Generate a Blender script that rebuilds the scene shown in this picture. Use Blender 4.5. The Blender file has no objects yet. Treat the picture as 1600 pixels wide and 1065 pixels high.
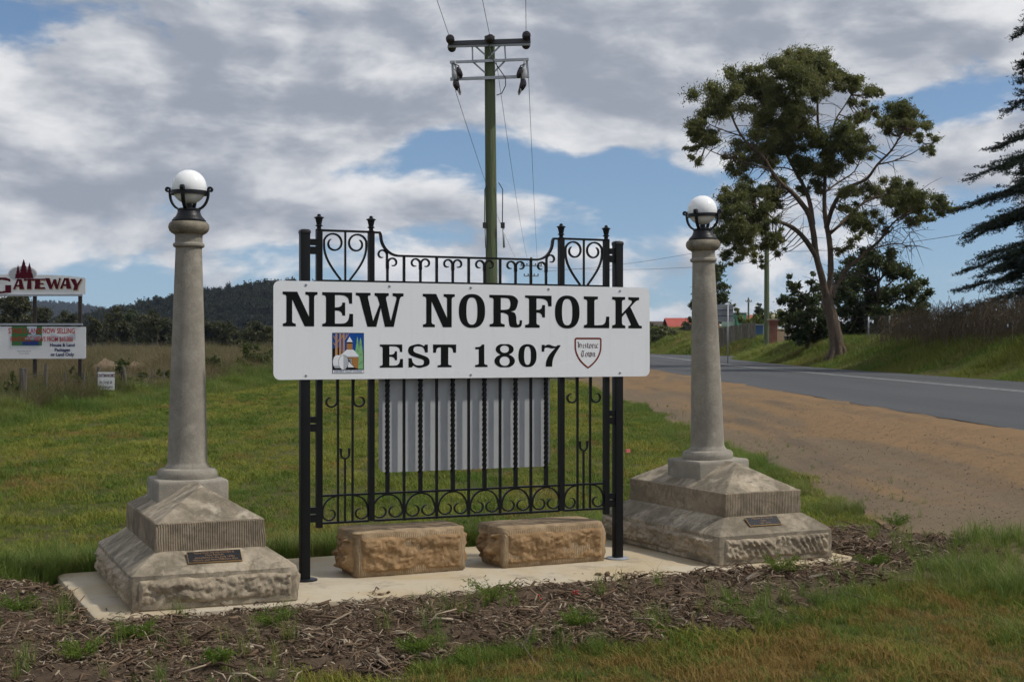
import bpy, bmesh, math, random
import numpy as np
from mathutils import Vector, Matrix, noise as mnoise
from mathutils.geometry import tessellate_polygon

random.seed(7)
rng = np.random.default_rng(7)
R = math.radians
S = bpy.context.scene
COL = S.collection

# ------------------------------------------------------------------ camera, sky, sun
FPX = 2200.0            # focal length in pixels of a 1600 px wide picture
EYE = 1.6
cd = bpy.data.cameras.new('camera')
cd.sensor_width = 36.0
cd.lens = 36.0 * FPX / 1600.0
cd.shift_y = 8.5 / 1600.0
cd.clip_start = 0.1
cd.clip_end = 20000
cam = bpy.data.objects.new('camera', cd)
cam.location = (0, 0, EYE)
cam.rotation_euler = (R(90), 0, 0)
COL.objects.link(cam)
S.camera = cam

SUN_AZ = (0.90, -0.12)          # horizontal direction towards the sun (x right, y away)
SUN_EL = R(50)
sd = bpy.data.lights.new('sun', 'SUN')
sd.energy = 2.9
sd.angle = R(3.5)
sd.color = (1.0, 0.95, 0.87)
sun = bpy.data.objects.new('sun', sd)
hv = Vector((SUN_AZ[0], SUN_AZ[1], 0)).normalized() * math.cos(SUN_EL)
to_sun = Vector((hv.x, hv.y, math.sin(SUN_EL)))
sun.rotation_euler = to_sun.to_track_quat('Z', 'Y').to_euler()
sun.location = (20, -10, 40)
COL.objects.link(sun)

S.view_settings.view_transform = 'Standard'
S.view_settings.look = 'None'
S.view_settings.exposure = 0.0
S.view_settings.gamma = 1.0
S.view_settings.use_curve_mapping = False
S.render.engine = 'CYCLES'
S.cycles.use_denoising = True
S.cycles.max_bounces = 4
S.cycles.diffuse_bounces = 3
S.cycles.glossy_bounces = 2
S.cycles.transmission_bounces = 2
S.cycles.use_adaptive_sampling = True
S.cycles.adaptive_threshold = 0.03
S.cycles.transparent_max_bounces = 8
S.cycles.volume_bounces = 0


class NT:
    """tiny helper for node trees"""
    def __init__(self, tree):
        self.t = tree
        self.n = tree.nodes
        self.l = tree.links

    def add(self, kind, ins=None, **props):
        nd = self.n.new(kind)
        for k, v in props.items():
            setattr(nd, k, v)
        if ins:
            for k, v in ins.items():
                self.set(nd.inputs[k], v)
        return nd

    def set(self, sock, v):
        if isinstance(v, bpy.types.NodeSocket):
            self.l.new(v, sock)
        else:
            if isinstance(v, (tuple, list)) and sock.type == 'RGBA' and len(v) == 3:
                v = (*v, 1.0)
            sock.default_value = v

    def math(self, op, a, b=0.0, clamp=False):
        nd = self.add('ShaderNodeMath', {0: a, 1: b}, operation=op, use_clamp=clamp)
        return nd.outputs[0]

    def vmath(self, op, a, b=(0, 0, 0)):
        nd = self.add('ShaderNodeVectorMath', {0: a, 1: b}, operation=op)
        return nd.outputs['Value'] if op in ('DISTANCE', 'LENGTH', 'DOT_PRODUCT') else nd.outputs[0]

    def noise(self, vec, scale, detail=4, rough=0.55, dist=0.0):
        nd = self.add('ShaderNodeTexNoise', {'Scale': scale, 'Detail': detail, 'Roughness': rough, 'Distortion': dist})
        if vec is not None:
            self.l.new(vec, nd.inputs['Vector'])
        return nd.outputs['Fac']

    def ramp(self, fac, lo, hi, a=0.0, b=1.0, smooth=True):
        nd = self.add('ShaderNodeMapRange', {'Value': fac, 'From Min': lo, 'From Max': hi, 'To Min': a, 'To Max': b})
        nd.interpolation_type = 'SMOOTHSTEP' if smooth else 'LINEAR'
        nd.clamp = True
        return nd.outputs[0]

    def mix(self, fac, a, b, blend='MIX'):
        nd = self.n.new('ShaderNodeMix')
        nd.data_type = 'RGBA'
        nd.blend_type = blend
        nd.clamp_factor = True
        self.set(nd.inputs[0], fac)
        self.set(nd.inputs[6], a)
        self.set(nd.inputs[7], b)
        return nd.outputs[2]


def pdir(px, py):
    return Vector((px - 800, FPX, 541 - py)).normalized()


def make_world():
    w = bpy.data.worlds.new('World')
    S.world = w
    w.use_nodes = True
    w.node_tree.nodes.clear()
    t = NT(w.node_tree)
    out = t.add('ShaderNodeOutputWorld')
    sky = t.add('ShaderNodeTexSky')
    sky.sky_type = 'NISHITA'
    sky.sun_disc = False
    sky.sun_elevation = SUN_EL
    sky.sun_rotation = math.atan2(to_sun.x, to_sun.y)
    sky.air_density = 1.0
    sky.dust_density = 0.3
    sky.ozone_density = 2.0
    tc = t.add('ShaderNodeTexCoord').outputs['Generated']
    d = t.vmath('NORMALIZE', tc)
    ST = (1.0, 1.0, 2.3)
    ds = t.vmath('MULTIPLY', d, ST)
    warp = t.add('ShaderNodeTexNoise', {'Scale': 7.0, 'Detail': 2.0})
    t.l.new(ds, warp.inputs['Vector'])
    wv = t.vmath('MULTIPLY', t.vmath('SUBTRACT', warp.outputs['Color'], (0.5, 0.5, 0.5)), (0.05, 0.05, 0.05))
    dw = t.vmath('ADD', ds, wv)
    # openings and banks of the cloud field in view: (px, py, radius, amount)
    bias = None
    for px, py, rad, amp in [(960, 285, .050, -.15), (880, 265, .045, -.14), (700, 230, .032, -.13), (1040, 300, .03, -.09),
                             (1490, 165, .032, -.14), (1420, 175, .03, -.12), (140, 432, .045, -.13), (250, 425, .03, -.10),
                             (390, 405, .03, -.10), (1180, 440, .04, -.09), (330, 12, .022, -.12), (1160, 270, .03, -.11), (1540, 350, .03, -.10),
                             (860, 370, .03, -.12), (540, 275, .02, -.06), (1500, 470, .03, -.10), (1020, 120, .012, -.05),
                             (250, 170, .13, .15), (560, 120, .11, .15), (950, 110, .085, .17), (1250, 60, .09, .14),
                             (660, 330, .035, .12), (420, 320, .06, .10), (90, 320, .06, .12), (900, 205, .03, .10), (1380, 280, .03, .06)]:
        c = pdir(px, py)
        cs = (c.x * ST[0], c.y * ST[1], c.z * ST[2])
        g = t.ramp(t.vmath('DISTANCE', dw, cs), 0.0, rad * 1.7, amp, 0.0)
        bias = g if bias is None else t.math('ADD', bias, g)

    def density(v, det):
        big = t.noise(t.vmath('ADD', v, (3.1, 1.7, 0.4)), 3.2, 2, 0.5)
        med = t.noise(t.vmath('ADD', v, (0.3, 5.2, 2.6)), 11.5, det, 0.55)
        return t.math('ADD', t.math('MULTIPLY', big, 0.45), t.math('MULTIPLY', med, 0.70))
    raw = density(dw, 9)
    zz_ = t.add('ShaderNodeSeparateXYZ', {0: d}).outputs[2]
    low = t.ramp(zz_, 0.0, 0.10, -0.02, 0.0)      # the field breaks up towards the horizon
    dens = t.math('ADD', t.math('ADD', raw, bias), low)
    alpha = t.ramp(dens, 0.470, 0.585)
    # tops catch the light, bases are grey: compare with the density a little way towards the sun
    up = density(t.vmath('ADD', dw, (0.018, 0.0, 0.030)), 6)
    relief = t.math('SUBTRACT', raw, up)
    soft = t.noise(t.vmath('ADD', dw, (7.7, 0.2, 1.3)), 5.0, 5, 0.5)
    thick = t.ramp(dens, 0.52, 0.82, 0.16, -0.15)
    lum = t.math('ADD', t.math('ADD', t.math('MULTIPLY', relief, 3.0), thick), t.math('ADD', t.math('MULTIPLY', t.math('SUBTRACT', soft, 0.5), 1.1), 0.50))
    lum = t.ramp(lum, 0.10, 1.06)
    ccol = t.mix(lum, (0.325, 0.36, 0.43), (0.83, 0.835, 0.85))
    hv_ = t.vmath('NORMALIZE', t.vmath('ADD', d, (0.0, 0.0, 0.075)))
    t.l.new(hv_, sky.inputs['Vector'])
    # the field thins to pale haze right at the horizon
    blue = t.mix(1.0, sky.outputs[0], (0.97, 1.02, 1.06), 'MULTIPLY')
    b1 = t.add('ShaderNodeBackground', {'Color': blue, 'Strength': 0.10})
    b2 = t.add('ShaderNodeBackground', {'Color': ccol, 'Strength': 1.0})
    mx = t.add('ShaderNodeMixShader')
    t.l.new(alpha, mx.inputs[0])
    t.l.new(b1.outputs[0], mx.inputs[1])
    t.l.new(b2.outputs[0], mx.inputs[2])
    t.l.new(mx.outputs[0], out.inputs[0])
    w.cycles.sampling_method = 'MANUAL'
    w.cycles.sample_map_resolution = 512


make_world()

# ------------------------------------------------------------------ mesh helpers


def nz(x, y, z=0.0):
    return mnoise.noise(Vector((x, y, z)))


def fbm(x, y, z=0.0, oct=4):
    return mnoise.fractal(Vector((x, y, z)), 0.9, 2.0, oct)


class MB:
    """collects faces and builds ONE mesh object"""
    def __init__(self):
        self.v = []
        self.f = []

    def quadbox(self, c, ux, uy, uz):
        c, ux, uy, uz = map(Vector, (c, ux, uy, uz))
        b = len(self.v)
        for sz in (-1, 1):
            for sx, sy in ((-1, -1), (1, -1), (1, 1), (-1, 1)):
                self.v.append(tuple(c + ux * sx + uy * sy + uz * sz))
        self.f += [(b + 3, b + 2, b + 1, b), (b + 4, b + 5, b + 6, b + 7), (b, b + 1, b + 5, b + 4),
                   (b + 1, b + 2, b + 6, b + 5), (b + 2, b + 3, b + 7, b + 6), (b + 3, b, b + 4, b + 7)]
        return self

    def box(self, c, size, rz=0.0):
        cx, sx = math.cos(rz), math.sin(rz)
        return self.quadbox(c, (cx * size[0] / 2, sx * size[0] / 2, 0), (-sx * size[1] / 2, cx * size[1] / 2, 0), (0, 0, size[2] / 2))

    def bar(self, p, q, w, d, up=(0, 1, 0)):
        p, q = Vector(p), Vector(q)
        a = (q - p)
        t = a.normalized()
        s = t.cross(Vector(up))
        if s.length < 1e-5:
            s = t.cross(Vector((1, 0, 0)))
        s.normalize()
        u = s.cross(t).normalized()
        return self.quadbox((p + q) / 2, s * w / 2, u * d / 2, a / 2)

    def ring_loft(self, rings, cap=True, closed=True):
        n = len(rings[0])
        b = len(self.v)
        for r in rings:
            self.v += [tuple(p) for p in r]
        m = n if closed else n - 1
        for i in range(len(rings) - 1):
            for j in range(m):
                a0 = b + i * n + j
                a1 = b + i * n + (j + 1) % n
                self.f.append((a0, a1, a1 + n, a0 + n))
        if cap:
            self.f.append(tuple(b + j for j in reversed(range(n))))
            e = b + (len(rings) - 1) * n
            self.f.append(tuple(e + j for j in range(n)))
        return self

    def tube(self, path, rad, n=8, cap=True):
        path = [Vector(p) for p in path]
        if not isinstance(rad, (list, tuple)):
            rad = [rad] * len(path)
        rings = []
        ref = None
        for i, p in enumerate(path):
            t = (path[min(i + 1, len(path) - 1)] - path[max(i - 1, 0)])
            if t.length < 1e-9:
                t = Vector((0, 0, 1))
            t.normalize()
            if ref is None:
                ref = t.orthogonal().normalized()
            u = (ref - t * ref.dot(t))
            if u.length < 1e-6:
                u = t.orthogonal()
            u.normalize()
            ref = u
            w = t.cross(u)
            rings.append([p + (u * math.cos(k * 2 * math.pi / n) + w * math.sin(k * 2 * math.pi / n)) * rad[i] for k in range(n)])
        return self.ring_loft(rings, cap)

    def ribbon(self, path, w, d, nrm=(0, 1, 0)):
        """flat strap with rectangular section: w in the plane, d along nrm"""
        path = [Vector(p) for p in path]
        nv = Vector(nrm).normalized()
        if not isinstance(w, (list, tuple)):
            w = [w] * len(path)
        rings = []
        for i, p in enumerate(path):
            t = (path[min(i + 1, len(path) - 1)] - path[max(i - 1, 0)]).normalized()
            s = t.cross(nv).normalized()
            rings.append([p + s * w[i] / 2 - nv * d / 2, p + s * w[i] / 2 + nv * d / 2, p - s * w[i] / 2 + nv * d / 2, p - s * w[i] / 2 - nv * d / 2])
        return self.ring_loft(rings)

    def lathe(self, prof, n=32, c=(0, 0, 0)):
        rings = [[(c[0] + r * math.cos(2 * math.pi * k / n), c[1] + r * math.sin(2 * math.pi * k / n), c[2] + z) for k in range(n)] for r, z in prof]
        return self.ring_loft(rings)

    def sphere(self, c, r, n=24, m=14, sz=1.0):
        prof = [(max(1e-4, r * math.sin(math.pi * i / m)), -r * sz * math.cos(math.pi * i / m)) for i in range(m + 1)]
        return self.lathe(prof, n, c)

    def poly(self, pts, holes=(), y=0.0, thick=0.0):
        """2D polygon(s) in local xz plane at depth y, facing -y"""
        loops = [[Vector((p[0], p[1], 0)) for p in pts]] + [[Vector((p[0], p[1], 0)) for p in h] for h in holes]
        flat = [p for lp in loops for p in lp]
        b = len(self.v)
        self.v += [(p.x, y, p.y) for p in flat]
        for tri in tessellate_polygon(loops):
            a, c_, d = tri
            va, vb, vc = flat[a], flat[c_], flat[d]
            area = (vb.x - va.x) * (vc.y - va.y) - (vc.x - va.x) * (vb.y - va.y)
            self.f.append((b + a, b + c_, b + d) if area > 0 else (b + a, b + d, b + c_))
        if thick:
            k = len(flat)
            self.v += [(p.x, y + thick, p.y) for p in flat]
            o = b
            for lp in loops:
                m = len(lp)
                for i in range(m):
                    j = (i + 1) % m
                    self.f.append((o + i, o + j, o + j + k, o + i + k))
                o += m
            for fc in [f for f in self.f if len(f) == 3 and min(f) >= b and max(f) < b + k]:
                self.f.append(tuple(x + k for x in reversed(fc)))
        return self

    def build(self, name, mat, parent=None, smooth=False, loc=None, rz=0.0, recalc=True):
        me = bpy.data.meshes.new(name)
        me.from_pydata([tuple(p) for p in self.v], [], self.f)
        if recalc:
            bm = bmesh.new()
            bm.from_mesh(me)
            bmesh.ops.recalc_face_normals(bm, faces=bm.faces)
            bm.to_mesh(me)
            bm.free()
        return link(name, me, mat, parent, smooth, loc, rz)


def link(name, me, mat, parent=None, smooth=False, loc=None, rz=0.0):
    if mat is not None and not me.materials:
        me.materials.append(mat)
    if smooth is True:
        me.polygons.foreach_set('use_smooth', np.ones(len(me.polygons), dtype=bool))
    elif smooth:
        me.polygons.foreach_set('use_smooth', np.ones(len(me.polygons), dtype=bool))
        me.set_sharp_from_angle(angle=R(smooth))
    o = bpy.data.objects.new(name, me)
    COL.objects.link(o)
    if parent is not None:
        o.parent = parent
    if loc is not None:
        o.location = loc
    if rz:
        o.rotation_euler = (0, 0, rz)
    return o


def np_mesh(name, v, f, mat, parent=None, smooth=False):
    """v (N,3) float array, f (M,k) int array"""
    me = bpy.data.meshes.new(name)
    v = np.asarray(v, dtype=np.float32)
    f = np.asarray(f, dtype=np.int32)
    me.vertices.add(len(v))
    me.vertices.foreach_set('co', v.ravel())
    k = f.shape[1]
    me.loops.add(f.size)
    me.loops.foreach_set('vertex_index', f.ravel())
    me.polygons.add(len(f))
    me.polygons.foreach_set('loop_start', np.arange(0, f.size, k, dtype=np.int32))
    me.update(calc_edges=True)
    return link(name, me, mat, parent, smooth)


def tag(o, label=None, cat=None, group=None, kind=None):
    if label:
        o['label'] = label
    if cat:
        o['category'] = cat
    if group:
        o['group'] = group
    if kind:
        o['kind'] = kind
    return o


def empty(name, loc=(0, 0, 0), rz=0.0, label=None, cat=None, group=None):
    o = bpy.data.objects.new(name, None)
    COL.objects.link(o)
    o.location = loc
    o.rotation_euler = (0, 0, rz)
    o.empty_display_size = 0.1
    return tag(o, label, cat, group)


def copy_child(src, parent, loc=None):
    c = src.copy()
    COL.objects.link(c)
    c.parent = parent
    if loc is not None:
        c.location = loc
    return c


# ------------------------------------------------------------------ materials
MATS = {}


def new_mat(name):
    m = bpy.data.materials.new(name)
    m.use_nodes = True
    m.node_tree.nodes.clear()
    t = NT(m.node_tree)
    out = t.add('ShaderNodeOutputMaterial')
    return m, t, out


def principled(t, out, col, rough=0.8, spec=0.3, metal=0.0, bump=None, bstr=0.3, bdist=0.01):
    ins = {'Base Color': col, 'Roughness': rough, 'Metallic': metal, 'Specular IOR Level': spec}
    p = t.add('ShaderNodeBsdfPrincipled', ins)
    if bump is not None:
        b = t.add('ShaderNodeBump', {'Height': bump, 'Strength': bstr, 'Distance': bdist})
        t.l.new(b.outputs[0], p.inputs['Normal'])
    t.l.new(p.outputs[0], out.inputs[0])
    return p


def pos(t):
    return t.add('ShaderNodeNewGeometry').outputs['Position']


def objco(t):
    return t.add('ShaderNodeTexCoord').outputs['Object']


def flat(name, col, rough=0.6, spec=0.3, metal=0.0, var=0.08, scale=8.0, bump=0.0):
    """plain paint, plastic or metal with a little wear"""
    if name in MATS:
        return MATS[name]
    m, t, out = new_mat(name)
    c = objco(t)
    n = t.noise(c, scale, 5, 0.6)
    n2 = t.noise(c, scale * 9, 3, 0.6)
    k = t.ramp(n, 0.3, 0.7, 1 - var, 1 + var, False)
    cc = t.vmath('MULTIPLY', t.add('ShaderNodeCombineXYZ', {0: k, 1: k, 2: k}).outputs[0], tuple(col))
    r = t.ramp(n2, 0.3, 0.7, max(0, rough - 0.08), min(1, rough + 0.08), False)
    principled(t, out, cc, r, spec, metal, n2 if bump else None, bump, 0.004)
    MATS[name] = m
    return m


def stone_mat(name, base, dark, light, lichen=0.5, tool=0.0, rough_bump=0.5, speck=0.0, stain_scale=2.2):
    m, t, out = new_mat(name)
    c = objco(t)
    rnd = t.add('ShaderNodeObjectInfo').outputs['Random']
    cv = t.vmath('ADD', c, t.add('ShaderNodeCombineXYZ', {0: t.math('MULTIPLY', rnd, 13.0)}).outputs[0])
    n1 = t.noise(cv, stain_scale, 6, 0.62, 0.6)
    n2 = t.noise(cv, 14, 6, 0.65)
    n3 = t.noise(cv, 90, 4, 0.7)
    col = t.mix(t.ramp(n2, 0.3, 0.7), dark, light)
    col = t.mix(0.5, col, base)
    col = t.mix(t.ramp(n1, 0.42, 0.60, 0.0, lichen), col, tuple(x * 0.42 * (1.0, 1.06, 1.16)[i_] for i_, x in enumerate(dark)))
    n4 = t.noise(t.vmath('ADD', cv, (2, 1, 7)), 8.0, 7, 0.72, 0.8)
    col = t.mix(t.ramp(n4, 0.46, 0.60, 0.0, lichen * 0.8), col, tuple(x * 0.30 for x in dark))
    col = t.mix(t.ramp(t.noise(t.vmath('ADD', cv, (4, 9, 2)), 5, 6, 0.7), 0.56, 0.7, 0, 0.55), col, tuple(min(0.7, x * 1.25) for x in light))
    col = t.mix(t.ramp(n3, 0.35, 0.65, 0.0, 0.35), col, tuple(x * 0.6 for x in base))
    bump = t.math('ADD', t.math('MULTIPLY', n2, 0.7), t.math('MULTIPLY', n3, rough_bump))
    if speck:
        vor = t.add('ShaderNodeTexVoronoi', {'Scale': 130.0})
        t.l.new(cv, vor.inputs['Vector'])
        sp = t.ramp(vor.outputs['Distance'], 0.10, 0.30, 1, 0)
        rc = t.add('ShaderNodeSeparateColor', {0: vor.outputs['Color']})
        sel = t.ramp(rc.outputs[0], 0.55, 0.6, 0, speck)
        col = t.mix(t.math('MULTIPLY', sp, sel), col, tuple(x * 0.30 for x in base))
        sel2 = t.ramp(rc.outputs[1], 0.6, 0.65, 0, speck * 0.7)
        col = t.mix(t.math('MULTIPLY', sp, sel2), col, tuple(min(0.8, x * 1.6) for x in base))
        pit = t.add('ShaderNodeTexVoronoi', {'Scale': 34.0})
        t.l.new(cv, pit.inputs['Vector'])
        pc = t.add('ShaderNodeSeparateColor', {0: pit.outputs['Color']})
        pm = t.math('MULTIPLY', t.ramp(pit.outputs['Distance'], 0.05, 0.13, 1, 0), t.ramp(pc.outputs[2], 0.58, 0.64))
        col = t.mix(t.math('MULTIPLY', pm, 0.75), col, (0.03, 0.026, 0.02))
        bump = t.math('SUBTRACT', bump, pm)
    if tool:
        w = t.add('ShaderNodeTexWave', {'Scale': 44.0, 'Distortion': 2.0, 'Detail': 2.0, 'Detail Scale': 1.0})
        w.wave_type = 'BANDS'
        w.bands_direction = 'DIAGONAL'
        dv = t.vmath('MULTIPLY', c, (1.0, 1.0, 0.02))
        t.l.new(dv, w.inputs['Vector'])
        bump = t.math('ADD', bump, t.math('MULTIPLY', w.outputs['Fac'], tool))
        col = t.mix(t.math('MULTIPLY', w.outputs['Fac'], 0.22), tuple(x * 0.5 for x in base), col) if False else col
    principled(t, out, col, 0.92, 0.15, 0, bump, 0.7, 0.008)
    MATS[name] = m
    return m


def print_mat(name, col, rough=0.45):
    if name in MATS:
        return MATS[name]
    m, t, out = new_mat(name)
    n = t.noise(objco(t), 30, 3, 0.6)
    k = t.ramp(n, 0.3, 0.7, 0.94, 1.04, False)
    cc = t.vmath('MULTIPLY', t.add('ShaderNodeCombineXYZ', {0: k, 1: k, 2: k}).outputs[0], tuple(col))
    principled(t, out, cc, rough, 0.12)
    MATS[name] = m
    return m


def leaf_mat(name, a, b, dry=None, pscale=0.4, trans=0.3, dryamt=0.5, rough=0.55, fine=0.35):
    """foliage: two greens by patch and per leaf clump, optional dry patches"""
    m, t, out = new_mat(name)
    p = pos(t)
    rnd = t.add('ShaderNodeObjectInfo').outputs['Random']
    n = t.noise(p, pscale, 4, 0.6)
    nf = t.noise(p, pscale * 14, 2, 0.6)
    fac = t.math('ADD', t.ramp(n, 0.36, 0.64), t.math('MULTIPLY', t.math('SUBTRACT', nf, 0.5), 1.5))
    fac = t.math('ADD', fac, t.math('MULTIPLY', t.math('SUBTRACT', rnd, 0.5), fine), clamp=True)
    col = t.mix(fac, a, b)
    if dry:
        nd = t.noise(t.vmath('ADD', p, (31, 7, 3)), pscale * 0.9, 5, 0.65)
        nd2 = t.math('ADD', nd, t.math('MULTIPLY', t.math('SUBTRACT', rnd, 0.5), 0.14))
        col = t.mix(t.ramp(nd2, 0.48, 0.66, 0, dryamt), col, dry)
    df = t.add('ShaderNodeBsdfPrincipled', {'Base Color': col, 'Roughness': rough, 'Specular IOR Level': 0.25})
    tr = t.add('ShaderNodeBsdfTranslucent', {'Color': t.mix(0.5, col, (0.16, 0.2, 0.03))})
    mx = t.add('ShaderNodeMixShader', {0: trans})
    t.l.new(df.outputs[0], mx.inputs[1])
    t.l.new(tr.outputs[0], mx.inputs[2])
    t.l.new(mx.outputs[0], out.inputs[0])
    MATS[name] = m
    return m


def bark_mat(name, a, b, c, zs=0.25):
    m, t, out = new_mat(name)
    o = objco(t)
    st = t.vmath('MULTIPLY', o, (1, 1, zs))
    n1 = t.noise(st, 5, 6, 0.65, 0.4)
    n2 = t.noise(st, 22, 5, 0.7)
    col = t.mix(t.ramp(n1, 0.35, 0.65), a, b)
    col = t.mix(t.ramp(n2, 0.5, 0.7, 0, 0.7), col, c)
    principled(t, out, col, 0.9, 0.1, 0, t.math('ADD', n1, n2), 1.0, 0.10)
    MATS[name] = m
    return m


def ground_mat():
    m, t, out = new_mat('turf_soil')
    p = pos(t)
    n1 = t.noise(p, 0.35, 6, 0.6)
    n2 = t.noise(p, 6, 6, 0.65)
    n3 = t.noise(p, 60, 4, 0.7)
    col = t.mix(t.ramp(n1, 0.38, 0.62), (0.070, 0.085, 0.022), (0.115, 0.100, 0.038))
    col = t.mix(t.ramp(n2, 0.45, 0.7), col, (0.090, 0.068, 0.036))
    col = t.mix(t.ramp(n3, 0.4, 0.7, 0, 0.5), col, (0.045, 0.042, 0.020))
    principled(t, out, col, 0.95, 0.1, 0, t.math('ADD', n2, n3), 0.8, 0.03)
    return m


def dirt_mat():
    m, t, out = new_mat('gravelly_dirt')
    p = pos(t)
    ps = t.vmath('MULTIPLY', p, (1.0, 0.22, 1.0))
    ps = t.vmath('MULTIPLY', p, (1.0, 0.10, 1.0))
    n1 = t.noise(ps, 1.1, 7, 0.66, 0.4)
    n2 = t.noise(p, 5, 6, 0.65)
    n3 = t.noise(p, 45, 3, 0.7)
    sxx = t.add('ShaderNodeSeparateXYZ', {0: p})
    side = t.ramp(sxx.outputs[0], 3.6, 5.8, -0.06, 0.09)
    col = t.mix(t.ramp(t.math('ADD', n1, side), 0.38, 0.60), (0.175, 0.130, 0.084), (0.240, 0.152, 0.078))
    col = t.mix(t.ramp(t.noise(t.vmath('ADD', ps, (5, 3, 0)), 1.1, 5, 0.6), 0.52, 0.68, 0, 0.75), col, (0.118, 0.095, 0.070))
    col = t.mix(t.ramp(n2, 0.42, 0.72, 0, 0.4), col, (0.12, 0.085, 0.05))
    vor = t.add('ShaderNodeTexVoronoi', {'Scale': 38.0})
    t.l.new(p, vor.inputs['Vector'])
    vc = t.add('ShaderNodeSeparateColor', {0: vor.outputs['Color']})
    peb = t.math('MULTIPLY', t.ramp(vor.outputs['Distance'], 0.15, 0.4, 1, 0), t.ramp(vc.outputs[0], 0.6, 0.65, 0, 0.7))
    col = t.mix(peb, col, t.mix(vc.outputs[1], (0.09, 0.082, 0.075), (0.25, 0.21, 0.165)))
    hgt = t.math('ADD', t.math('ADD', n2, t.math('MULTIPLY', n3, 0.5)), t.math('MULTIPLY', peb, 0.8))
    principled(t, out, col, 0.95, 0.12, 0, hgt, 0.7, 0.02)
    return m


def asphalt_mat():
    m, t, out = new_mat('asphalt')
    p = pos(t)
    ps = t.vmath('MULTIPLY', p, (1.0, 0.06, 1.0))
    n1 = t.noise(ps, 0.9, 4, 0.55)
    n2 = t.noise(p, 3, 5, 0.6)
    n3 = t.noise(p, 120, 3, 0.7)
    col = t.mix(t.ramp(n1, 0.35, 0.65), (0.052, 0.055, 0.059), (0.070, 0.073, 0.077))
    col = t.mix(t.ramp(n2, 0.45, 0.7, 0, 0.35), col, (0.052, 0.055, 0.058))
    col = t.mix(t.ramp(n3, 0.35, 0.7, 0, 0.5), col, (0.12, 0.12, 0.12))
    principled(t, out, col, 0.85, 0.25, 0, n3, 0.4, 0.01)
    return m


def slab_mat():
    m, t, out = new_mat('trowelled_concrete')
    p = pos(t)
    n1 = t.noise(p, 1.3, 5, 0.6, 0.5)
    n2 = t.noise(p, 9, 5, 0.65)
    n3 = t.noise(p, 140, 3, 0.7)
    col = t.mix(t.ramp(n1, 0.35, 0.62), (0.43, 0.34, 0.21), (0.47, 0.41, 0.31))
    col = t.mix(t.ramp(n2, 0.5, 0.75, 0, 0.5), col, (0.36, 0.30, 0.21))
    col = t.mix(t.ramp(n3, 0.4, 0.7, 0, 0.25), col, (0.30, 0.26, 0.2))
    nd = t.noise(t.vmath('ADD', p, (9, 4, 0)), 2.5, 6, 0.7)
    col = t.mix(t.ramp(nd, 0.54, 0.68, 0, 0.55), col, (0.22, 0.185, 0.14))
    principled(t, out, col, 0.85, 0.25, 0, t.math('ADD', n2, n3), 0.25, 0.01)
    return m


def chip_mat():
    m, t, out = new_mat('bark_chips')
    rnd = t.add('ShaderNodeObjectInfo').outputs['Random']
    n = t.noise(pos(t), 1.6, 4, 0.6)
    cr = t.add('ShaderNodeValToRGB', {0: t.math('ADD', rnd, t.math('MULTIPLY', t.math('SUBTRACT', n, 0.5), 0.35))})
    e = cr.color_ramp.elements
    e[0].position = 0.0
    e[0].color = (0.055, 0.038, 0.027, 1)
    e[1].position = 1.0
    e[1].color = (0.42, 0.345, 0.25, 1)
    for q, c in ((0.35, (0.118, 0.077, 0.049)), (0.62, (0.185, 0.128, 0.085)), (0.86, (0.175, 0.135, 0.10)), (0.93, (0.32, 0.255, 0.18))):
        k = e.new(q)
        k.color = (*c, 1)
    principled(t, out, cr.outputs[0], 0.9, 0.1)
    return m


M_ground = ground_mat()
M_dirt = dirt_mat()
M_asph = asphalt_mat()
M_slab = slab_mat()
M_chip = chip_mat()
M_black = flat('black_enamel', (0.0055, 0.0058, 0.0065), 0.45, 0.22, 0, 0.25, 12, 0.15)
M_blackworn = flat('black_cast_metal', (0.008, 0.0085, 0.011), 0.42, 0.3, 0, 0.3, 14, 0.25)
def sign_mat():
    m, t, out = new_mat('white_sign_enamel')
    c = objco(t)
    st = t.noise(t.vmath('MULTIPLY', c, (9.0, 1.0, 0.5)), 3.0, 5, 0.6)
    sp = t.noise(c, 26.0, 5, 0.7)
    big = t.noise(c, 1.4, 3, 0.5)
    col = t.mix(t.ramp(st, 0.50, 0.75, 0, 0.16), (0.755, 0.77, 0.79), (0.55, 0.55, 0.53))
    col = t.mix(t.ramp(sp, 0.62, 0.76, 0, 0.22), col, (0.50, 0.49, 0.46))
    principled(t, out, col, t.ramp(big, 0.3, 0.7, 0.24, 0.38), 0.45, 0, big, 0.25, 0.02)
    return m


M_white = sign_mat()
M_ink = print_mat('black_print', (0.006, 0.0065, 0.0065), 0.45)
M_column = stone_mat('speckled_concrete', (0.33, 0.30, 0.25), (0.27, 0.24, 0.195), (0.37, 0.34, 0.285), 0.22, 0, 0.5, 0.8, 1.6)
M_cap = stone_mat('weathered_concrete', (0.30, 0.265, 0.20), (0.20, 0.175, 0.13), (0.34, 0.30, 0.235), 0.45, 0, 0.8, 0.9, 4.0)
M_stone = stone_mat('weathered_sandstone', (0.40, 0.335, 0.245), (0.30, 0.245, 0.17), (0.52, 0.455, 0.355), 0.72, 0, 0.4)
M_stonetool = stone_mat('tooled_sandstone', (0.33, 0.265, 0.185), (0.245, 0.195, 0.135), (0.43, 0.36, 0.27), 0.5, 0.9, 0.5)
M_rock = stone_mat('rock_faced_sandstone', (0.40, 0.33, 0.235), (0.29, 0.23, 0.16), (0.52, 0.44, 0.33), 0.5, 0, 0.6)
M_brown = stone_mat('brown_sandstone', (0.36, 0.230, 0.115), (0.26, 0.155, 0.074), (0.45, 0.315, 0.18), 0.38, 0, 0.5, 0, 3.0)
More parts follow.
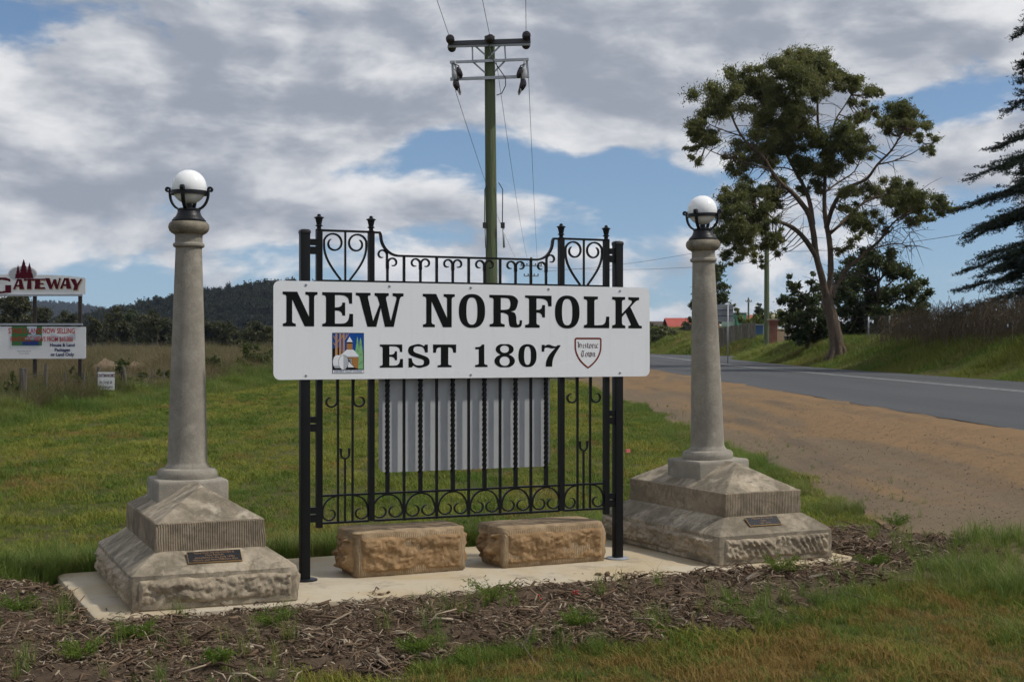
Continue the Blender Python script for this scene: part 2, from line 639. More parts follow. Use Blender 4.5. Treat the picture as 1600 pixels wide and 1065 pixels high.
M_browntool = stone_mat('brown_tooled_sandstone', (0.38, 0.275, 0.165), (0.28, 0.19, 0.105), (0.47, 0.36, 0.235), 0.38, 0.35, 0.5)
M_pole = bark_mat('green_treated_timber', (0.165, 0.195, 0.110), (0.115, 0.145, 0.080), (0.20, 0.195, 0.125), 0.06)
M_galv = flat('galvanised_steel', (0.36, 0.38, 0.41), 0.5, 0.5, 0.5, 0.12, 10)
M_insul = flat('brown_porcelain', (0.020, 0.013, 0.012), 0.2, 0.5, 0, 0.1)
M_wire = flat('weathered_wire', (0.05, 0.05, 0.055), 0.6, 0.3, 0.3)
M_brass = flat('plaque_bronze', (0.38, 0.26, 0.13), 0.35, 0.5, 0.8, 0.1)
M_plq = flat('plaque_dark', (0.012, 0.011, 0.012), 0.3, 0.5, 0.2, 0.2, 25)
M_timber = bark_mat('grey_weathered_timber', (0.20, 0.18, 0.155), (0.13, 0.115, 0.095), (0.06, 0.05, 0.04), 0.08)
M_eucbark = bark_mat('eucalypt_bark', (0.120, 0.095, 0.076), (0.185, 0.135, 0.098), (0.042, 0.034, 0.028), 0.12)
M_darkbark = bark_mat('dark_bark', (0.06, 0.05, 0.04), (0.09, 0.075, 0.06), (0.03, 0.025, 0.02), 0.2)
M_globe = None

# ------------------------------------------------------------------ terrain, road, slab


def sst(a, b, x):
    t = np.clip((np.asarray(x, dtype=float) - a) / (b - a), 0, 1)
    return t * t * (3 - 2 * t)


def road_shift(Y):
    return np.clip(np.asarray(Y, dtype=float) - 90.0, 0, 150) ** 2 / 2500.0


def road_z(Y):
    return 0.50 + 0.30 * sst(65, 130, Y)


def far_edge(Y):
    return 15.3 - road_shift(Y)


def bank_foot(Y):
    Y = np.asarray(Y, dtype=float)
    return far_edge(Y) + 5.0 * np.exp(-((Y - 119) / 11.0) ** 2)


def wob(x, y):
    return 0.5 * np.sin(x * 1.3 + 0.7 * np.sin(y * 0.9)) * np.sin(y * 1.1 + 1.3) + 0.3 * np.sin(x * 3.1 + y * 2.3)


def hgt(X, Y, carve=True):
    """height of the ground"""
    X = np.asarray(X, dtype=float)
    Y = np.asarray(Y, dtype=float)
    rz = road_z(Y)
    sh = road_shift(Y)
    base = -0.055 + 0.008 * wob(X * 1.7, Y * 1.7)
    z = base + (rz - 0.03 - base) * sst(2.9, 6.7, X + sh)
    if carve:
        z = z - 0.05 * sst(4.2, 4.8, X + sh) * (1 - sst(15.25, 15.6, X - (bank_foot(Y) - 15.3)))
    bf = bank_foot(Y)
    z = z + 1.40 * (1 - 0.5 * np.exp(-((Y - 108) / 13.0) ** 2)) * sst(0.0, 4.4, X - bf) + 0.10 * wob(X * .5, Y * .4) * sst(1, 3, X - bf)
    z = z + 0.012 * np.clip(X - bf - 6, 0, 60)
    z = z + 1.3 * sst(140, 185, Y) * sst(-2, 6, X - bf)
    z = z + 0.35 * sst(-11.6, -14, X) * sst(30, 60, Y)
    return z


def grid_sheet(name, xs, ys, zfun, mat, mask=None):
    GX, GY = np.meshgrid(xs, ys)
    Z = zfun(GX, GY)
    v = np.stack([GX.ravel(), GY.ravel(), Z.ravel()], 1)
    nx, ny = len(xs), len(ys)
    i = np.arange((nx - 1) * (ny - 1))
    r, c = i // (nx - 1), i % (nx - 1)
    a = r * nx + c
    f = np.stack([a, a + 1, a + nx + 1, a + nx], 1)
    return np_mesh(name, v, f, mat, smooth=True)


xs = np.unique(np.concatenate([np.array([-6000, -3000, -1500, -800, -400, -200, -120, -80, -60, -50, -40, -30, -25, -20, -17]), np.arange(-15, 30, 0.35),
                               np.array([31, 33, 36, 40, 46, 55, 70, 90, 130, 200, 400, 800, 1500, 3000, 6000])]))
ys = np.unique(np.concatenate([np.array([-400, -200, -100, -60, -30, -15, -6, 0, 3]), np.arange(4.5, 22, 0.35), np.arange(22, 60, 0.9), np.arange(60, 200, 2.0),
                               np.array([205, 215, 230, 250, 280, 320, 400, 500, 700, 1000, 1500, 2200, 3200, 5000, 9000])]))
tag(grid_sheet('ground', xs, ys, hgt, M_ground), kind='structure')


def strip(name, Ys, left, right, n, zfun, mat):
    v = []
    f = []
    for i, Y in enumerate(Ys):
        l, r = left(Y), right(Y)
        for j in range(n + 1):
            X = l + (r - l) * j / n
            v.append((X, Y, zfun(X, Y)))
    for i in range(len(Ys) - 1):
        for j in range(n):
            a = i * (n + 1) + j
            f.append((a, a + 1, a + n + 2, a + n + 1))
    return np_mesh(name, v, f, mat, smooth=True)


Yr = np.concatenate([np.arange(2, 30, 0.25), np.arange(30, 80, 0.6), np.arange(80, 220, 2.0)])
dirt_l = lambda Y: 3.45 + 0.25 * nz(Y * .45, 1.7) + 0.14 * nz(Y * 1.7, 9.1) + 0.07 * nz(Y * 5.1, 4.4) - 0.3 * float(sst(30, 60, Y)) - float(road_shift(Y))
near_edge = lambda Y: 6.60 + 0.09 * nz(Y * .8, 5.5) + 0.05 * nz(Y * 3.1, 2.2) - float(road_shift(Y))
tag(strip('dirt_shoulder', Yr, dirt_l, lambda Y: 6.95 - float(road_shift(Y)), 44,
          lambda X, Y: float(hgt(X, Y, False)) + 0.014 + 0.012 * fbm(X * 1.6, Y * .5) + 0.020 * float(sst(5.5, 6.6, X + road_shift(Y))) + 0.006 * fbm(X * 5, Y * 4) - 0.016 * (math.exp(-((X + float(road_shift(Y)) - 4.75 - .15 * nz(Y * .12, 3)) / .16) ** 2) + math.exp(-((X + float(road_shift(Y)) - 6.05 - .15 * nz(Y * .12, 3)) / .16) ** 2)), M_dirt), kind='structure')
ro = strip('road', Yr, near_edge, lambda Y: float(bank_foot(Y)) + 0.15 + 0.1 * nz(Y * .5, 3.0), 10, lambda X, Y: float(road_z(Y)) + 0.05 - 0.0016 * (X + float(road_shift(Y)) - 11.8) ** 2, M_asph)
tag(ro, kind='structure')
M_line = flat('worn_road_paint', (0.34, 0.34, 0.33), 0.7, 0.2, 0, 0.3, 3)
for off in (-0.13, 0.13):
    tag(strip('road_line', Yr, lambda Y: 11.93 + off - 0.05 - float(road_shift(Y)), lambda Y: 11.93 + off + 0.05 - float(road_shift(Y)), 1,
              lambda X, Y: float(road_z(Y)) + 0.056 - 0.0016 * (X + float(road_shift(Y)) - 11.8) ** 2, M_line), kind='structure')

# slab frame: origin at its front left corner, p along the front edge, q to the back
SA = R(25.1)
SO = np.array([-2.44, 8.26])
SU = np.array([math.cos(SA), math.sin(SA)])
SV = np.array([-math.sin(SA), math.cos(SA)])


def to_pq(X, Y):
    dx, dy = np.asarray(X) - SO[0], np.asarray(Y) - SO[1]
    return dx * SU[0] + dy * SU[1], dx * SV[0] + dy * SV[1]


def from_pq(p, q):
    return SO[0] + p * SU[0] + q * SV[0], SO[1] + p * SU[1] + q * SV[1]


SLAB_L, SLAB_W = 5.62, 1.84


def rrect(x0, x1, y0, y1, r, n=5, per=1):
    pts = []
    for cx, cy, a0 in ((x1 - r, y0 + r, -90), (x1 - r, y1 - r, 0), (x0 + r, y1 - r, 90), (x0 + r, y0 + r, 180)):
        for k in range(n + 1):
            a = R(a0 + 90 * k / n)
            pts.append((cx + r * math.cos(a), cy + r * math.sin(a)))
    return pts


mb = MB()
rings = []
for z, ins in ((-0.14, 0.0), (-0.018, 0.0), (-0.006, 0.004), (0.0, 0.016)):
    rg = []
    for x, y in rrect(ins, SLAB_L - ins, ins, SLAB_W - ins, 0.10, 6):
        rg.append((x, y, z))
    rings.append(rg)
mb.ring_loft(rings)
o = mb.build('concrete_slab', M_slab, loc=(SO[0], SO[1], 0), rz=SA, smooth=40)
tag(o, kind='structure')


# mulch bed
def bed_mask(p, q):
    """> 0 inside the mulch bed (metres to the edge, roughly)"""
    p = np.asarray(p, dtype=float)
    q = np.asarray(q, dtype=float)
    front = np.interp(p, [-4, 0, 1.2, 2.6, 3.7, 5.0, 6.3, 7.2], [-1.95, -1.90, -1.78, -1.68, -1.50, -1.12, -0.50, 0.3])
    e = 0.16 * np.sin(p * 2.1 + 1) + 0.10 * np.sin(p * 5.3 + q * 3) + 0.07 * np.sin(p * 11 + 2 + q * 7)
    m = q - front + e
    m = np.minimum(m, np.interp(p, [-3, -0.4, 0.2, 5.4, 5.8, 7.2], [1.3, 1.75, 1.0, 1.0, 1.85, 1.5]) - q + 0.6 * e)
    m = np.minimum(m, 6.95 - p + e)
    return m


def slab_dist(p, q):
    dx = np.maximum(np.maximum(-p, p - SLAB_L), 0)
    dy = np.maximum(np.maximum(-q, q - SLAB_W), 0)
    return np.hypot(dx, dy)


vn = np.vectorize(lambda x, y, s: mnoise.fractal(Vector((x * s, y * s, 3.3)), 0.8, 2.0, 5))
ps = np.arange(-3.2, 7.6, 0.045)
qs = np.arange(-2.5, 2.1, 0.045)
PP, QQ = np.meshgrid(ps, qs)
XX, YY = from_pq(PP, QQ)
mk = bed_mask(PP, QQ)
sdst = slab_dist(PP, QQ)
lump = vn(PP, QQ, 2.2)
fine = vn(PP, QQ, 9.0)
mh = np.clip(mk / 0.35, -1, 1) * 0.05 + (0.030 * lump + 0.016 * fine) * np.clip(mk / 0.2, 0, 1) + 0.012
mh = np.where(mk > 0, mh, mh - 0.03)
mz = hgt(XX, YY) + mh
mz = np.where(sdst < 0.02, -0.12, np.where(sdst < 0.14, np.minimum(mz, -0.025 + 0.018 * lump + 0.010 * fine), mz))


def mulch_z(p, q):
    i = np.clip(((np.asarray(q) + 2.5) / 0.045).round().astype(int), 0, len(qs) - 1)
    j = np.clip(((np.asarray(p) + 3.2) / 0.045).round().astype(int), 0, len(ps) - 1)
    return mz[i, j]


M_mulch = stone_mat('mulch_soil', (0.100, 0.068, 0.044), (0.066, 0.044, 0.028), (0.145, 0.105, 0.072), 0.3, 0, 1.0, 0, 4.0)
v = np.stack([XX.ravel(), YY.ravel(), mz.ravel()], 1)
nx, ny = len(ps), len(qs)
i = np.arange((nx - 1) * (ny - 1))
r_, c_ = i // (nx - 1), i % (nx - 1)
a = r_ * nx + c_
keep = (mk.ravel()[a] > -0.25)
f = np.stack([a, a + 1, a + nx + 1, a + nx], 1)[keep]
tag(np_mesh('mulch_bed', v, f, M_mulch, smooth=True), kind='structure')

# ------------------------------------------------------------------ pier stones


def stone_rings(w, l, spec, r=0.02, step=0.035, amp=0.004, seed=0.0, chip=0.02):
    """loft of rounded rectangles. spec: (z, inset). local x 0..w, y 0..l"""
    rings = []
    for z, ins in spec:
        x0, x1, y0, y1 = ins, w - ins, ins, l - ins
        rr = max(1e-4, min(r, (x1 - x0) / 2 - 1e-4, (y1 - y0) / 2 - 1e-4))
        pts = []
        nx_ = max(2, int(w / step))
        ny_ = max(2, int(l / step))
        cor = [(x1 - rr, y0 + rr, -90), (x1 - rr, y1 - rr, 0), (x0 + rr, y1 - rr, 90), (x0 + rr, y0 + rr, 180)]
        ends = [ny_, nx_, ny_, nx_]
        arcs = [[(cx + rr * math.cos(R(a0 + 30 * k)), cy + rr * math.sin(R(a0 + 30 * k))) for k in range(4)] for cx, cy, a0 in cor]
        for k in range(4):
            pts += arcs[k]
            p0, p1 = arcs[k][-1], arcs[(k + 1) % 4][0]
            for j in range(1, ends[k]):
                t_ = j / ends[k]
                pts.append((p0[0] + (p1[0] - p0[0]) * t_, p0[1] + (p1[1] - p0[1]) * t_))
        rg = []
        cx, cy = w / 2, l / 2
        for x, y in pts:
            n1 = fbm(x * 7 + seed, y * 7, z * 7)
            n2 = nz(x * 2.1 + seed, y * 2.1, z * 2.1 + 4)
            kx = max(0, min(1, min(x - x0, x1 - x) / 0.06))
            ky = max(0, min(1, min(y - y0, y1 - y) / 0.06))
            cornerness = (1 - kx) * (1 - ky)
            d = amp * n1 + amp * 0.8 * n2 - chip * cornerness * max(0, nz(x * 3 + seed, y * 3, z * 16 + 7) + 0.1)
            dx, dy = x - cx, y - cy
            L_ = math.hypot(dx / w, dy / l) * max(w, l) + 1e-6
            rg.append((x + dx / L_ * d, y + dy / L_ * d, z + 0.6 * amp * nz(x * 9, y * 9, seed + 2) * (1 if z > 0.01 else 0)))
        rings.append(rg)
    return rings


def rock_panel(w, h, bulge, seed, diag=0.0, step=0.012, nrm=(0, -1, 0), o=(0, 0, 0), ux=(1, 0, 0)):
    """rough hewn face in the ux/z plane bulging along nrm"""
    o, ux, nrm = Vector(o), Vector(ux), Vector(nrm)
    nx_, nz_ = int(w / step), int(h / step)
    v, f = [], []
    for j in range(nz_ + 1):
        for i_ in range(nx_ + 1):
            x, z = w * i_ / nx_, h * j / nz_
            e = min(x, w - x, z, h - z)
            prof = min(1, max(0.0, e) / 0.022) ** 0.7
            wx = x + 0.02 * mnoise.noise(Vector((x * 9, z * 9, seed)))
            wz = z + 0.02 * mnoise.noise(Vector((x * 9 + 5, z * 9, seed)))
            big = mnoise.fractal(Vector((wx * 4.3 + seed, wz * 7.0, seed * .7)), 0.9, 2.1, 3)
            vd = mnoise.voronoi(Vector((wx * 10 + seed, wz * 15, 0.3)))[0]
            vd2 = mnoise.voronoi(Vector((wx * 27 + seed, wz * 34, 0.7)))[0]
            fac1 = min(1.0, (vd[1] - vd[0]) * 1.3)
            d = 0.42 + 0.40 * big + 0.30 * (0.6 - vd[0]) + 0.22 * fac1 * (0.5 + big) - 0.16 * vd2[0] + 0.14 * mnoise.fractal(Vector((x * 40, z * 40, seed)), 0.8, 2.0, 3)
            if diag:
                am = 0.5 + 0.9 * mnoise.noise(Vector((x * 4 + 3, z * 5, seed)))
                ph = (x * (0.9 + 0.12 * mnoise.noise(Vector((x * 2, 0, seed)))) + z * 0.62) * 118 + 7.0 * mnoise.noise(Vector((x * 7, z * 7, seed)))
                d = 0.50 + 0.30 * big + diag * am * (math.sin(ph) * 0.13) - 0.22 * vd2[0] + 0.16 * (0.5 - vd[0]) + 0.16 * mnoise.fractal(Vector((x * 38, z * 38, seed)), 0.8, 2.0, 3)
            jx = 0.004 * mnoise.noise(Vector((x * 30, z * 30, seed + 5)))
            p = o + ux * (x + jx) + Vector((0, 0, 1)) * (z + 0.010 * mnoise.noise(Vector((x * 8, seed, z * 3)))) + nrm * (bulge * prof * max(0.06, d) - 0.004)
            v.append(tuple(p))
    for j in range(nz_):
        for i_ in range(nx_):
            a_ = j * (nx_ + 1) + i_
            f.append((a_, a_ + 1, a_ + nx_ + 2, a_ + nx_ + 1))
    return v, f


def text_mesh(name, body, size, mat, parent, loc, rot=(0, 0, 0), align='CENTER', sx=1.0, off=0.0, spacing=1.0):
    cu = bpy.data.curves.new(name, 'FONT')
    cu.body = body
    cu.size = size
    cu.align_x = align
    cu.align_y = 'CENTER'
    cu.offset = off
    cu.space_line = spacing
    cu.resolution_u = 3
    ob = bpy.data.objects.new(name, cu)
    COL.objects.link(ob)
    dg = bpy.context.evaluated_depsgraph_get()
    me = bpy.data.meshes.new_from_object(ob.evaluated_get(dg))
    bpy.data.objects.remove(ob)
    me.name = name
    o_ = link(name, me, mat, parent)
    o_.location = loc
    o_.rotation_euler = rot
    o_.scale = (sx, 1, 1)
    return o_


M_gilt = print_mat('gilt_lettering', (0.27, 0.165, 0.085), 0.4)


def pier_stone(loc, ang, w, l, ul, seed, label, plaque_lines, plx, plw, plh, diag):
    t = empty('pier_stone', (loc[0], loc[1], 0.001), ang, label, 'stone base', 'carved stone bases under the lamp columns')
    i0 = 0.17
    MB().ring_loft(stone_rings(w, l, [(0.0, 0.008), (0.010, 0.001), (0.05, 0.0), (0.12, 0.0), (0.185, 0.0), (0.213, 0.0), (0.219, 0.006), (0.245, 0.043), (0.285, 0.10), (0.330, 0.166), (0.337, 0.20)], 0.010, 0.03, 0.003, seed, 0.055)
                   ).build('plinth', M_stone, t, smooth=22)
    # upper block with a hipped top; its back end stops short of the plinth's
    lu = ul
    up = MB().ring_loft(stone_rings(w - 2 * i0, lu, [(0.325, 0.002), (0.34, 0.0), (0.40, 0.0), (0.46, 0.0), (0.500, 0.0), (0.507, 0.007)], 0.007, 0.03, 0.003, seed + 3, 0.035)
                        ).build('upper_block', M_stonetool, t, smooth=22)
    up.location = (i0, i0, 0)
    hw = (w - 2 * i0) / 2
    sp = [(0.500, 0.006)] + [(0.503 + 0.197 * (k / 8), 0.008 + (hw - 0.010) * (k / 8)) for k in range(9)]
    hp = MB().ring_loft(stone_rings(w - 2 * i0, lu, sp, 0.008, 0.03, 0.005, seed + 8, 0.01)).build('hipped_top', M_stone, t, smooth=20)
    hp.location = (i0, i0, 0)
    for k, (ww, oo, ux, nn) in enumerate(((w, (0, 0, 0), (1, 0, 0), (0, -1, 0)), (l, (0, l, 0), (0, -1, 0), (-1, 0, 0)),
                                          (l, (w, 0, 0), (0, 1, 0), (1, 0, 0)), (w, (w, l, 0), (-1, 0, 0), (0, 1, 0)))):
        m_ = 0.045
        o_ = Vector(oo) + Vector(ux) * m_ + Vector((0, 0, 0.035))
        vv, ff = rock_panel(ww - 2 * m_, 0.155, 0.052 if k != 1 else 0.075, seed + k * 5.1, diag if k == 0 else 0, 0.008 if k < 2 else 0.03, nn, o_, ux)
        np_mesh('rock_face', vv, ff, M_rock, t, smooth=35)
    # plaque on the sloping front ledge
    sl = math.atan2(0.115, 0.141)
    pq = MB().quadbox((0, 0, 0.005), (plw / 2, 0, 0), (0, plh / 2, 0), (0, 0, 0.006)).build('plaque', M_brass, t)
    pq.location = (plx, 0.098, 0.290)
    pq.rotation_euler = (sl, 0, 0)
    fc = MB().quadbox((0, 0, 0.0115), (plw / 2 - 0.0035, 0, 0), (0, plh / 2 - 0.0035, 0), (0, 0, 0.0012)).build('plaque_face', M_plq, pq)
    n_ = len(plaque_lines)
    for k, s_ in enumerate(plaque_lines):
        text_mesh('lettering', s_, 0.0205 if n_ > 3 else 0.021, M_gilt, pq, (0, (n_ / 2 - 0.5 - k) * (plh - 0.014) / n_, 0.0135), sx=1.0, off=0.0)
    return t


ANG_L, ANG_R = R(23), R(26)
pier_stone((-2.29, 8.46), ANG_L, 1.03, 1.66, 1.32, 0.7, 'weathered stone base with wide plaque under the left lamp column',
           ['Stone from the third bridge at', 'New Norfolk', 'demolished in the early 1970s', 'Historic gate from Millbrook Rise'], 0.52, 0.335, 0.092, 0.0)
pier_stone((1.506, 10.24), ANG_R, 1.04, 1.74, 1.40, 21.3, 'weathered stone base with chiselled front under the right lamp column',
           ['Millbrook Rise Society', 'Gates', '1867 - 1976'], 0.46, 0.29, 0.088, 0.9)


def opal():
    m, t, out = new_mat('opal_glass')
    c = objco(t)
    n = t.noise(c, 9, 4, 0.6)
    col = t.mix(t.ramp(n, 0.4, 0.75, 0, 0.2), (0.86, 0.87, 0.87), (0.74, 0.74, 0.70))
    p = principled(t, out, col, 0.2, 0.28)
    return m


M_globe = opal()


def lamp_column(loc, ang, label, lean, arm_rot):
    t = empty('lamp_column', (loc[0], loc[1], 0.0), ang, label, 'lamp post', 'stone lamp columns beside the gate')
    bx = MB()
    hw = 0.235
    bx.ring_loft([[(x, y, z) for x, y in rrect(-hw + s_, hw - s_, -hw + s_, hw - s_, 0.012, 3)] for z, s_ in ((0.50, 0), (0.68, 0), (0.697, 0.002), (0.706, 0.010))])
    bx.build('base_block', M_column, t, smooth=45)
    prof = [(0.185, 0.700), (0.198, 0.706), (0.203, 0.730), (0.199, 0.752), (0.186, 0.768), (0.160, 0.773), (0.150, 0.776), (0.148, 0.786), (0.138, 0.796), (0.1325, 0.815)]
    for k in range(1, 15):
        u = k / 14
        prof.append((0.1325 - 0.044 * u ** 1.12, 0.815 + (2.268 - 0.815) * u))
    prof += [(0.0885, 2.272), (0.100, 2.276), (0.106, 2.284), (0.106, 2.296), (0.100, 2.304), (0.092, 2.308), (0.092, 2.352), (0.096, 2.362)]
    MB().lathe(prof, 56).build('shaft', M_column, t, smooth=35)
    cap = [(0.095, 2.362), (0.104, 2.366), (0.118, 2.374), (0.131, 2.388), (0.138, 2.408), (0.135, 2.430), (0.124, 2.446), (0.105, 2.452), (0.02, 2.4525)]
    MB().lathe(cap, 48).build('capital', M_cap, t, smooth=35)
    MB().lathe([(0.02, 2.448), (0.114, 2.450), (0.115, 2.460), (0.107, 2.466), (0.105, 2.472), (0.091, 2.484), (0.081, 2.502), (0.075, 2.522), (0.078, 2.526), (0.078, 2.536), (0.070, 2.541), (0.022, 2.543), (0.020, 2.60)], 40).build('lamp_base', M_blackworn, t, smooth=35)
    zc, gr = 2.688, 0.117
    gp = []
    for k in range(0, 29):
        a_ = -math.pi / 2 + math.pi * k / 28
        z_ = gr * math.sin(a_)
        gp.append((max(0.0005, gr * math.cos(a_)), zc + min(z_, gr * 0.975)))
    MB().lathe(gp, 44).build('globe', M_globe, t, smooth=60)
    MB().lathe([(0.119, 2.633), (0.125, 2.633), (0.125, 2.660), (0.119, 2.660), (0.119, 2.633)], 44).build('ring', M_blackworn, t, smooth=40)
    for k in range(4):
        a_ = arm_rot + k * math.pi / 2
        ca, sa = math.cos(a_), math.sin(a_)
        path = []
        for u in np.linspace(0, 1, 12):
            rr = 0.066 + 0.068 * math.sin(u * math.pi / 2)
            zz = 2.536 + 0.086 * (1 - math.cos(u * math.pi / 2)) + 0.022 * u
            path.append((rr * ca, rr * sa, zz))
        # scroll at the top, curling outwards
        cx_, cz_ = 0.134 + 0.015, 2.662
        path.append((0.1345 * ca, 0.1345 * sa, 2.656))
        for u in np.linspace(0, 1, 12):
            b_ = math.pi - u * 1.55 * math.pi
            rr_ = 0.0155 * (1 - 0.45 * u)
            path.append(((cx_ + rr_ * math.cos(b_)) * ca, (cx_ + rr_ * math.cos(b_)) * sa, cz_ + 0.006 + rr_ * math.sin(b_) * 1.1))
        MB().ribbon(path, 0.013, 0.024, (-sa, ca, 0)).build('bracket_arm', M_blackworn, t, smooth=40)
    t.rotation_euler = (0, lean, ang)
    return t


lamp_column((-2.22, 9.61), ANG_L, 'tall stone lamp column nearer the roadside billboard, white globe lamp on top', R(0.35), R(62))
lamp_column((1.584, 11.28), ANG_R, 'stone lamp column by the dirt shoulder, white globe lamp in front of the tree', R(-1.5), R(35))

# ------------------------------------------------------------------ brown stone blocks under the gate


def brown_block(loc, ang, w, d, h, seed, label):
    t = empty('sandstone_block', (loc[0], loc[1], 0.001), ang, label, 'stone block', 'rough sandstone blocks under the gate')
    MB().ring_loft(stone_rings(w, d, [(0.0, 0.012), (0.014, 0.004), (0.06, 0), (0.13, 0), (0.2, 0), (h - 0.03, 0), (h - 0.010, 0.004), (h, 0.02)], 0.02, 0.03, 0.013, seed, 0.10)).build('block', M_browntool, t, smooth=45)
    m_ = 0.045
    for k, (ww, oo, ux, nn, bl) in enumerate(((w, (0, 0, 0), (1, 0, 0), (0, -1, 0), 0.055), (d, (0, d, 0), (0, -1, 0), (-1, 0, 0), 0.11), (d, (w, 0, 0), (0, 1, 0), (1, 0, 0), 0.05), (w, (w, d, 0), (-1, 0, 0), (0, 1, 0), 0.05))):
        vv, ff = rock_panel(ww - 2 * m_, h - 0.075, bl, seed + 3.3 * k, 0, 0.009, nn, Vector(oo) + Vector(ux) * m_ + Vector((0, 0, 0.03)), ux)
        np_mesh('rock_face', vv, ff, M_brown, t, smooth=35)
    return t


brown_block((-1.081, 9.71), R(26), 0.84, 0.40, 0.315, 5.5, 'rough brown sandstone block nearer the left gate post')
brown_block((-0.066, 10.14), R(26), 0.865, 0.44, 0.292, 40.2, 'rough brown sandstone block nearer the right gate post')

# ------------------------------------------------------------------ gate, posts, sign
GA = R(24)
GO = (-1.42, 9.64)


def gloc(s, y=0.0, z=0.0):
    return (GO[0] + s * math.cos(GA) - y * math.sin(GA), GO[1] + s * math.sin(GA) + y * math.cos(GA), z)


for s_, h_, lb in ((0.0, 2.402, 'square black steel post holding the left side of the gate'), (2.427, 2.394, 'square black steel post with round foot holding the right side of the gate')):
    t = empty('gate_post', gloc(s_), GA, lb, 'post', 'posts of the gate')
    pw = 0.0325
    MB().ring_loft([[(x, y, z) for x, y in rrect(-pw + i_, pw - i_, -pw + i_, pw - i_, 0.006, 3)] for z, i_ in ((0.008, 0), (h_ - 0.03, 0), (h_ - 0.022, 0.001), (h_ - 0.018, 0.005))]).build('tube', M_black, t, smooth=40)
    MB().ring_loft([[(x, y, z) for x, y in rrect(-pw - i_, pw + i_, -pw - i_, pw + i_, 0.006, 3)] for z, i_ in ((h_ - 0.03, 0.003), (h_ - 0.012, 0.003), (h_ - 0.003, -0.004), (h_, -0.014))]).build('cap', M_black, t, smooth=40)
    MB().lathe([(0.02, 0.0), (0.088, 0.001), (0.088, 0.008), (0.082, 0.012), (0.02, 0.0125)], 28).build('foot_plate', M_galv if s_ > 1 else M_blackworn, t, smooth=35)

gate = empty('iron_gate', gloc(0), GA, 'ornate black wrought iron gate with scrolls behind the white town sign', 'gate')


def gpart(mb_, name, smooth=35, mat=None):
    return mb_.build(name, mat or M_black, gate, smooth=smooth)


def finial(mb_, s_, z0):
    mb_.lathe([(0.021, z0), (0.024, z0 + 0.004), (0.024, z0 + 0.010), (0.015, z0 + 0.014), (0.0155, z0 + 0.028), (0.025, z0 + 0.032), (0.025, z0 + 0.037), (0.017, z0 + 0.041), (0.019, z0 + 0.052),
               (0.026, z0 + 0.083), (0.034, z0 + 0.087), (0.034, z0 + 0.092), (0.020, z0 + 0.097), (0.012, z0 + 0.102), (0.013, z0 + 0.108), (0.008, z0 + 0.114), (0.001, z0 + 0.116)], 16, (s_, 0, 0))


STL = [(0.102, 0.355), (0.477, 0.385), (1.953, 0.385), (2.329, 0.340)]
for s_, zb in STL:
    m_ = MB().box((s_, 0, (zb + 2.402) / 2), (0.040, 0.040, 2.402 - zb))
    o = gpart(m_, 'stile')
    f_ = MB()
    finial(f_, s_, 2.395)
    fo = f_.build('finial', M_blackworn, o, smooth=40)
# hinge brackets
for s0, s1 in ((0.034, 0.082), (2.349, 2.394)):
    for zc in (2.285, 1.068, 0.447):
        hb = MB().box(((s0 + s1) / 2, 0.0, zc + 0.030), (s1 - s0 + 0.004, 0.045, 0.042)).box(((s0 + s1) / 2, 0.004, zc - 0.026), (s1 - s0 + 0.004, 0.05, 0.050))
        gpart(hb, 'hinge')
# rails
for x0, x1, z in ((0.122, 0.457, 0.385), (0.122, 0.457, 0.573), (0.497, 1.933, 0.385), (0.497, 1.933, 0.573), (1.973, 2.309, 0.385), (1.973, 2.309, 0.573),
                  (0.122, 0.457, 2.052), (0.497, 1.933, 2.052), (1.973, 2.309, 2.052), (0.122, 0.457, 2.398), (1.973, 2.309, 2.398), (0.67, 1.76, 2.237),
                  (0.122, 0.457, 1.40), (1.973, 2.309, 1.40), (0.497, 1.933, 1.40)):
    gpart(MB().box(((x0 + x1) / 2, 0, z), (x1 - x0, 0.030, 0.014)), 'rail')


def arc(cx, cz, r0, r1, a0, a1, n=14, y=0.0):
    return [(cx + (r0 + (r1 - r0) * u) * math.cos(a0 + (a1 - a0) * u), y, cz + (r0 + (r1 - r0) * u) * math.sin(a0 + (a1 - a0) * u)) for u in np.linspace(0, 1, n)]


def mir(path, c):
    return [(2 * c - p[0], p[1], p[2]) for p in path]


# swept shoulders of the middle panel
sw = [(0.497, 0, 2.396), (0.540, 0, 2.396)] + [(0.545, 0, 2.384)] + [(0.548 + 0.135 * (1 - math.cos(u * math.pi / 2)), 0, 2.375 - 0.138 * math.sin(u * math.pi / 2)) for u in np.linspace(0.02, 1, 14)]
for p_ in (sw, mir(sw, 1.215)):
    gpart(MB().ribbon(p_, 0.014, 0.030), 'shoulder_rail')
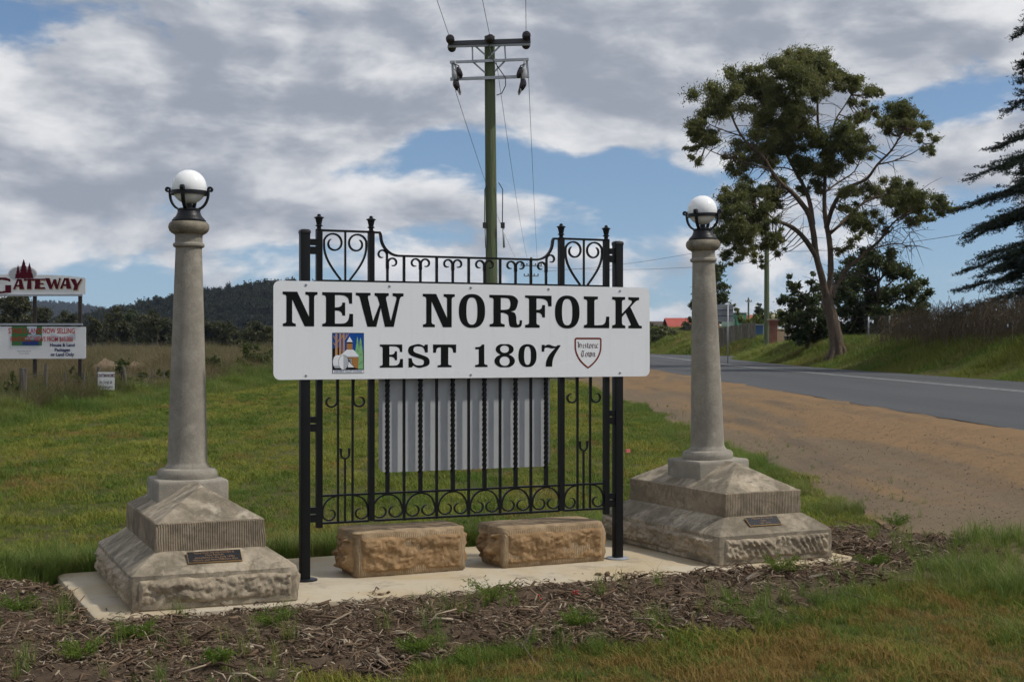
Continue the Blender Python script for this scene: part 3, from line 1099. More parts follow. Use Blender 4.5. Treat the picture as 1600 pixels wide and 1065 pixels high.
# bars of the middle panel: twisted and plain in turn
for k in range(11):
    s_ = 0.597 + 0.1232 * k
    if k % 2 == 0:
        m_ = MB()
        rings = []
        z0, z1 = 0.578, 2.05
        n_ = 150
        for i_ in range(n_ + 1):
            z = z0 + (z1 - z0) * i_ / n_
            tw = 0.0
            zz = min(max(z, 0.70), 1.95)
            tw = (zz - 0.70) * 2 * math.pi / 0.145
            h_ = 0.0125
            rings.append([(s_ + h_ * (cx_ * math.cos(tw) - cy_ * math.sin(tw)), h_ * (cx_ * math.sin(tw) + cy_ * math.cos(tw)), z) for cx_, cy_ in ((-1, -1), (1, -1), (1, 1), (-1, 1))])
        m_.ring_loft(rings)
        gpart(m_, 'twisted_bar', 25)
        # scrolled top: stem and two curls (short stem beside the shoulders)
        zt = 2.165
        up = MB().box((s_, 0, (2.059 + zt) / 2), (0.015, 0.018, zt - 2.059))
        gpart(up, 'scroll_stem')
        for sg in (-1, 1):
            end_up = (k == 0 and sg < 0) or (k == 10 and sg > 0)
            dz = 0.055 if end_up else 0.0
            pth = [(s_ + sg * 0.004, 0, zt - 0.02)] + ([(s_ + sg * 0.004, 0, zt + 0.03)] if end_up else [])
            cx_ = s_ + sg * 0.040
            a_ = arc(cx_, zt + 0.022 + dz, 0.037, 0.019, math.pi, -0.62 * math.pi, 18)
            if sg < 0:
                a_ = mir(a_, cx_)
            ws = [0.013] * len(pth) + list(np.linspace(0.013, 0.010, len(a_) - 3)) + [0.009, 0.007, 0.005]
            gpart(MB().ribbon(pth + a_, ws, 0.018), 'scroll')
    else:
        gpart(MB().box((s_, 0, (0.372 + 2.24) / 2), (0.0165, 0.018, 2.236 - 0.372)), 'plain_bar')


def bottom_scrolls(c, hw, top, bot):
    for sg in (-1, 1):
        r = (top - bot) * 0.30
        ccx = c + sg * (hw - r) * 0.52
        pth = []
        for u in np.linspace(0, 1, 12):     # arch from the middle of the rail down the side
            pth.append((c + sg * hw * math.sin(u * math.pi / 2) ** 0.9, 0, top - (top - bot - r) * (1 - math.cos(u * math.pi / 2)) - 0.004))
        zc = bot + r + 0.004
        rx = hw * 0.52
        for u in np.linspace(0.05, 1, 16):  # round the bottom and curl in
            a_ = -u * 1.45 * math.pi
            k_ = 1 - 0.42 * u
            pth.append((c + sg * (hw - rx + rx * k_ * math.cos(a_)), 0, zc + r * k_ * math.sin(a_)))
        ws = [0.010] * (len(pth) - 4) + [0.009, 0.008, 0.006, 0.004]
        gpart(MB().ribbon(pth, ws, 0.016), 'scroll')


for k in range(6):
    bottom_scrolls(0.597 + 0.2464 * k, 0.112, 0.566, 0.392)

for c, hw in ((0.2895, 0.1675), (2.141, 0.168)):
    # heart above the sign
    gpart(MB().box((c, 0, (2.059 + 2.391) / 2), (0.012, 0.016, 2.391 - 2.059)), 'thin_bar')
    for sg in (-1, 1):
        pth = [(c + sg * 0.030, 0, 2.060)]
        for u in np.linspace(0, 1, 10):
            pth.append((c + sg * (0.034 + 0.118 * math.sin(u * math.pi / 2) ** 1.0), 0, 2.062 + 0.232 * u ** 1.0))
        ccx, ccz = c + sg * 0.083, 2.312
        for u in np.linspace(0.06, 1, 24):
            a_ = -0.15 + u * (1.0 * math.pi + 1.35 * math.pi)
            rr = 0.074 - 0.040 * u
            if u > 0.42:
                rr = 0.074 - 0.040 * u
            pth.append((ccx + sg * rr * math.cos(a_), 0, ccz + rr * math.sin(a_) * 1.0))
        ws = [0.012] * (len(pth) - 4) + [0.011, 0.010, 0.008, 0.005]
        gpart(MB().ribbon(pth, ws, 0.018), 'heart_scroll')
    # long thin bars with hooked scrolls, and the little fork between them
    for sg in (-1, 1):
        s_ = c + sg * 0.0525
        gpart(MB().box((s_, 0, (0.392 + 1.393) / 2), (0.0125, 0.016, 1.393 - 0.392)), 'thin_bar')
        ccx = c + sg * (0.0525 + 0.052)
        pth = [(s_ + sg * 0.008, 0, 1.385), (s_ + sg * 0.006, 0, 1.30)]
        for u in np.linspace(0.0, 1, 18):
            a_ = math.pi + u * 1.55 * math.pi
            rr = 0.046 - 0.022 * u
            pth.append((ccx + sg * rr * math.cos(a_) - sg * 0.0, 0, 1.222 + rr * math.sin(a_)))
        ws = [0.012] * (len(pth) - 4) + [0.010, 0.009, 0.007, 0.005]
        gpart(MB().ribbon(pth, ws, 0.016), 'scroll')
        pth = []
        for u in np.linspace(0, 1, 10):
            pth.append((s_ + sg * 0.012 + sg * (hw - 0.0525 - 0.016) * math.sin(u * math.pi / 2), 0, 0.565 - 0.105 * (1 - math.cos(u * math.pi / 2))))
        ccx = s_ + sg * 0.060
        for u in np.linspace(0.06, 1, 16):
            a_ = -u * 1.5 * math.pi
            rr = 0.052 - 0.024 * u
            pth.append((ccx + sg * (rr + 0.002) * math.cos(a_), 0, 0.446 + rr * math.sin(a_)))
        ws = [0.010] * (len(pth) - 4) + [0.009, 0.008, 0.006, 0.004]
        gpart(MB().ribbon(pth, ws, 0.016), 'scroll')
    gpart(MB().box((c - 0.002, 0, (0.392 + 0.826) / 2), (0.011, 0.016, 0.826 - 0.392)), 'fork_stem')
    fk = [(c - 0.002 - 0.030, 0, 0.895)] + [(c - 0.002 + 0.030 * math.cos(a_), 0, 0.858 + 0.034 * math.sin(a_)) for a_ in np.linspace(math.pi, 2 * math.pi, 12)] + [(c - 0.002 + 0.030, 0, 0.895)]
    gpart(MB().ribbon(fk, [0.016, 0.013] + [0.011] * 10 + [0.013, 0.016], 0.016), 'fork')

# aluminium sheet on the back of the gate
M_alu = flat('dull_aluminium', (0.42, 0.435, 0.45), 0.7, 0.3, 0.12, 0.07, 3.0, 0.05)
sh = empty('metal_sheet', gloc(0, 0.035), GA, 'dull grey aluminium sheet fixed behind the twisted bars of the gate', 'metal sheet')
pts = rrect(0.545, 1.877, 0.714, 1.97, 0.05, 6)
MB().poly(pts, y=0.0, thick=0.003).build('sheet', M_alu, sh)
for s_ in (0.7202, 1.2130, 1.7058):
    MB().lathe([(0.001, 0), (0.007, 0), (0.006, 0.005), (0.001, 0.006)], 10).build('bolt', M_galv, sh, smooth=40, loc=(s_, -0.024, 0.732)).rotation_euler = (R(90), 0, 0)

# ---- sign board with lettering
sign = empty('town_sign', gloc(0, -0.0385), GA, 'white rounded sign board reading NEW NORFOLK EST 1807 across the gate', 'sign')
SX0, SX1, SZ0, SZ1 = -0.227, 2.682, 1.374, 2.045
MB().poly(rrect(SX0, SX1, SZ0, SZ1, 0.045, 8), y=0.0, thick=0.004).build('board', M_white, sign)


def smooth_path(pts, seg=5):
    """points (x, y) are corners, (x, y, 1) are smooth; Catmull-Rom through the smooth ones"""
    n = len(pts)
    outp = []
    for i_ in range(n):
        p1, p2 = pts[i_], pts[(i_ + 1) % n]
        c1, c2 = len(p1) == 2, len(p2) == 2
        if c1 and c2:
            outp.append((p1[0], p1[1]))
            continue
        p0 = p1 if c1 else pts[(i_ - 1) % n]
        p3 = p2 if c2 else pts[(i_ + 2) % n]
        P = [Vector((q[0], q[1])) for q in (p0, p1, p2, p3)]
        for k in range(seg):
            t_ = k / seg
            q = 0.5 * ((2 * P[1]) + (-P[0] + P[2]) * t_ + (2 * P[0] - 5 * P[1] + 4 * P[2] - P[3]) * t_ ** 2 + (-P[0] + 3 * P[1] - 3 * P[2] + P[3]) * t_ ** 3)
            outp.append((q.x, q.y))
    return outp


def sell(cx, cy, rx, ry, e, n=44):
    o_ = []
    for k in range(n):
        a_ = 2 * math.pi * k / n
        c, s = math.cos(a_), math.sin(a_)
        o_.append((cx + rx * math.copysign(abs(c) ** (2 / e), c), cy + ry * math.copysign(abs(s) ** (2 / e), s)))
    return o_


C = 1
GLY = {
    'N': [[(103, 139), (224, 139), (322, 345), (322, 182), (315, 168, C), (291, 161), (291, 139), (393, 139), (393, 161), (372, 168, C), (365, 184), (365, 425), (285, 425), (182, 203), (182, 384), (190, 397, C), (212, 403), (212, 425), (104, 425), (104, 403), (127, 396, C), (134, 384), (134, 182), (127, 168, C), (103, 161)]],
    'E': [[(432, 142), (680, 142), (680, 235), (655, 235), (646, 192, C), (615, 170, C), (580, 165), (537, 165), (537, 268), (570, 264, C), (592, 250, C), (597, 226), (622, 226), (622, 335), (597, 335), (592, 312, C), (570, 297, C), (537, 293), (537, 402), (580, 402), (622, 396, C), (648, 368, C), (657, 320), (688, 320), (688, 427), (432, 427), (432, 405), (455, 399, C), (463, 386), (463, 185), (455, 172, C), (432, 165)]],
    'W': [[(710, 150), (832, 150), (832, 171), (815, 174, C), (810, 188), (853, 380), (906, 243), (892, 196), (882, 179, C), (865, 172), (865, 150), (983, 150), (983, 172), (966, 178, C), (960, 194), (1000, 380), (1047, 196), (1042, 180, C), (1015, 173), (1015, 150), (1107, 150), (1107, 173), (1086, 180, C), (1075, 198), (1025, 428), (950, 428), (917, 275), (880, 428), (805, 428), (744, 195), (735, 178, C), (710, 171)]],
    'O': [sell(867, 309, 103, 138, 2.35), sell(866, 310, 43, 110, 2.6)],
    'R': [[(220, 167), (350, 167), (418, 173, C), (455, 205, C), (456, 240, C), (436, 292, C), (395, 305), (428, 316, C), (442, 345, C), (445, 390, C), (452, 415, C), (465, 414, C), (471, 400, C), (472, 380), (492, 380), (491, 405, C), (484, 430, C), (462, 441, C), (428, 442, C), (392, 432, C), (381, 390, C), (374, 338, C), (335, 318), (315, 318), (315, 398), (322, 409, C), (347, 415), (347, 437), (222, 437), (222, 415), (247, 409, C), (254, 396), (254, 206), (247, 195, C), (220, 189)],
          [(315, 192), (345, 192), (380, 198, C), (393, 225, C), (393, 258, C), (380, 284, C), (345, 292), (315, 292)]],
    'F': [[(517, 173), (738, 173), (738, 260), (710, 260), (700, 220, C), (668, 201, C), (625, 197), (612, 197), (612, 290), (640, 286, C), (655, 272, C), (659, 250), (683, 250), (683, 352), (659, 352), (655, 331, C), (640, 317, C), (612, 313), (612, 397), (618, 409, C), (638, 415), (638, 437), (517, 437), (517, 415), (542, 409, C), (550, 397), (550, 207), (542, 196, C), (517, 191)]],
    'L': [[(1005, 180), (1122, 180), (1122, 202), (1100, 207, C), (1093, 219), (1093, 417), (1120, 417), (1163, 412, C), (1185, 388, C), (1190, 345), (1217, 345), (1217, 441), (1005, 441), (1005, 418), (1025, 412, C), (1033, 400), (1033, 217), (1025, 207, C), (1005, 202)]],
    'K': [[(1240, 185), (1348, 185), (1348, 207), (1328, 212, C), (1322, 224), (1322, 322), (1392, 244, C), (1404, 224, C), (1397, 212, C), (1375, 208), (1375, 186), (1465, 186), (1465, 208), (1445, 214, C), (1428, 228), (1392, 268), (1460, 408), (1468, 418, C), (1488, 422), (1488, 442), (1375, 442), (1375, 421), (1391, 418, C), (1395, 408), (1352, 315), (1322, 350), (1322, 400), (1328, 413, C), (1350, 420), (1350, 442), (1240, 442), (1240, 419), (1262, 412, C), (1268, 400), (1268, 224), (1262, 212, C), (1240, 207)]],
    'S': [[(1310, 573), (1310, 640), (1286, 640), (1278, 611, C), (1260, 593, C), (1230, 589, C), (1203, 594, C), (1192, 613, C), (1200, 637, C), (1255, 659, C), (1308, 683, C), (1325, 717, C), (1312, 750, C), (1250, 770, C), (1215, 765, C), (1190, 750), (1180, 766), (1151, 766), (1151, 688), (1177, 688), (1187, 724, C), (1208, 744, C), (1238, 750, C), (1268, 744, C), (1278, 724, C), (1268, 702, C), (1213, 683, C), (1163, 660, C), (1148, 626, C), (1162, 589, C), (1222, 570, C), (1256, 575, C), (1279, 588), (1287, 573)]],
    'T': [[(1354, 575), (1543, 575), (1542, 643), (1519, 643), (1512, 612, C), (1498, 601, C), (1478, 599), (1478, 735), (1484, 745, C), (1505, 748), (1505, 764), (1391, 764), (1391, 748), (1412, 745, C), (1418, 735), (1418, 599), (1398, 601, C), (1384, 612, C), (1378, 643), (1355, 643)]],
    '1': [[(178, 568), (178, 730), (185, 739, C), (205, 744), (205, 761), (102, 761), (102, 744), (125, 739, C), (132, 730), (132, 609), (104, 609), (102, 591), (134, 588, C), (150, 580, C), (157, 568)]],
    '0': [sell(537, 667, 76, 96, 2.35), sell(537, 667, 28, 76, 2.6)],
    '7': [[(655, 574), (680, 574), (682, 584), (702, 573, C), (722, 573, C), (748, 583, C), (773, 587, C), (786, 577), (812, 577), (810, 586), (772, 645, C), (748, 700, C), (742, 758), (688, 758), (694, 708, C), (720, 655, C), (768, 601), (740, 605, C), (712, 599, C), (692, 598, C), (680, 604, C), (676, 632), (655, 632)]],
}
ou = []
for sgn in (1, -1):
    yy_ = np.linspace(570, 764, 40) if sgn == 1 else np.linspace(764, 570, 40)
    for y_ in yy_:
        a_ = max(0, 1 - ((y_ - 616) / 46.0) ** 2) ** 0.5 * 76
        b_ = max(0, 1 - ((y_ - 709) / 55.0) ** 2) ** 0.5 * 86
        hw_ = max(a_, b_)
        if hw_ > 2:
            ou.append((347 + sgn * hw_, y_))
GLY['8'] = [ou, sell(346, 615, 37, 29, 2.1), sell(347, 710, 42, 37, 2.1)]


def letter(ch, x0, x1, z0, z1, mat=M_ink, parent=sign, y=-0.0012, name='letter'):
    loops = [smooth_path(l) if len(l[0]) == 2 and any(len(p) == 3 for p in l) else [(p[0], p[1]) for p in l] for l in GLY[ch]]
    ax = [p[0] for p in loops[0]]
    ay = [p[1] for p in loops[0]]
    lx, hx, ly, hy = min(ax), max(ax), min(ay), max(ay)
    f_ = lambda p: (x0 + (p[0] - lx) / (hx - lx) * (x1 - x0), z1 - (p[1] - ly) / (hy - ly) * (z1 - z0))
    loops = [[f_(p) for p in l] for l in loops]
    return MB().poly(loops[0], loops[1:], y=y).build(name, mat, parent)


CAPZ = (1.7365, 1.972)
for ch, a_, b_ in (('N', -.164, .080), ('E', .113, .334), ('W', .353, .703), ('N', .847, 1.090), ('O', 1.121, 1.325), ('R', 1.358, 1.617), ('F', 1.641, 1.856), ('O', 1.883, 2.086), ('L', 2.121, 2.335), ('K', 2.359, 2.614)):
    e_ = 0.004 if ch == 'O' else 0
    letter(ch, a_, b_, CAPZ[0] - e_, CAPZ[1] + e_)
for ch, a_, b_ in (('E', .528, .699), ('S', .737, .899), ('T', .924, 1.101), ('1', 1.247, 1.344), ('8', 1.398, 1.560), ('0', 1.588, 1.734), ('7', 1.775, 1.929)):
    e_ = 0.003 if ch in 'S80' else 0
    letter(ch, a_, b_, 1.452 - e_, 1.614 + e_)
for s_, z_ in ((0.0, 2.020), (0.60, 2.022), (1.215, 2.022), (1.832, 2.022), (2.427, 2.018), (0.0, 1.402), (1.215, 1.398), (2.427, 1.402)):
    MB().lathe([(0.001, 0), (0.0095, 0), (0.0085, 0.004), (0.004, 0.006), (0.001, 0.0062)], 10).build('screw', M_galv, sign, smooth=40, loc=(s_, 0, z_)).rotation_euler = (R(90), 0, 0)

# council emblem: layered flat print
em = MB().poly([(0.184, 1.416), (0.412, 1.416), (0.412, 1.694), (0.184, 1.694)], y=-0.0010).build('emblem', print_mat('print_navy_black', (0.010, 0.010, 0.014)), sign)


def E_(x, y):
    return (0.184 + (x - 85) / 660 * 0.228, 1.416 + (955 - y) / 820 * 0.278)


PC = {'blue': (0.008, 0.068, 0.30), 'tan': (0.44, 0.24, 0.115), 'black': (0.010, 0.010, 0.014), 'white': (0.72, 0.74, 0.77), 'green': (0.20, 0.42, 0.20), 'brick': (0.34, 0.165, 0.055), 'grey': (0.40, 0.43, 0.47), 'ink': (0.05, 0.10, 0.24)}
PM = {k: print_mat('print_' + k, v_) for k, v_ in PC.items()}
lay = [0.0013]


def pr(col, pts, parent=em, name='print'):
    lay[0] += 0.00006
    return MB().poly([E_(*p) for p in pts], y=-lay[0]).build(name, PM[col], parent)


pr('blue', [(97, 148), (735, 148), (735, 480), (640, 560), (300, 560), (250, 430), (97, 455)])
for x_, w_ in ((170, 24), (250, 22), (322, 22)):
    pr('tan', [(x_ - w_ - 2, 610), (x_ - w_ * .8, 148), (x_ + w_ * .8, 148), (x_ + w_ + 2, 610)])
for a_, b_ in (((165, 290), (105, 190)), ((165, 410), (100, 330)), ((190, 330), (225, 270)), ((250, 300), (290, 200)), ((330, 290), (430, 150)), ((320, 260), (285, 170)), ((365, 235), (380, 150))):
    d_ = Vector((b_[1] - a_[1], a_[0] - b_[0])).normalized() * 9
    pr('tan', [(a_[0] + d_.x, a_[1] + d_.y), (a_[0] - d_.x, a_[1] - d_.y), (b_[0] - d_.x * .6, b_[1] - d_.y * .6), (b_[0] + d_.x * .6, b_[1] + d_.y * .6)])
pr('brick', [(385, 320), (505, 320), (505, 480), (385, 480)])
pr('black', [(385, 322), (505, 322), (505, 352), (385, 352)])
pr('white', [(445, 212), (510, 322), (382, 322)])
pr('brick', [(400, 620), (640, 620), (640, 870), (560, 850), (480, 760), (400, 700)])
pr('black', [(418, 655), (495, 655), (495, 770), (418, 710)])
for q_ in ((428, 668), (452, 668), (476, 668), (452, 706), (476, 706), (476, 740)):
    pr('white', [(q_[0], q_[1]), (q_[0] + 12, q_[1]), (q_[0] + 12, q_[1] + 22), (q_[0], q_[1] + 22)])
pr('white', [(385, 478), (515, 478), (645, 570), (645, 622), (300, 622), (255, 590)])
pr('grey', [(300, 612), (645, 612), (645, 632), (300, 632)])
pr('white', [(425, 720), (540, 838), (410, 838), (410, 760)])
pr('green', [(600, 210), (620, 260), (645, 560), (650, 620), (560, 520), (585, 330)])
pr('green', [(670, 225), (690, 290), (722, 560), (728, 875), (620, 872), (635, 560), (652, 300)])
for a_, b_ in (((585, 350), (615, 330)), ((590, 480), (640, 530)), ((660, 390), (695, 360)), ((650, 560), (700, 595)), ((640, 780), (720, 710))):
    pr('black', [(a_[0], a_[1] - 5), (b_[0], b_[1] - 5), (b_[0], b_[1] + 5), (a_[0], a_[1] + 5)])
pr('white', [(165, 590), (310, 590), (310, 800), (250, 850), (140, 850), (105, 790), (95, 710), (120, 630)])
pr('grey', [(105, 800), (250, 800), (260, 850), (140, 850)])
pr('black', [(x_, y_) for x_, y_ in sell(315, 737, 106, 152, 2.0, 30)])
pr('white', [(x_, y_) for x_, y_ in sell(315, 737, 99, 145, 2.0, 30)])
pr('grey', [(315, 592)] + [(315 + 98 * math.sin(a_), 737 - 145 * math.cos(a_)) for a_ in np.linspace(0.05, math.pi - .05, 14)] + [(315, 882)])
pr('white', [(97, 895), (738, 895), (738, 948), (97, 948)])
tm = text_mesh('lettering', 'DERWENT VALLEY COUNCIL', 0.0145, PM['ink'], em, (0.298, -0.0040, 1.4275), (R(90), 0, 0), sx=1.05, off=0.0004)

# shield
M_sh = print_mat('print_rust_brown', (0.165, 0.028, 0.012))
shp = []
cx_, ztop = 2.157, 1.6655
for a_ in np.linspace(0, 90, 5):
    shp.append((cx_ + 0.096 + 0.017 * math.sin(R(a_)), ztop - 0.017 + 0.017 * math.cos(R(a_))))
for u in np.linspace(0, 1, 16):
    shp.append((cx_ + 0.113 * (1 - u ** 2.3) ** 0.92 if u < 1 else cx_, ztop - 0.055 - 0.175 * u))
shp = shp + [(2 * cx_ - x_, y_) for x_, y_ in reversed(shp[:-1])]
ce = (cx_, ztop - 0.10)
inn = []
n_ = len(shp)
for k in range(n_):
    a_, b_ = Vector(shp[k - 1]), Vector(shp[(k + 1) % n_])
    tn = (b_ - a_).normalized()
    nn = Vector((tn.y, -tn.x))
    if nn.dot(Vector(ce) - Vector(shp[k])) < 0:
        nn = -nn
    inn.append(tuple(Vector(shp[k]) + nn * 0.0125))
m_ = MB()
for k in range(n_):
    j_ = (k + 1) % n_
    b_ = len(m_.v)
    m_.v += [(shp[k][0], -0.0012, shp[k][1]), (shp[j_][0], -0.0012, shp[j_][1]), (inn[j_][0], -0.0012, inn[j_][1]), (inn[k][0], -0.0012, inn[k][1])]
    m_.f.append((b_, b_ + 1, b_ + 2, b_ + 3))
shield = m_.build('shield', M_sh, sign)
M_bl = print_mat('print_dark_maroon', (0.075, 0.030, 0.030))
# broad nib strokes, x-height 0.55
BL = {
    'H': (0.78, [[(.02, .86), (.16, .74), (.16, .10), (.04, -.02)], [(.16, .74), (.36, .90)], [(.30, .60), (.30, .12)], [(.30, .50), (.46, .60), (.60, .48), (.58, .14), (.42, -.06)]]),
    'i': (0.30, [[(.04, .50), (.12, .56), (.12, .08), (.20, .02)], [(.10, .74), (.16, .78)]]),
    's': (0.40, [[(.30, .52), (.16, .58), (.07, .44), (.28, .24), (.26, .08), (.06, .02)]]),
    't': (0.34, [[(.13, .72), (.13, .10), (.26, .03)], [(.02, .52), (.28, .54)]]),
    'o': (0.46, [[(.20, .58), (.06, .46), (.06, .12), (.20, .00)], [(.20, .58), (.35, .44), (.35, .14), (.20, .00)]]),
    'r': (0.38, [[(.03, .50), (.11, .56), (.11, .06)], [(.11, .44), (.24, .57), (.32, .48)], [(.05, .02), (.19, .02)]]),
    'c': (0.40, [[(.30, .50), (.18, .58), (.06, .44), (.06, .12), (.18, .00), (.31, .08)]]),
    'T': (0.72, [[(.06, .72), (.22, .86), (.40, .78), (.62, .86)], [(.30, .80), (.14, .56), (.12, .20), (.28, .02), (.50, .08)], [(.40, .72), (.40, .10)]]),
    'w': (0.66, [[(.05, .66), (.12, .52), (.11, .12), (.24, .00), (.33, .10)], [(.33, .60), (.33, .08), (.43, .00)], [(.43, .00), (.56, .16), (.54, .48), (.42, .60)]]),
    'n': (0.50, [[(.04, .50), (.11, .56), (.11, .02)], [(.11, .44), (.26, .58), (.36, .46), (.36, .08), (.44, .02)]]),
}


def blackletter(text, cx, cz, size, width):
    tot = sum(BL[c][0] for c in text)
    kx = width / tot
    x_ = cx - width / 2
    k = 0
    for c in text:
        m_ = MB()
        for st in BL[c][1]:
            for p, q in zip(st[:-1], st[1:]):
                k += 1
                nb = (0.052, 0.040)
                b_ = len(m_.v)
                yy_ = -0.0012 - 0.00002 * (k % 9)
                for (px_, pz_), sg in ((p, 1), (p, -1), (q, -1), (q, 1)):
                    m_.v.append((x_ + (px_ + sg * nb[0]) * kx, yy_, cz + (pz_ + sg * nb[1]) * size))
                m_.f.append((b_, b_ + 1, b_ + 2, b_ + 3))
        m_.build('letter', M_bl, shield, recalc=False)
        x_ += BL[c][0] * kx


blackletter('Historic', cx_, 1.587, 0.054, 0.176)
blackletter('Town', cx_, 1.523, 0.054, 0.124)

# ------------------------------------------------------------------ utility poles and wires


def P3(px, py, Y):
    """world point seen at picture position (px, py) at distance Y"""
    return Vector(((px - 800) / FPX * Y, Y, EYE - (py - 541) / FPX * Y))


def disc_insulator(mb_, c, r, t_, n=14):
    """two porcelain sheds with their axis along y"""
    for dy in (-t_, t_ * 0.4):
        rings = []
        for rr, yy_ in ((0.02, -t_ * .5), (r * .55, -t_ * .45), (r, -t_ * .1), (r, 0.0), (r * .6, t_ * .25), (0.02, t_ * .4)):
            rings.append([(c[0] + rr * math.cos(2 * math.pi * k / n), c[1] + dy + yy_, c[2] + rr * math.sin(2 * math.pi * k / n)) for k in range(n)])
        mb_.ring_loft(rings)


pole = empty('power_pole', (-0.56, 41.0, -0.06), 0, 'tall green treated timber power pole with switch gear rising behind the gate', 'power pole')
ptop = P3(765, 57, 41)
ptop = Vector((ptop.x + 0.56, 0, ptop.z + 0.06))
MB().tube([(0.0 + ptop.x * u, 0, ptop.z * u) for u in np.linspace(0, 1, 14)], [0.185 - 0.035 * u for u in np.linspace(0, 1, 14)], 16).build('pole', M_pole, pole, smooth=50)


def pl(px, py, dy=0.0):
    p = P3(px, py, 41 + dy)
    return (p.x + 0.56, dy, p.z + 0.06)


MB().bar(pl(700, 68, -0.2), pl(829, 63.5, -0.2), 0.12, 0.10).build('crossarm', flat('dark_steel', (0.06, 0.062, 0.07), 0.5, 0.4, 0.4), pole)
MB().bar(pl(700, 73, -0.16), pl(829, 69.5, -0.16), 0.06, 0.08).build('crossarm', M_galv, pole)
MB().bar(pl(703, 97.5, -0.2), pl(826, 93, -0.2), 0.075, 0.07).build('crossarm', M_galv, pole)
MB().bar(pl(703.5, 124, -0.2), pl(827, 119.5, -0.2), 0.085, 0.07).build('crossarm', M_galv, pole)
for a_, b_ in (((739, 69), (758, 86)), ((785, 68), (763, 91)), ((738, 72), (738.5, 95)), ((788.5, 70), (790, 93)), ((740, 98), (758, 114)), ((789, 95.5), (773, 112)), ((707, 99), (708, 124)), ((823, 95), (825, 120))):
    MB().bar(pl(*a_, -0.13), pl(*b_, -0.13), 0.045 if a_[0] not in (707, 823) else 0.07, 0.04).build('brace', M_galv, pole)
for px, py in ((703.5, 62), (766, 61.5), (822.5, 56.5)):
    m_ = MB()
    disc_insulator(m_, pl(px, py, -0.35), 0.125, 0.10)
    m_.build('insulator', M_insul, pole, smooth=40)
for px, py in ((706, 75), (822, 70.5)):
    m_ = MB()
    disc_insulator(m_, pl(px, py, 0.35), 0.125, 0.10)
    m_.build('insulator', M_insul, pole, smooth=40)
M_por = flat('grey_porcelain', (0.42, 0.42, 0.42), 0.3, 0.5)
for sg, x0 in ((1, 708), (-1, 822)):
    for (dx, y_, r_, mt) in ((4, 104, .035, M_por), (10, 114, .085, M_insul), (3, 117, .08, M_por), (5, 133, .10, M_insul), (9, 140, .06, M_por)):
        c = Vector(pl(x0 + sg * dx, y_, -0.25))
        mm = MB().tube([c + Vector((-.03 * sg, 0, .17)), c + Vector((-.02 * sg, 0, .07)), c, c + Vector((.03 * sg, 0, -.08)), c + Vector((.04 * sg, 0, -.16))], [r_ * .5, r_ * .9, r_, r_ * .85, r_ * .4], 10)
        mm.build('switch', mt, pole, smooth=50)
    MB().tube([pl(x0 + sg * 1, 100, -0.3), pl(x0 + sg * 9, 103, -0.3), pl(x0 + sg * 7, 112, -.3), pl(x0 + sg * 8, 128, -.3), pl(x0 + sg * 11, 145, -.3)], 0.018, 6).build('lead', M_wire, pole, smooth=True)
MB().tube([pl(764, 70, -0.3), pl(768, 90, -0.3), pl(783, 112, -0.3), pl(790, 122, -0.3), pl(790, 134, -0.3), pl(784, 146, -0.3), pl(776, 149, -.3)], 0.014, 6).build('lead', M_wire, pole, smooth=True)
# operating rods lower down
for x0, x1 in ((763, 757.5), (779, 785.5)):
    MB().tube([pl(x0, 285, -0.16), pl(x1, 296, -.1), pl(x1 - 0.5, 352, -.1)], 0.014, 6).build('rod', M_wire, pole, smooth=True)
    MB().box(pl(x1, 352, -.1), (0.12, 0.12, 0.16)).build('rod_box', M_insul, pole)
    MB().tube([pl(x1 + 1, 356, -.12), pl(x1 + 2, 387, -.12)], 0.03, 8).build('rod_guard', M_galv, pole, smooth=True)


def far_pole(name, px, ytop, Y, base_z, r, label, arm=None):
    top = P3(px, ytop, Y)
    t = empty(name, (top.x, Y, base_z), 0, label, 'power pole')
    h_ = top.z - base_z
    MB().tube([(0, 0, 0), (0, 0, h_ * .5), (0, 0, h_)], [r, r * .85, r * .72], 12).build('pole', M_pole, t, smooth=50)
    for z_, w_ in arm or ():
        MB().box((0, -r, h_ - z_), (w_, 0.1, 0.12)).build('crossarm', M_galv, t)
        for x_ in (-w_ * .46, -w_ * .2, w_ * .2, w_ * .46):
            MB().lathe([(0.02, 0), (0.07, 0.03), (0.05, 0.10), (0.08, 0.14), (0.02, 0.2)], 8).build('insulator', M_insul, t, smooth=40, loc=(x_, -r, h_ - z_ + 0.06))
    return t


far_pole('power_pole', 830, 402, 150, -0.06, 0.17, 'distant power pole seen just above the sign through the gate', [(0.9, 2.3), (2.0, 1.6)])
far_pole('power_pole', 1198, 300, 112, 1.0, 0.23, 'plain green timber pole standing behind the brick gate pillar', [(0.4, 2.2)])
far_pole('power_pole', 1169.5, 465, 210, 3.0, 0.17, 'short far pole above the red roofs behind the paling fence', [(0.6, 0.9)])
far_pole('power_pole', 152.5, 504, 330, 0.2, 0.2, 'small far pole with transformer in front of the bushland', [(0.4, 2.2), (1.5, 2.6)])
tpt = P3(157, 527, 329.6)
tf = MB().lathe([(0.05, -.45), (.32, -.45), (.34, -.3), (.34, .3), (.30, .42), (.05, .45)], 12).build('transformer', M_galv, None, smooth=40, loc=tpt)
tag(tf, 'grey can transformer hung on the small far pole', 'transformer')


def wire(p, q, sag, r=0.008, n=16):
    p, q = Vector(p), Vector(q)
    return MB().tube([p.lerp(q, u) + Vector((0, 0, -4 * sag * u * (1 - u))) for u in np.linspace(0, 1, n)], r, 5)


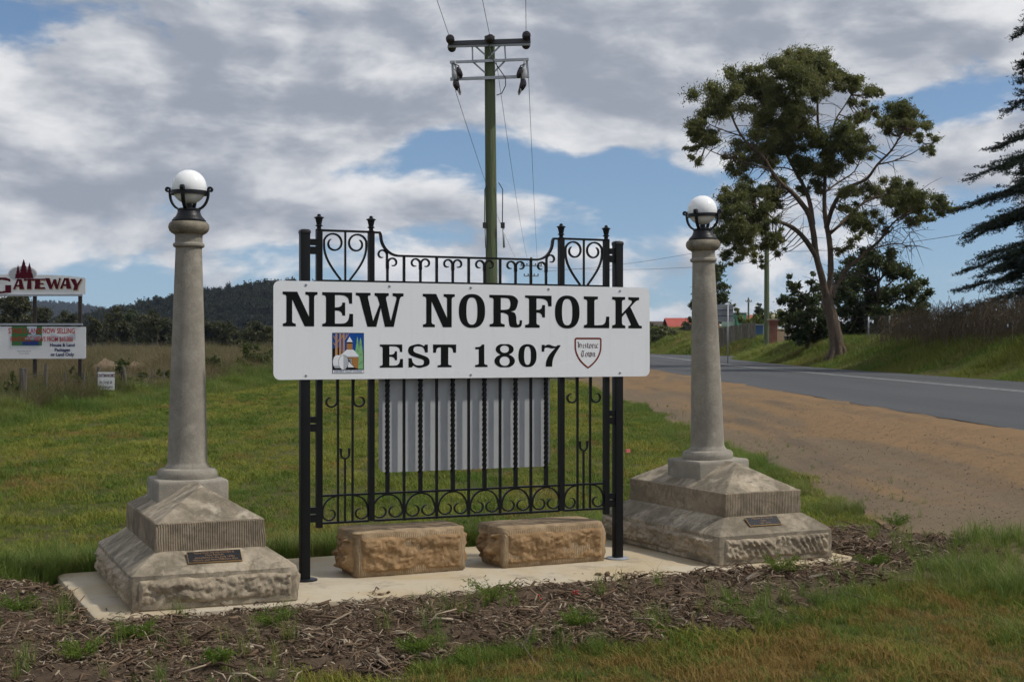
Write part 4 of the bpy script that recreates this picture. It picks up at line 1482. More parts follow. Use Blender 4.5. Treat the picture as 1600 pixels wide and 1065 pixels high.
wl = ['left', 'middle', 'right']
for k, (a_, b_) in enumerate((((703, 60), (683, 0)), ((766, 60), (754, 0)), ((822, 55), (821.5, 0)))):
    p0 = P3(*a_, 40.6)
    p1 = P3(*b_, 36.0)
    d_ = (p1 - p0)
    end = p0 + d_ * 13
    end.z = p0.z + 0.2
    sag = ((p0.z + d_.z - p0.z) / -4 / (1 / 13) / (12 / 13)) if d_.z < 0 else 0.3
    o = wire(p0, end, max(0.2, sag), n=40).build('power_line', M_wire, smooth=True)
    tag(o, wl[k] + ' of the three wires rising from the pole top over the viewer', 'wire', 'wires of the power line')
for k, (a_, b_) in enumerate((((711, 140), (818, 421)), ((775, 92), (828, 418)), ((826, 122), (841, 421)))):
    o = wire(P3(*a_, 41.2), P3(*b_, 149.8), 0.9, n=24).build('power_line', M_wire, smooth=True)
    tag(o, wl[k] + ' of the three wires sloping down from the switch gear to the distant pole', 'wire', 'wires of the power line')
for k, (a_, b_, lb) in enumerate((((833, 416, 150), (1197, 408, 112), 'upper wire running right from the distant pole to the plain green pole'),
                                  ((840, 424, 150), (1197, 372, 112), 'lower wire running right from the distant pole to the plain green pole'),
                                  ((1199, 392, 112), (1640, 340, 62), 'wire crossing the sky between the eucalypt and the cedar'))):
    o = wire(P3(*a_), P3(*b_), 0.5, 0.014, 24).build('power_line', M_wire, smooth=True)
    tag(o, lb, 'wire', 'wires of the power line')
o = wire(P3(-60, 512, 330), P3(900, 516, 330), 1.0, 0.05, 24).build('power_line', M_wire, smooth=True)
tag(o, 'far wire strung across the foot of the wooded hill', 'wire', 'wires of the power line')

# ------------------------------------------------------------------ billboard, fence and small sign on the left
UP = 40 / FPX / 4.53
BX = P3(134, 541, 40).x
M_bwhite = flat('billboard_white', (0.72, 0.72, 0.72), 0.45, 0.3, 0, 0.04, 2)
M_post = flat('dark_brown_steel', (0.045, 0.035, 0.03), 0.6, 0.3, 0.2, 0.2)
M_mar = print_mat('print_maroon', (0.085, 0.006, 0.016))
M_red = print_mat('print_red', (0.42, 0.012, 0.018))
M_navy = print_mat('print_navy', (0.010, 0.014, 0.095))
bb = empty('billboard', (BX, 40, -0.06), 0, 'two tier white GATEWAY land sale billboard on brown posts behind the fence', 'billboard')


def bp(cx, cy, y=0.0):
    return ((cx - 607) * UP, y, EYE + 0.06 - ((395 + cy / 4.53) - 541) / FPX * 40)


def b2(cx, cy):
    q = bp(cx, cy)
    return (q[0], q[2])


for cx in (240, 562, -82):
    a_, b_ = bp(cx, 290, 0.06), bp(cx, 740, 0.06)
    MB().box((a_[0], 0.08, (a_[2] + 0.0) / 2), (0.092, 0.092, a_[2])).build('post', M_post, bb)
for cy in (299, 505):
    a_, b_ = bp(-430, cy), bp(583, cy)
    MB().bar((a_[0], 0.01, a_[2]), (b_[0], 0.01, b_[2]), 0.055, 0.05).build('rail', M_galv, bb)
top = [(606, 293), (606, 182), (596, 176), (480, 163), (340, 156), (262, 158)] + [(160 + 104 * math.cos(a_), 150 - 58 * math.sin(a_)) for a_ in np.linspace(-0.05, math.pi, 16)] + [(-60, 160), (-300, 175), (-420, 180), (-420, 293)]
MB().poly([b2(*p) for p in reversed(top)], y=0.0, thick=0.02).build('upper_panel', M_bwhite, bb)
MB().poly([b2(*p) for p in ((-420, 748), (600, 748), (607, 741), (607, 523), (-420, 519))], y=0.0, thick=0.02).build('lower_panel', M_bwhite, bb)
lay2 = [0.003]


def bpr(pts, mat, holes=(), name='print'):
    lay2[0] += 0.0004
    return MB().poly([b2(*p) for p in pts], [[b2(*p) for p in h] for h in holes], y=-lay2[0]).build(name, mat, bb)


bpr([(160 + 96 * math.cos(a_), 152 - 50 * math.sin(a_)) for a_ in np.linspace(0, 2 * math.pi, 30)[:-1]], print_mat('print_pale_grey', (0.42, 0.43, 0.45)))


def pine_shape(cx, base, topy, hw, n):
    l, r = [], []
    for k in range(n):
        y0 = topy + (base - topy) * (k + 0.85) / n
        y1 = y0 - (base - topy) * 0.25 / n
        w_ = hw * (k + 1) / n
        l += [(cx - w_, y0), (cx - w_ * .62, y1)]
        r += [(cx + w_, y0), (cx + w_ * .62, y1)]
    return [(cx, topy)] + r + [(cx + hw * .3, base), (cx - hw * .3, base)] + list(reversed(l))


bpr(pine_shape(168, 182, 44, 46, 6), M_mar, name='pine_print')
bpr(pine_shape(128, 182, 84, 24, 5), M_mar, name='pine_print')
bpr(pine_shape(209, 182, 68, 30, 5), M_mar, name='pine_print')
bpr([(110, 150), (232, 150), (236, 180), (108, 180)], M_mar)
M_gold = print_mat('print_gold', (0.50, 0.36, 0.17))
gw = {
    'A': ([(0, 100), (30, 0), (62, 0), (80, 100), (46, 100), (44, 74), (24, 74), (18, 100)], [[(29, 56), (43, 56), (41, 22), (39, 22)]]),
    'T': ([(0, 0), (100, 0), (98, 22), (70, 18), (72, 100), (28, 100), (36, 18), (4, 22)], []),
    'E': ([(0, 0), (96, 0), (96, 18), (52, 15), (52, 42), (82, 42), (82, 56), (52, 56), (50, 84), (92, 80), (98, 100), (0, 100), (8, 50)], []),
    'W': ([(0, 0), (30, 0), (44, 62), (56, 10), (72, 10), (82, 60), (92, 0), (104, 0), (84, 100), (70, 100), (58, 50), (46, 100), (30, 100)], []),
    'Y': ([(0, 0), (44, 0), (60, 44), (86, 0), (104, 0), (70, 62), (62, 100), (24, 100), (34, 62)], []),
}
for ch, x0, x1, y0, y1 in (('A', 92, 172, 185, 258), ('T', 168, 246, 183, 257), ('E', 244, 322, 182, 256), ('W', 318, 432, 178, 256), ('A', 424, 506, 178, 254), ('Y', 498, 584, 184, 264)):
    pts, hl = gw[ch]
    mx_ = max(p[0] for p in pts)
    f_ = lambda p, dx=0, dy=0: (x0 + dx + p[0] / mx_ * (x1 - x0), y0 + dy + p[1] / 100 * (y1 - y0))
    bpr([f_(p, 6, 5) for p in pts], M_gold)
    bpr([f_(p, 1.5, 1) for p in pts], M_bwhite)
    bpr([f_(p) for p in pts], M_mar, [[f_(p) for p in h] for h in hl], 'letter')
Gp = [(80, 283), (38, 283), (38, 228), (80, 228)]
bpr(Gp, M_mar, name='letter')
bpr([(74, 205), (52, 196), (10, 190), (-18, 205), (-28, 232), (-18, 262), (10, 274), (38, 268), (38, 284), (0, 288), (-40, 278), (-62, 236), (-48, 196), (-8, 174), (40, 174), (74, 186)], M_mar, name='letter')
# picture patches and text on the lower panel
bpr([(84, 520), (298, 520), (298, 655), (84, 655)], print_mat('print_leaf_green', (0.055, 0.16, 0.06)))
bpr([(190, 520), (262, 520), (250, 590), (205, 560)], print_mat('print_sky_pale', (0.50, 0.56, 0.66)))
bpr([(158, 628), (270, 620), (278, 652), (160, 652)], print_mat('print_water', (0.025, 0.05, 0.19)))
bpr([(205, 575), (296, 580), (290, 616), (170, 612)], print_mat('print_pale_field', (0.32, 0.36, 0.40)))
bpr([(360, 570), (440, 598), (534, 566), (534, 612), (360, 612)], print_mat('print_hill_grey', (0.46, 0.49, 0.53)))


def btext(s_, cx, cy, h_, mat, sx, off=0.0):
    q = bp(cx, cy)
    lay2[0] += 0.0004
    return text_mesh('lettering', s_, h_ * UP * 1.42, mat, bb, (q[0], -lay2[0] - 0.001, q[2]), (R(90), 0, 0), sx=sx, off=off)


btext('STAGE 5 LAND NOW SELLING', 296, 553, 37, M_red, 0.66, 0.002)
btext('FANTASTIC VIEWS FROM $65,000', 296, 611, 33, M_red, 0.64, 0.002)
for s_, cx, cy in (('House & Land', 442, 652), ('Packages', 442, 686), ('or Land Only', 442, 719)):
    btext(s_, cx, cy, 22, M_navy, 0.98, 0.004)
M_tiny = print_mat('print_grey_text', (0.10, 0.10, 0.10))
btext('Agent for sale enquiries', 172, 694, 9, M_tiny, 0.8)
btext('Phone for details', 172, 711, 9, M_tiny, 0.8)

# roadside fence: split posts with two wires
FX = -12.0
posts = [(37, 575, 0.19, 'thick weathered split fence post left of the billboard posts'), (72, 568, 0.085, 'slim grey fence post with pale top under the billboard'), (102, 581, 0.06, 'short dark fence post under the billboard text'),
         (131, 582, 0.075, 'grey fence post at the right edge of the billboard'), (154, 573, 0.09, 'square fence post holding the small white sign'), (193, 572, 0.11, 'leaning grey fence post right of the small white sign'),
         (238, 578, 0.07, 'dark fence post half hidden in bushes right of the leaning post'), (256, 579, 0.07, 'dark fence post beside the left column in the bushes')]
tops = []
for k, (px, py, w_, lb) in enumerate(posts):
    Y = FX * FPX / (px - 800)
    tz = EYE - (py - 541) / FPX * Y
    g = float(hgt(FX, Y))
    m_ = MB()
    rings = []
    ln = 0.05 if k == 5 else 0.01 * (k % 3 - 1)
    nn_ = 12
    for j in range(8):
        u = j / 7
        rings.append([(ln * (1 - u) * 3 + (w_ / 2) * (1 + 0.16 * nz(math.cos(a_) * 2 + k * 3, math.sin(a_) * 2, u * 2)) * math.cos(a_), (w_ * .42) * math.sin(a_) * (1 + 0.16 * nz(a_, k, u * 2)), -0.1 + (tz - g + 0.1) * u + (0.03 * nz(a_ * 2, k * 5) if j == 7 else 0)) for a_ in np.linspace(0, 2 * math.pi, nn_ + 1)[:-1]])
    m_.ring_loft(rings)
    o = m_.build('fence_post', M_timber, smooth=30, loc=(FX, Y, g))
    tag(o, lb, 'fence post', 'posts of the paddock fence')
    tops.append((FX, Y, tz))
for dz in (0.22, 0.55):
    m_ = MB()
    for a_, b_ in zip(tops[:-1], tops[1:]):
        m_.tube([(a_[0] + .03, a_[1], a_[2] - dz), (b_[0] + .03, b_[1], b_[2] - dz)], 0.006, 5)
    o = m_.build('fence_wire', M_wire)
    tag(o, ('upper' if dz < .3 else 'lower') + ' wire strung along the paddock fence posts', 'wire', 'wires of the paddock fence')
ss = empty('small_sign', P3(166, 595, 40.7), R(3), 'small white builder notice fixed to a fence post', 'sign')
sw_, sh_ = 0.475, 0.52
MB().poly(rrect(-sw_ / 2, sw_ / 2, -sh_ / 2, sh_ / 2, 0.006, 2), y=-0.02, thick=0.015).build('board', M_bwhite, ss)
text_mesh('lettering', 'CRAFTSMAN', 0.135, M_mar, ss, (-0.085, -0.022, 0.155), (R(90), 0, 0), sx=0.40, off=0.003)
text_mesh('lettering', 'HOMES', 0.135, M_mar, ss, (0.155, -0.022, 0.155), (R(90), 0, 0), sx=0.40, off=0.003)
text_mesh('lettering', '02 13 02 20', 0.10, print_mat('print_charcoal', (0.05, 0.05, 0.06)), ss, (0, -0.022, -0.04), (R(90), 0, 0), sx=0.72, off=0.002)
text_mesh('lettering', 'craftsmanhomes', 0.065, print_mat('print_charcoal', (0.05, 0.05, 0.06)), ss, (0, -0.022, -0.17), (R(90), 0, 0), sx=0.9, off=0.001)

# ------------------------------------------------------------------ across the road: pillar, walls, fences, houses
M_brick = None


def brick_mat():
    m, t, out = new_mat('red_brickwork')
    b = t.add('ShaderNodeTexBrick', {'Color1': (0.22, 0.065, 0.04, 1), 'Color2': (0.15, 0.042, 0.030, 1), 'Mortar': (0.30, 0.23, 0.19, 1), 'Scale': 1.0, 'Mortar Size': 0.008, 'Brick Width': 0.24, 'Row Height': 0.086})
    c = objco(t)
    sx_ = t.add('ShaderNodeSeparateXYZ', {0: c})
    vv = t.add('ShaderNodeCombineXYZ', {0: t.math('ADD', sx_.outputs[0], sx_.outputs[1]), 1: sx_.outputs[2]})
    t.l.new(vv.outputs[0], b.inputs['Vector'])
    principled(t, out, b.outputs['Color'], 0.9, 0.15, 0, b.outputs['Fac'], -0.4, 0.01)
    return m


M_brick = brick_mat()
M_render = flat('tan_render', (0.34, 0.25, 0.17), 0.9, 0.1, 0, 0.1, 1.5, 0.2)
M_pale = flat('pale_stone', (0.50, 0.44, 0.32), 0.8, 0.2, 0, 0.1, 6)
pb = P3(1208, 544, 105)
gp_ = float(hgt(pb.x, 105))
bz = min(gp_, pb.z) - 0.15
pil = empty('brick_pillar', (pb.x, 105, bz), 0, 'red brick gate pillar topped with a pale stone ball across the road', 'pillar')
H_ = P3(0, 499, 105).z - bz
MB().box((0, 0, H_ / 2 - 0.1), (0.50, 0.50, H_ - 0.2)).build('shaft', M_brick, pil)
MB().box((0, 0, 0.30), (0.62, 0.62, 0.60)).build('footing', M_brick, pil)
MB().box((0, 0, H_ - 0.28), (0.60, 0.60, 0.32)).box((0, 0, H_ - 0.10), (0.74, 0.74, 0.14)).build('corbel', M_brick, pil)
MB().box((0, 0, H_ + 0.005), (0.80, 0.80, 0.06)).build('cap', M_pale, pil)
MB().sphere((0, 0, H_ + 0.22), 0.165, 20, 12).lathe([(.09, 0), (.06, .04), (.07, .08)], 14, (0, 0, H_ + 0.03)).build('ball', M_pale, pil, smooth=60)
wl_ = empty('garden_wall', (pb.x + 0.27, 105.1, bz), R(12), 'low tan rendered wall with brick foot beside the brick pillar', 'wall')
MB().box((1.7, 0, 0.35), (3.4, 0.24, 0.70)).build('brick_foot', M_brick, wl_)
MB().box((1.7, 0, 1.2), (3.38, 0.20, 1.02)).build('rendered_panel', M_render, wl_)
MB().box((1.7, 0, 1.74), (3.42, 0.28, 0.07)).build('coping', M_pale, wl_)
kb = P3(1233, 544, 102)
t = empty('black_bin', (kb.x, 102, float(hgt(kb.x, 102)) - 0.02), R(10), 'black rubbish bin standing by the tan garden wall', 'bin')
MB().ring_loft([[(x, y, z) for x, y in rrect(-w_, w_, -w_, w_, .04, 3)] for z, w_ in ((0.02, .22), (0.3, .25), (.85, .29))]).build('body', M_insul, t, smooth=40)
MB().ring_loft([[(x, y, z) for x, y in rrect(-w_, w_, -w_, w_, .04, 3)] for z, w_ in ((0.85, .31), (.90, .32), (.95, .22))]).build('lid', M_insul, t, smooth=40)
# slatted timber screen between the trunks
M_slat = bark_mat('straw_timber', (0.30, 0.23, 0.12), (0.24, 0.18, 0.10), (0.12, 0.09, 0.05), 1.0)
sc = P3(1262, 541, 100)
t = empty('slat_screen', (sc.x, 100, float(hgt(sc.x, 100))), R(-5), 'straw coloured horizontal slat screen between the dark bushes', 'screen')
zb = P3(0, 541, 100).z - t.location.z
for k in range(7):
    z_ = P3(0, 511 + k * 4.6, 100).z - t.location.z
    MB().box((0.9 + 0.1 * (k % 2), 0.02 * (k % 3), z_), (2.3, 0.05, 0.12)).build('slat', M_slat, t)
for x_ in (0.0, 1.95):
    MB().box((x_, 0.08, 0.8), (0.1, 0.1, 2.0)).build('post', M_timber, t)

# paling fence, each paling a part
pf = P3(1122, 535, 128)
t = empty('paling_fence', (pf.x, 128, P3(0, 538, 128).z), 0, 'weathered grey paling fence with uneven tops behind the road bank', 'fence')
x1_ = P3(1181, 541, 128).x - pf.x
npal = 30
for k in range(npal):
    u = (k + .5) / npal
    ztop = P3(0, 512 - 9 * u + 1.2 * nz(k * 1.7, 3.3), 128).z - t.location.z
    w_ = x1_ / npal
    MB().bar((u * x1_, 0.02 * (k % 2), -0.3), (u * x1_ + 0.05 * nz(k * 2.3, 1.0), 0.02 * (k % 2), ztop), w_ * 0.93, 0.025).build('paling', M_timber, t)
for dz in (0.5, 1.4):
    MB().bar((0, 0.06, dz - 0.1), (x1_, 0.06, dz + 0.25), 0.08, 0.05).build('rail', M_timber, t)
pf2 = P3(1040, 534, 170)
t = empty('paling_fence', (pf2.x, 172, pf2.z - .3), R(15), 'dark paling fence climbing the green bank below the red roofed house', 'fence')
for k in range(26):
    u = (k + .5) / 26
    zt_ = 1.3 + 1.5 * u
    MB().box((u * 5.2, 0.02 * (k % 2), zt_ / 2 - 0.1 + 0.3 * u), (0.185, 0.02, zt_ + 0.2)).build('paling', M_timber if u > .55 else flat('dark_fence', (0.05, 0.055, 0.05), 0.8), t)

# back of a road sign
rs = P3(1133, 489, 84)
gz_ = float(hgt(rs.x, 84))
t = empty('road_sign', (rs.x, 84, gz_), R(2), 'grey back of a road direction sign beside the right column', 'road sign')
w_, h_ = 26 / FPX * 84 * 1.9, 27 / FPX * 84
x0_ = P3(1146, 0, 84).x - rs.x - w_
zc_ = rs.z - gz_
M_signback = flat('sign_back_grey', (0.30, 0.32, 0.34), 0.5, 0.4, 0.3, 0.08, 3)
MB().poly(rrect(x0_, x0_ + w_, zc_ - h_ / 2, zc_ + h_ / 2, 0.03, 3), y=0, thick=0.006).build('panel', M_signback, t)
for dz in (-0.16, 0.18):
    MB().box((x0_ + w_ / 2, -0.015, zc_ + dz * 1.0), (w_ * 0.99, 0.03, 0.03)).build('stiffener', M_wire, t)
for px in (1137, 1119):
    xx_ = P3(px, 0, 84).x - rs.x
    MB().tube([(xx_, -0.05, -0.1), (xx_, -0.05, zc_ + h_ / 2)], 0.035, 10).build('post', M_galv, t, smooth=True)


def house(loc, rz, w, d, wall_h, roof_h, wall, roof, label, chimney=None, extra=None):
    t = empty('house', loc, rz, label, 'house')
    MB().box((0, 0, wall_h / 2), (w, d, wall_h)).build('wall', wall, t)
    ov = 0.45
    m_ = MB()
    x_, y_ = w / 2 + ov, d / 2 + ov
    for s_ in (-1, 1):
        m_.quadbox((0, s_ * y_ / 2, wall_h + roof_h / 2 + 0.05), (x_, 0, 0), (0, s_ * y_ / 2, -roof_h / 2), (0, 0, 0.05))
    rf = m_.build('roof', roof, t)
    g = MB()
    for s_ in (-1, 1):
        b_ = len(g.v)
        g.v += [(s_ * w / 2, -d / 2, wall_h), (s_ * w / 2, d / 2, wall_h), (s_ * w / 2, 0, wall_h + roof_h * d / (d + 2 * ov))]
        g.f.append((b_, b_ + 1, b_ + 2))
    g.build('gable', wall, t)
    for x_ in (-w * .3, w * .05, w * .34):
        wn = MB().box((x_, -d / 2 - 0.02, wall_h * .52), (1.1, 0.06, 1.1)).build('window', flat('window_dark', (0.02, 0.025, 0.03), 0.15, 0.5), t)
        MB().box((x_, -d / 2 - 0.03, wall_h * .52 - .60), (1.3, 0.12, 0.08)).build('sill', M_bwhite, wn)
    if chimney:
        MB().box((chimney, d * .12, wall_h + roof_h * .95), (0.8, 0.7, 1.5)).build('chimney', flat('pink_chimney', (0.42, 0.25, 0.17), 0.9), rf)
    return t


M_redroof = flat('red_roof_iron', (0.36, 0.075, 0.055), 0.6, 0.3, 0, 0.12, 1)
M_brnroof = flat('brown_roof_tiles', (0.085, 0.065, 0.055), 0.8, 0.2, 0, 0.15, 2)
M_rustroof = flat('rust_roof', (0.30, 0.10, 0.06), 0.7, 0.2, 0, 0.2, 2)
M_darkwall = flat('dark_green_wall', (0.10, 0.12, 0.10), 0.8, 0.2)  # plain dark grey-green wall colour, used on every side of the house
M_cream = flat('cream_wall', (0.55, 0.50, 0.40), 0.8, 0.2)
h1 = P3(1083, 497, 200)
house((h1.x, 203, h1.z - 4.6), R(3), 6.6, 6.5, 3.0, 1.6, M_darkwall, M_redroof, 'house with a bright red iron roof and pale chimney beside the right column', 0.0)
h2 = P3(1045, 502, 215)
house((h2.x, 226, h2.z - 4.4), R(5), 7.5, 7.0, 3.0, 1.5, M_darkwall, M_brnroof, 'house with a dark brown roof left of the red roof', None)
h3 = P3(1175, 493, 230)
house((h3.x, 232, h3.z - 4.3), R(-4), 8.5, 7.0, 3.0, 1.4, M_cream, M_rustroof, 'low house with rusty red roof behind the paling fence', None)
h4 = P3(1152, 487, 190)
M_grn = flat('green_cladding', (0.06, 0.20, 0.13), 0.6, 0.3)
t = empty('shed', (h4.x, 190, h4.z - 4.0), R(20), 'small green clad shed behind the road sign', 'shed')
MB().box((0, 0, 1.9), (1.5, 2.4, 3.8)).build('wall', M_grn, t)
MB().box((0, 0, 3.85), (1.7, 2.6, 0.1)).build('roof', M_galv, t)
MB().box((-1.2, 0.3, 1.5), (1.0, 2.0, 3.0)).build('annex', flat('pale_mint', (0.40, 0.52, 0.42), 0.7), t)
h5 = P3(1191, 514, 140)
t = empty('blue_tank_shed', (h5.x, 140, h5.z - 1.2), 0, 'low blue shed with two bays behind the end of the paling fence', 'shed')
M_bl2 = flat('blue_cladding', (0.045, 0.10, 0.20), 0.6, 0.3)
MB().box((0, 0, 0.8), (1.5, 1.2, 1.6)).build('wall', M_bl2, t)
MB().box((0, -0.05, 1.64), (1.6, 1.4, 0.08)).build('roof', M_galv, t)
MB().box((0, -0.61, 0.9), (0.08, 0.04, 1.3)).build('trim', M_galv, t)
mbp = P3(1024, 539, 165)
t = empty('letterbox', (mbp.x, 165, mbp.z - 0.9), 0, 'small white letterbox at the foot of the far green bank', 'letterbox')
MB().box((0, 0, 0.5), (0.08, 0.08, 1.0)).build('post', M_timber, t)
MB().box((0, 0, 1.05), (0.35, 0.45, 0.32)).build('box', M_bwhite, t)
gb = P3(1018, 541, 165)
t = empty('green_bin', (gb.x, 166, gb.z - 0.8), 0, 'dark green wheelie bin at the far bend by the sign edge', 'bin')
MB().ring_loft([[(x, y, z) for x, y in rrect(-w_, w_, -w_, w_, .04, 3)] for z, w_ in ((0.0, .24), (0.5, .28), (1.0, .32))]).build('body', flat('bin_green', (0.02, 0.06, 0.05), 0.5), t, smooth=40)
MB().ring_loft([[(x, y, z) for x, y in rrect(-w_, w_, -w_, w_, .04, 3)] for z, w_ in ((1.0, .34), (1.06, .34), (1.12, .2))]).build('lid', flat('bin_green', (0.02, 0.06, 0.05), 0.5), t, smooth=40)

# wire mesh fence on top of the bank
MF = 20.0
for k, px in enumerate((1357, 1390, 1430, 1474, 1530)):
    Y = MF * FPX / (px - 800)
    g = float(hgt(MF, Y))
    tz = P3(0, 494 - k * 1.0, Y).z
    o = MB().tube([(0, 0, -0.1), (0, 0, tz - g)], 0.045, 8).build('mesh_fence_post', M_galv, smooth=True, loc=(MF, Y, g))
    tag(o, ('leftmost', 'second from left', 'third from left', 'fourth from left', 'rightmost')[k] + ' of the grey steel posts on the bank right of the eucalypt', 'fence post', 'posts of the wire mesh fence')
m_ = MB()
Ya, Yb = MF * FPX / 557, MF * FPX / 800
for u in np.linspace(0, 1, 90):
    Y = Ya + (Yb - Ya) * u
    g = float(hgt(MF, Y))
    tz = P3(0, 494 - 4 * u, Y).z
    m_.bar((MF, Y, g), (MF, Y + 1.2, tz), 0.005, 0.005, (1, 0, 0))
    m_.bar((MF, Y + 1.2, g), (MF, Y, tz), 0.005, 0.005, (1, 0, 0))
m_.bar((MF, Ya, P3(0, 494, Ya).z), (MF, Yb, P3(0, 490, Yb).z), 0.03, 0.03, (1, 0, 0))
o = m_.build('wire_mesh', M_wire, recalc=False)
tag(o, 'wire mesh stretched between the steel posts on top of the bank', 'wire mesh')

# ------------------------------------------------------------------ trees and bushes


def leaf_cards(centers, radii, counts, ln, wd, droop=0.4, shell=0.55, seed=1, flat_=1.0):
    """many small leaf faces through ellipsoidal clumps; returns (V, F)"""
    g = np.random.default_rng(seed)
    Vs = []
    for (c, r, n) in zip(centers, radii, counts):
        d = g.normal(size=(n, 3))
        d /= np.linalg.norm(d, axis=1)[:, None]
        rad = g.random(n) ** 0.5 * (0.62 + 0.75 * g.random(n) ** 2)
        # lumpy outline
        bump = 0.78 + 0.32 * np.sin(d[:, 0] * 5 + c[0] * 3) * np.sin(d[:, 1] * 4 + c[1]) + 0.25 * np.sin(d[:, 2] * 6 + c[2] * 2 + d[:, 0] * 3)
        p = d * (rad * bump)[:, None] * np.asarray(r) + np.asarray(c)
        ax = g.normal(size=(n, 3))
        ax[:, 2] -= droop
        ax /= np.linalg.norm(ax, axis=1)[:, None]
        sd_ = np.cross(ax, g.normal(size=(n, 3)))
        sd_ /= np.linalg.norm(sd_, axis=1)[:, None] + 1e-9
        L_ = (ln * (0.6 + 0.8 * g.random(n)))[:, None]
        W_ = (wd * (0.6 + 0.8 * g.random(n)))[:, None]
        Vs.append(np.stack([p - ax * L_ / 2, p + sd_ * W_ / 2, p + ax * L_ / 2, p - sd_ * W_ / 2], 1).reshape(-1, 3))
    V = np.concatenate(Vs)
    F = np.arange(len(V)).reshape(-1, 4)
    return V, F


def limb_tube(mb_, path, r0, r1, n=8, jit=0.0, seed=0):
    P = [Vector(p) for p in path]
    # resample smoothly
    outp = []
    for i_ in range(len(P) - 1):
        p0, p1, p2, p3 = P[max(0, i_ - 1)], P[i_], P[i_ + 1], P[min(len(P) - 1, i_ + 2)]
        for k in range(3):
            t_ = k / 3
            outp.append(0.5 * ((2 * p1) + (p2 - p0) * t_ + (2 * p0 - 5 * p1 + 4 * p2 - p3) * t_ ** 2 + (3 * p1 - p0 - 3 * p2 + p3) * t_ ** 3))
    outp.append(P[-1])
    m = len(outp)
    rad = [(r0 + (r1 - r0) * (k / (m - 1)) ** 0.8) * (1 + jit * nz(k * 0.7, seed)) for k in range(m)]
    mb_.tube(outp, rad, n)
    return outp


M_eucleaf = leaf_mat('eucalypt_leaf', (0.085, 0.102, 0.042), (0.215, 0.205, 0.080), None, 0.45, 0.42)
M_wattle = leaf_mat('wattle_leaf', (0.030, 0.046, 0.018), (0.066, 0.082, 0.030), None, 0.4, 0.2)
M_cedar = leaf_mat('cedar_needle', (0.016, 0.028, 0.020), (0.036, 0.052, 0.034), None, 0.5, 0.12)
M_bright = leaf_mat('bright_leaf', (0.09, 0.12, 0.025), (0.16, 0.17, 0.035), None, 0.4, 0.35)
M_olive = leaf_mat('olive_leaf', (0.085, 0.095, 0.04), (0.17, 0.165, 0.085), None, 0.4, 0.3)
M_bush = leaf_mat('bushland_leaf', (0.035, 0.038, 0.018), (0.070, 0.068, 0.032), None, 0.12, 0.2)
M_bramble = leaf_mat('bramble_leaf', (0.050, 0.066, 0.022), (0.115, 0.120, 0.042), (0.16, 0.105, 0.055), 0.9, 0.3, 0.6)

# --- big eucalypt
TY = 74.0
tb = P3(1309, 561, TY)
euc = empty('eucalypt_tree', (tb.x, TY, tb.z - 0.1), 0, 'tall spreading eucalypt with open olive crown on the bank across the road', 'tree')
OFF = Vector(euc.location)


def T3(px, py, dy=0.0):
    return P3(px, py, TY + dy) - OFF


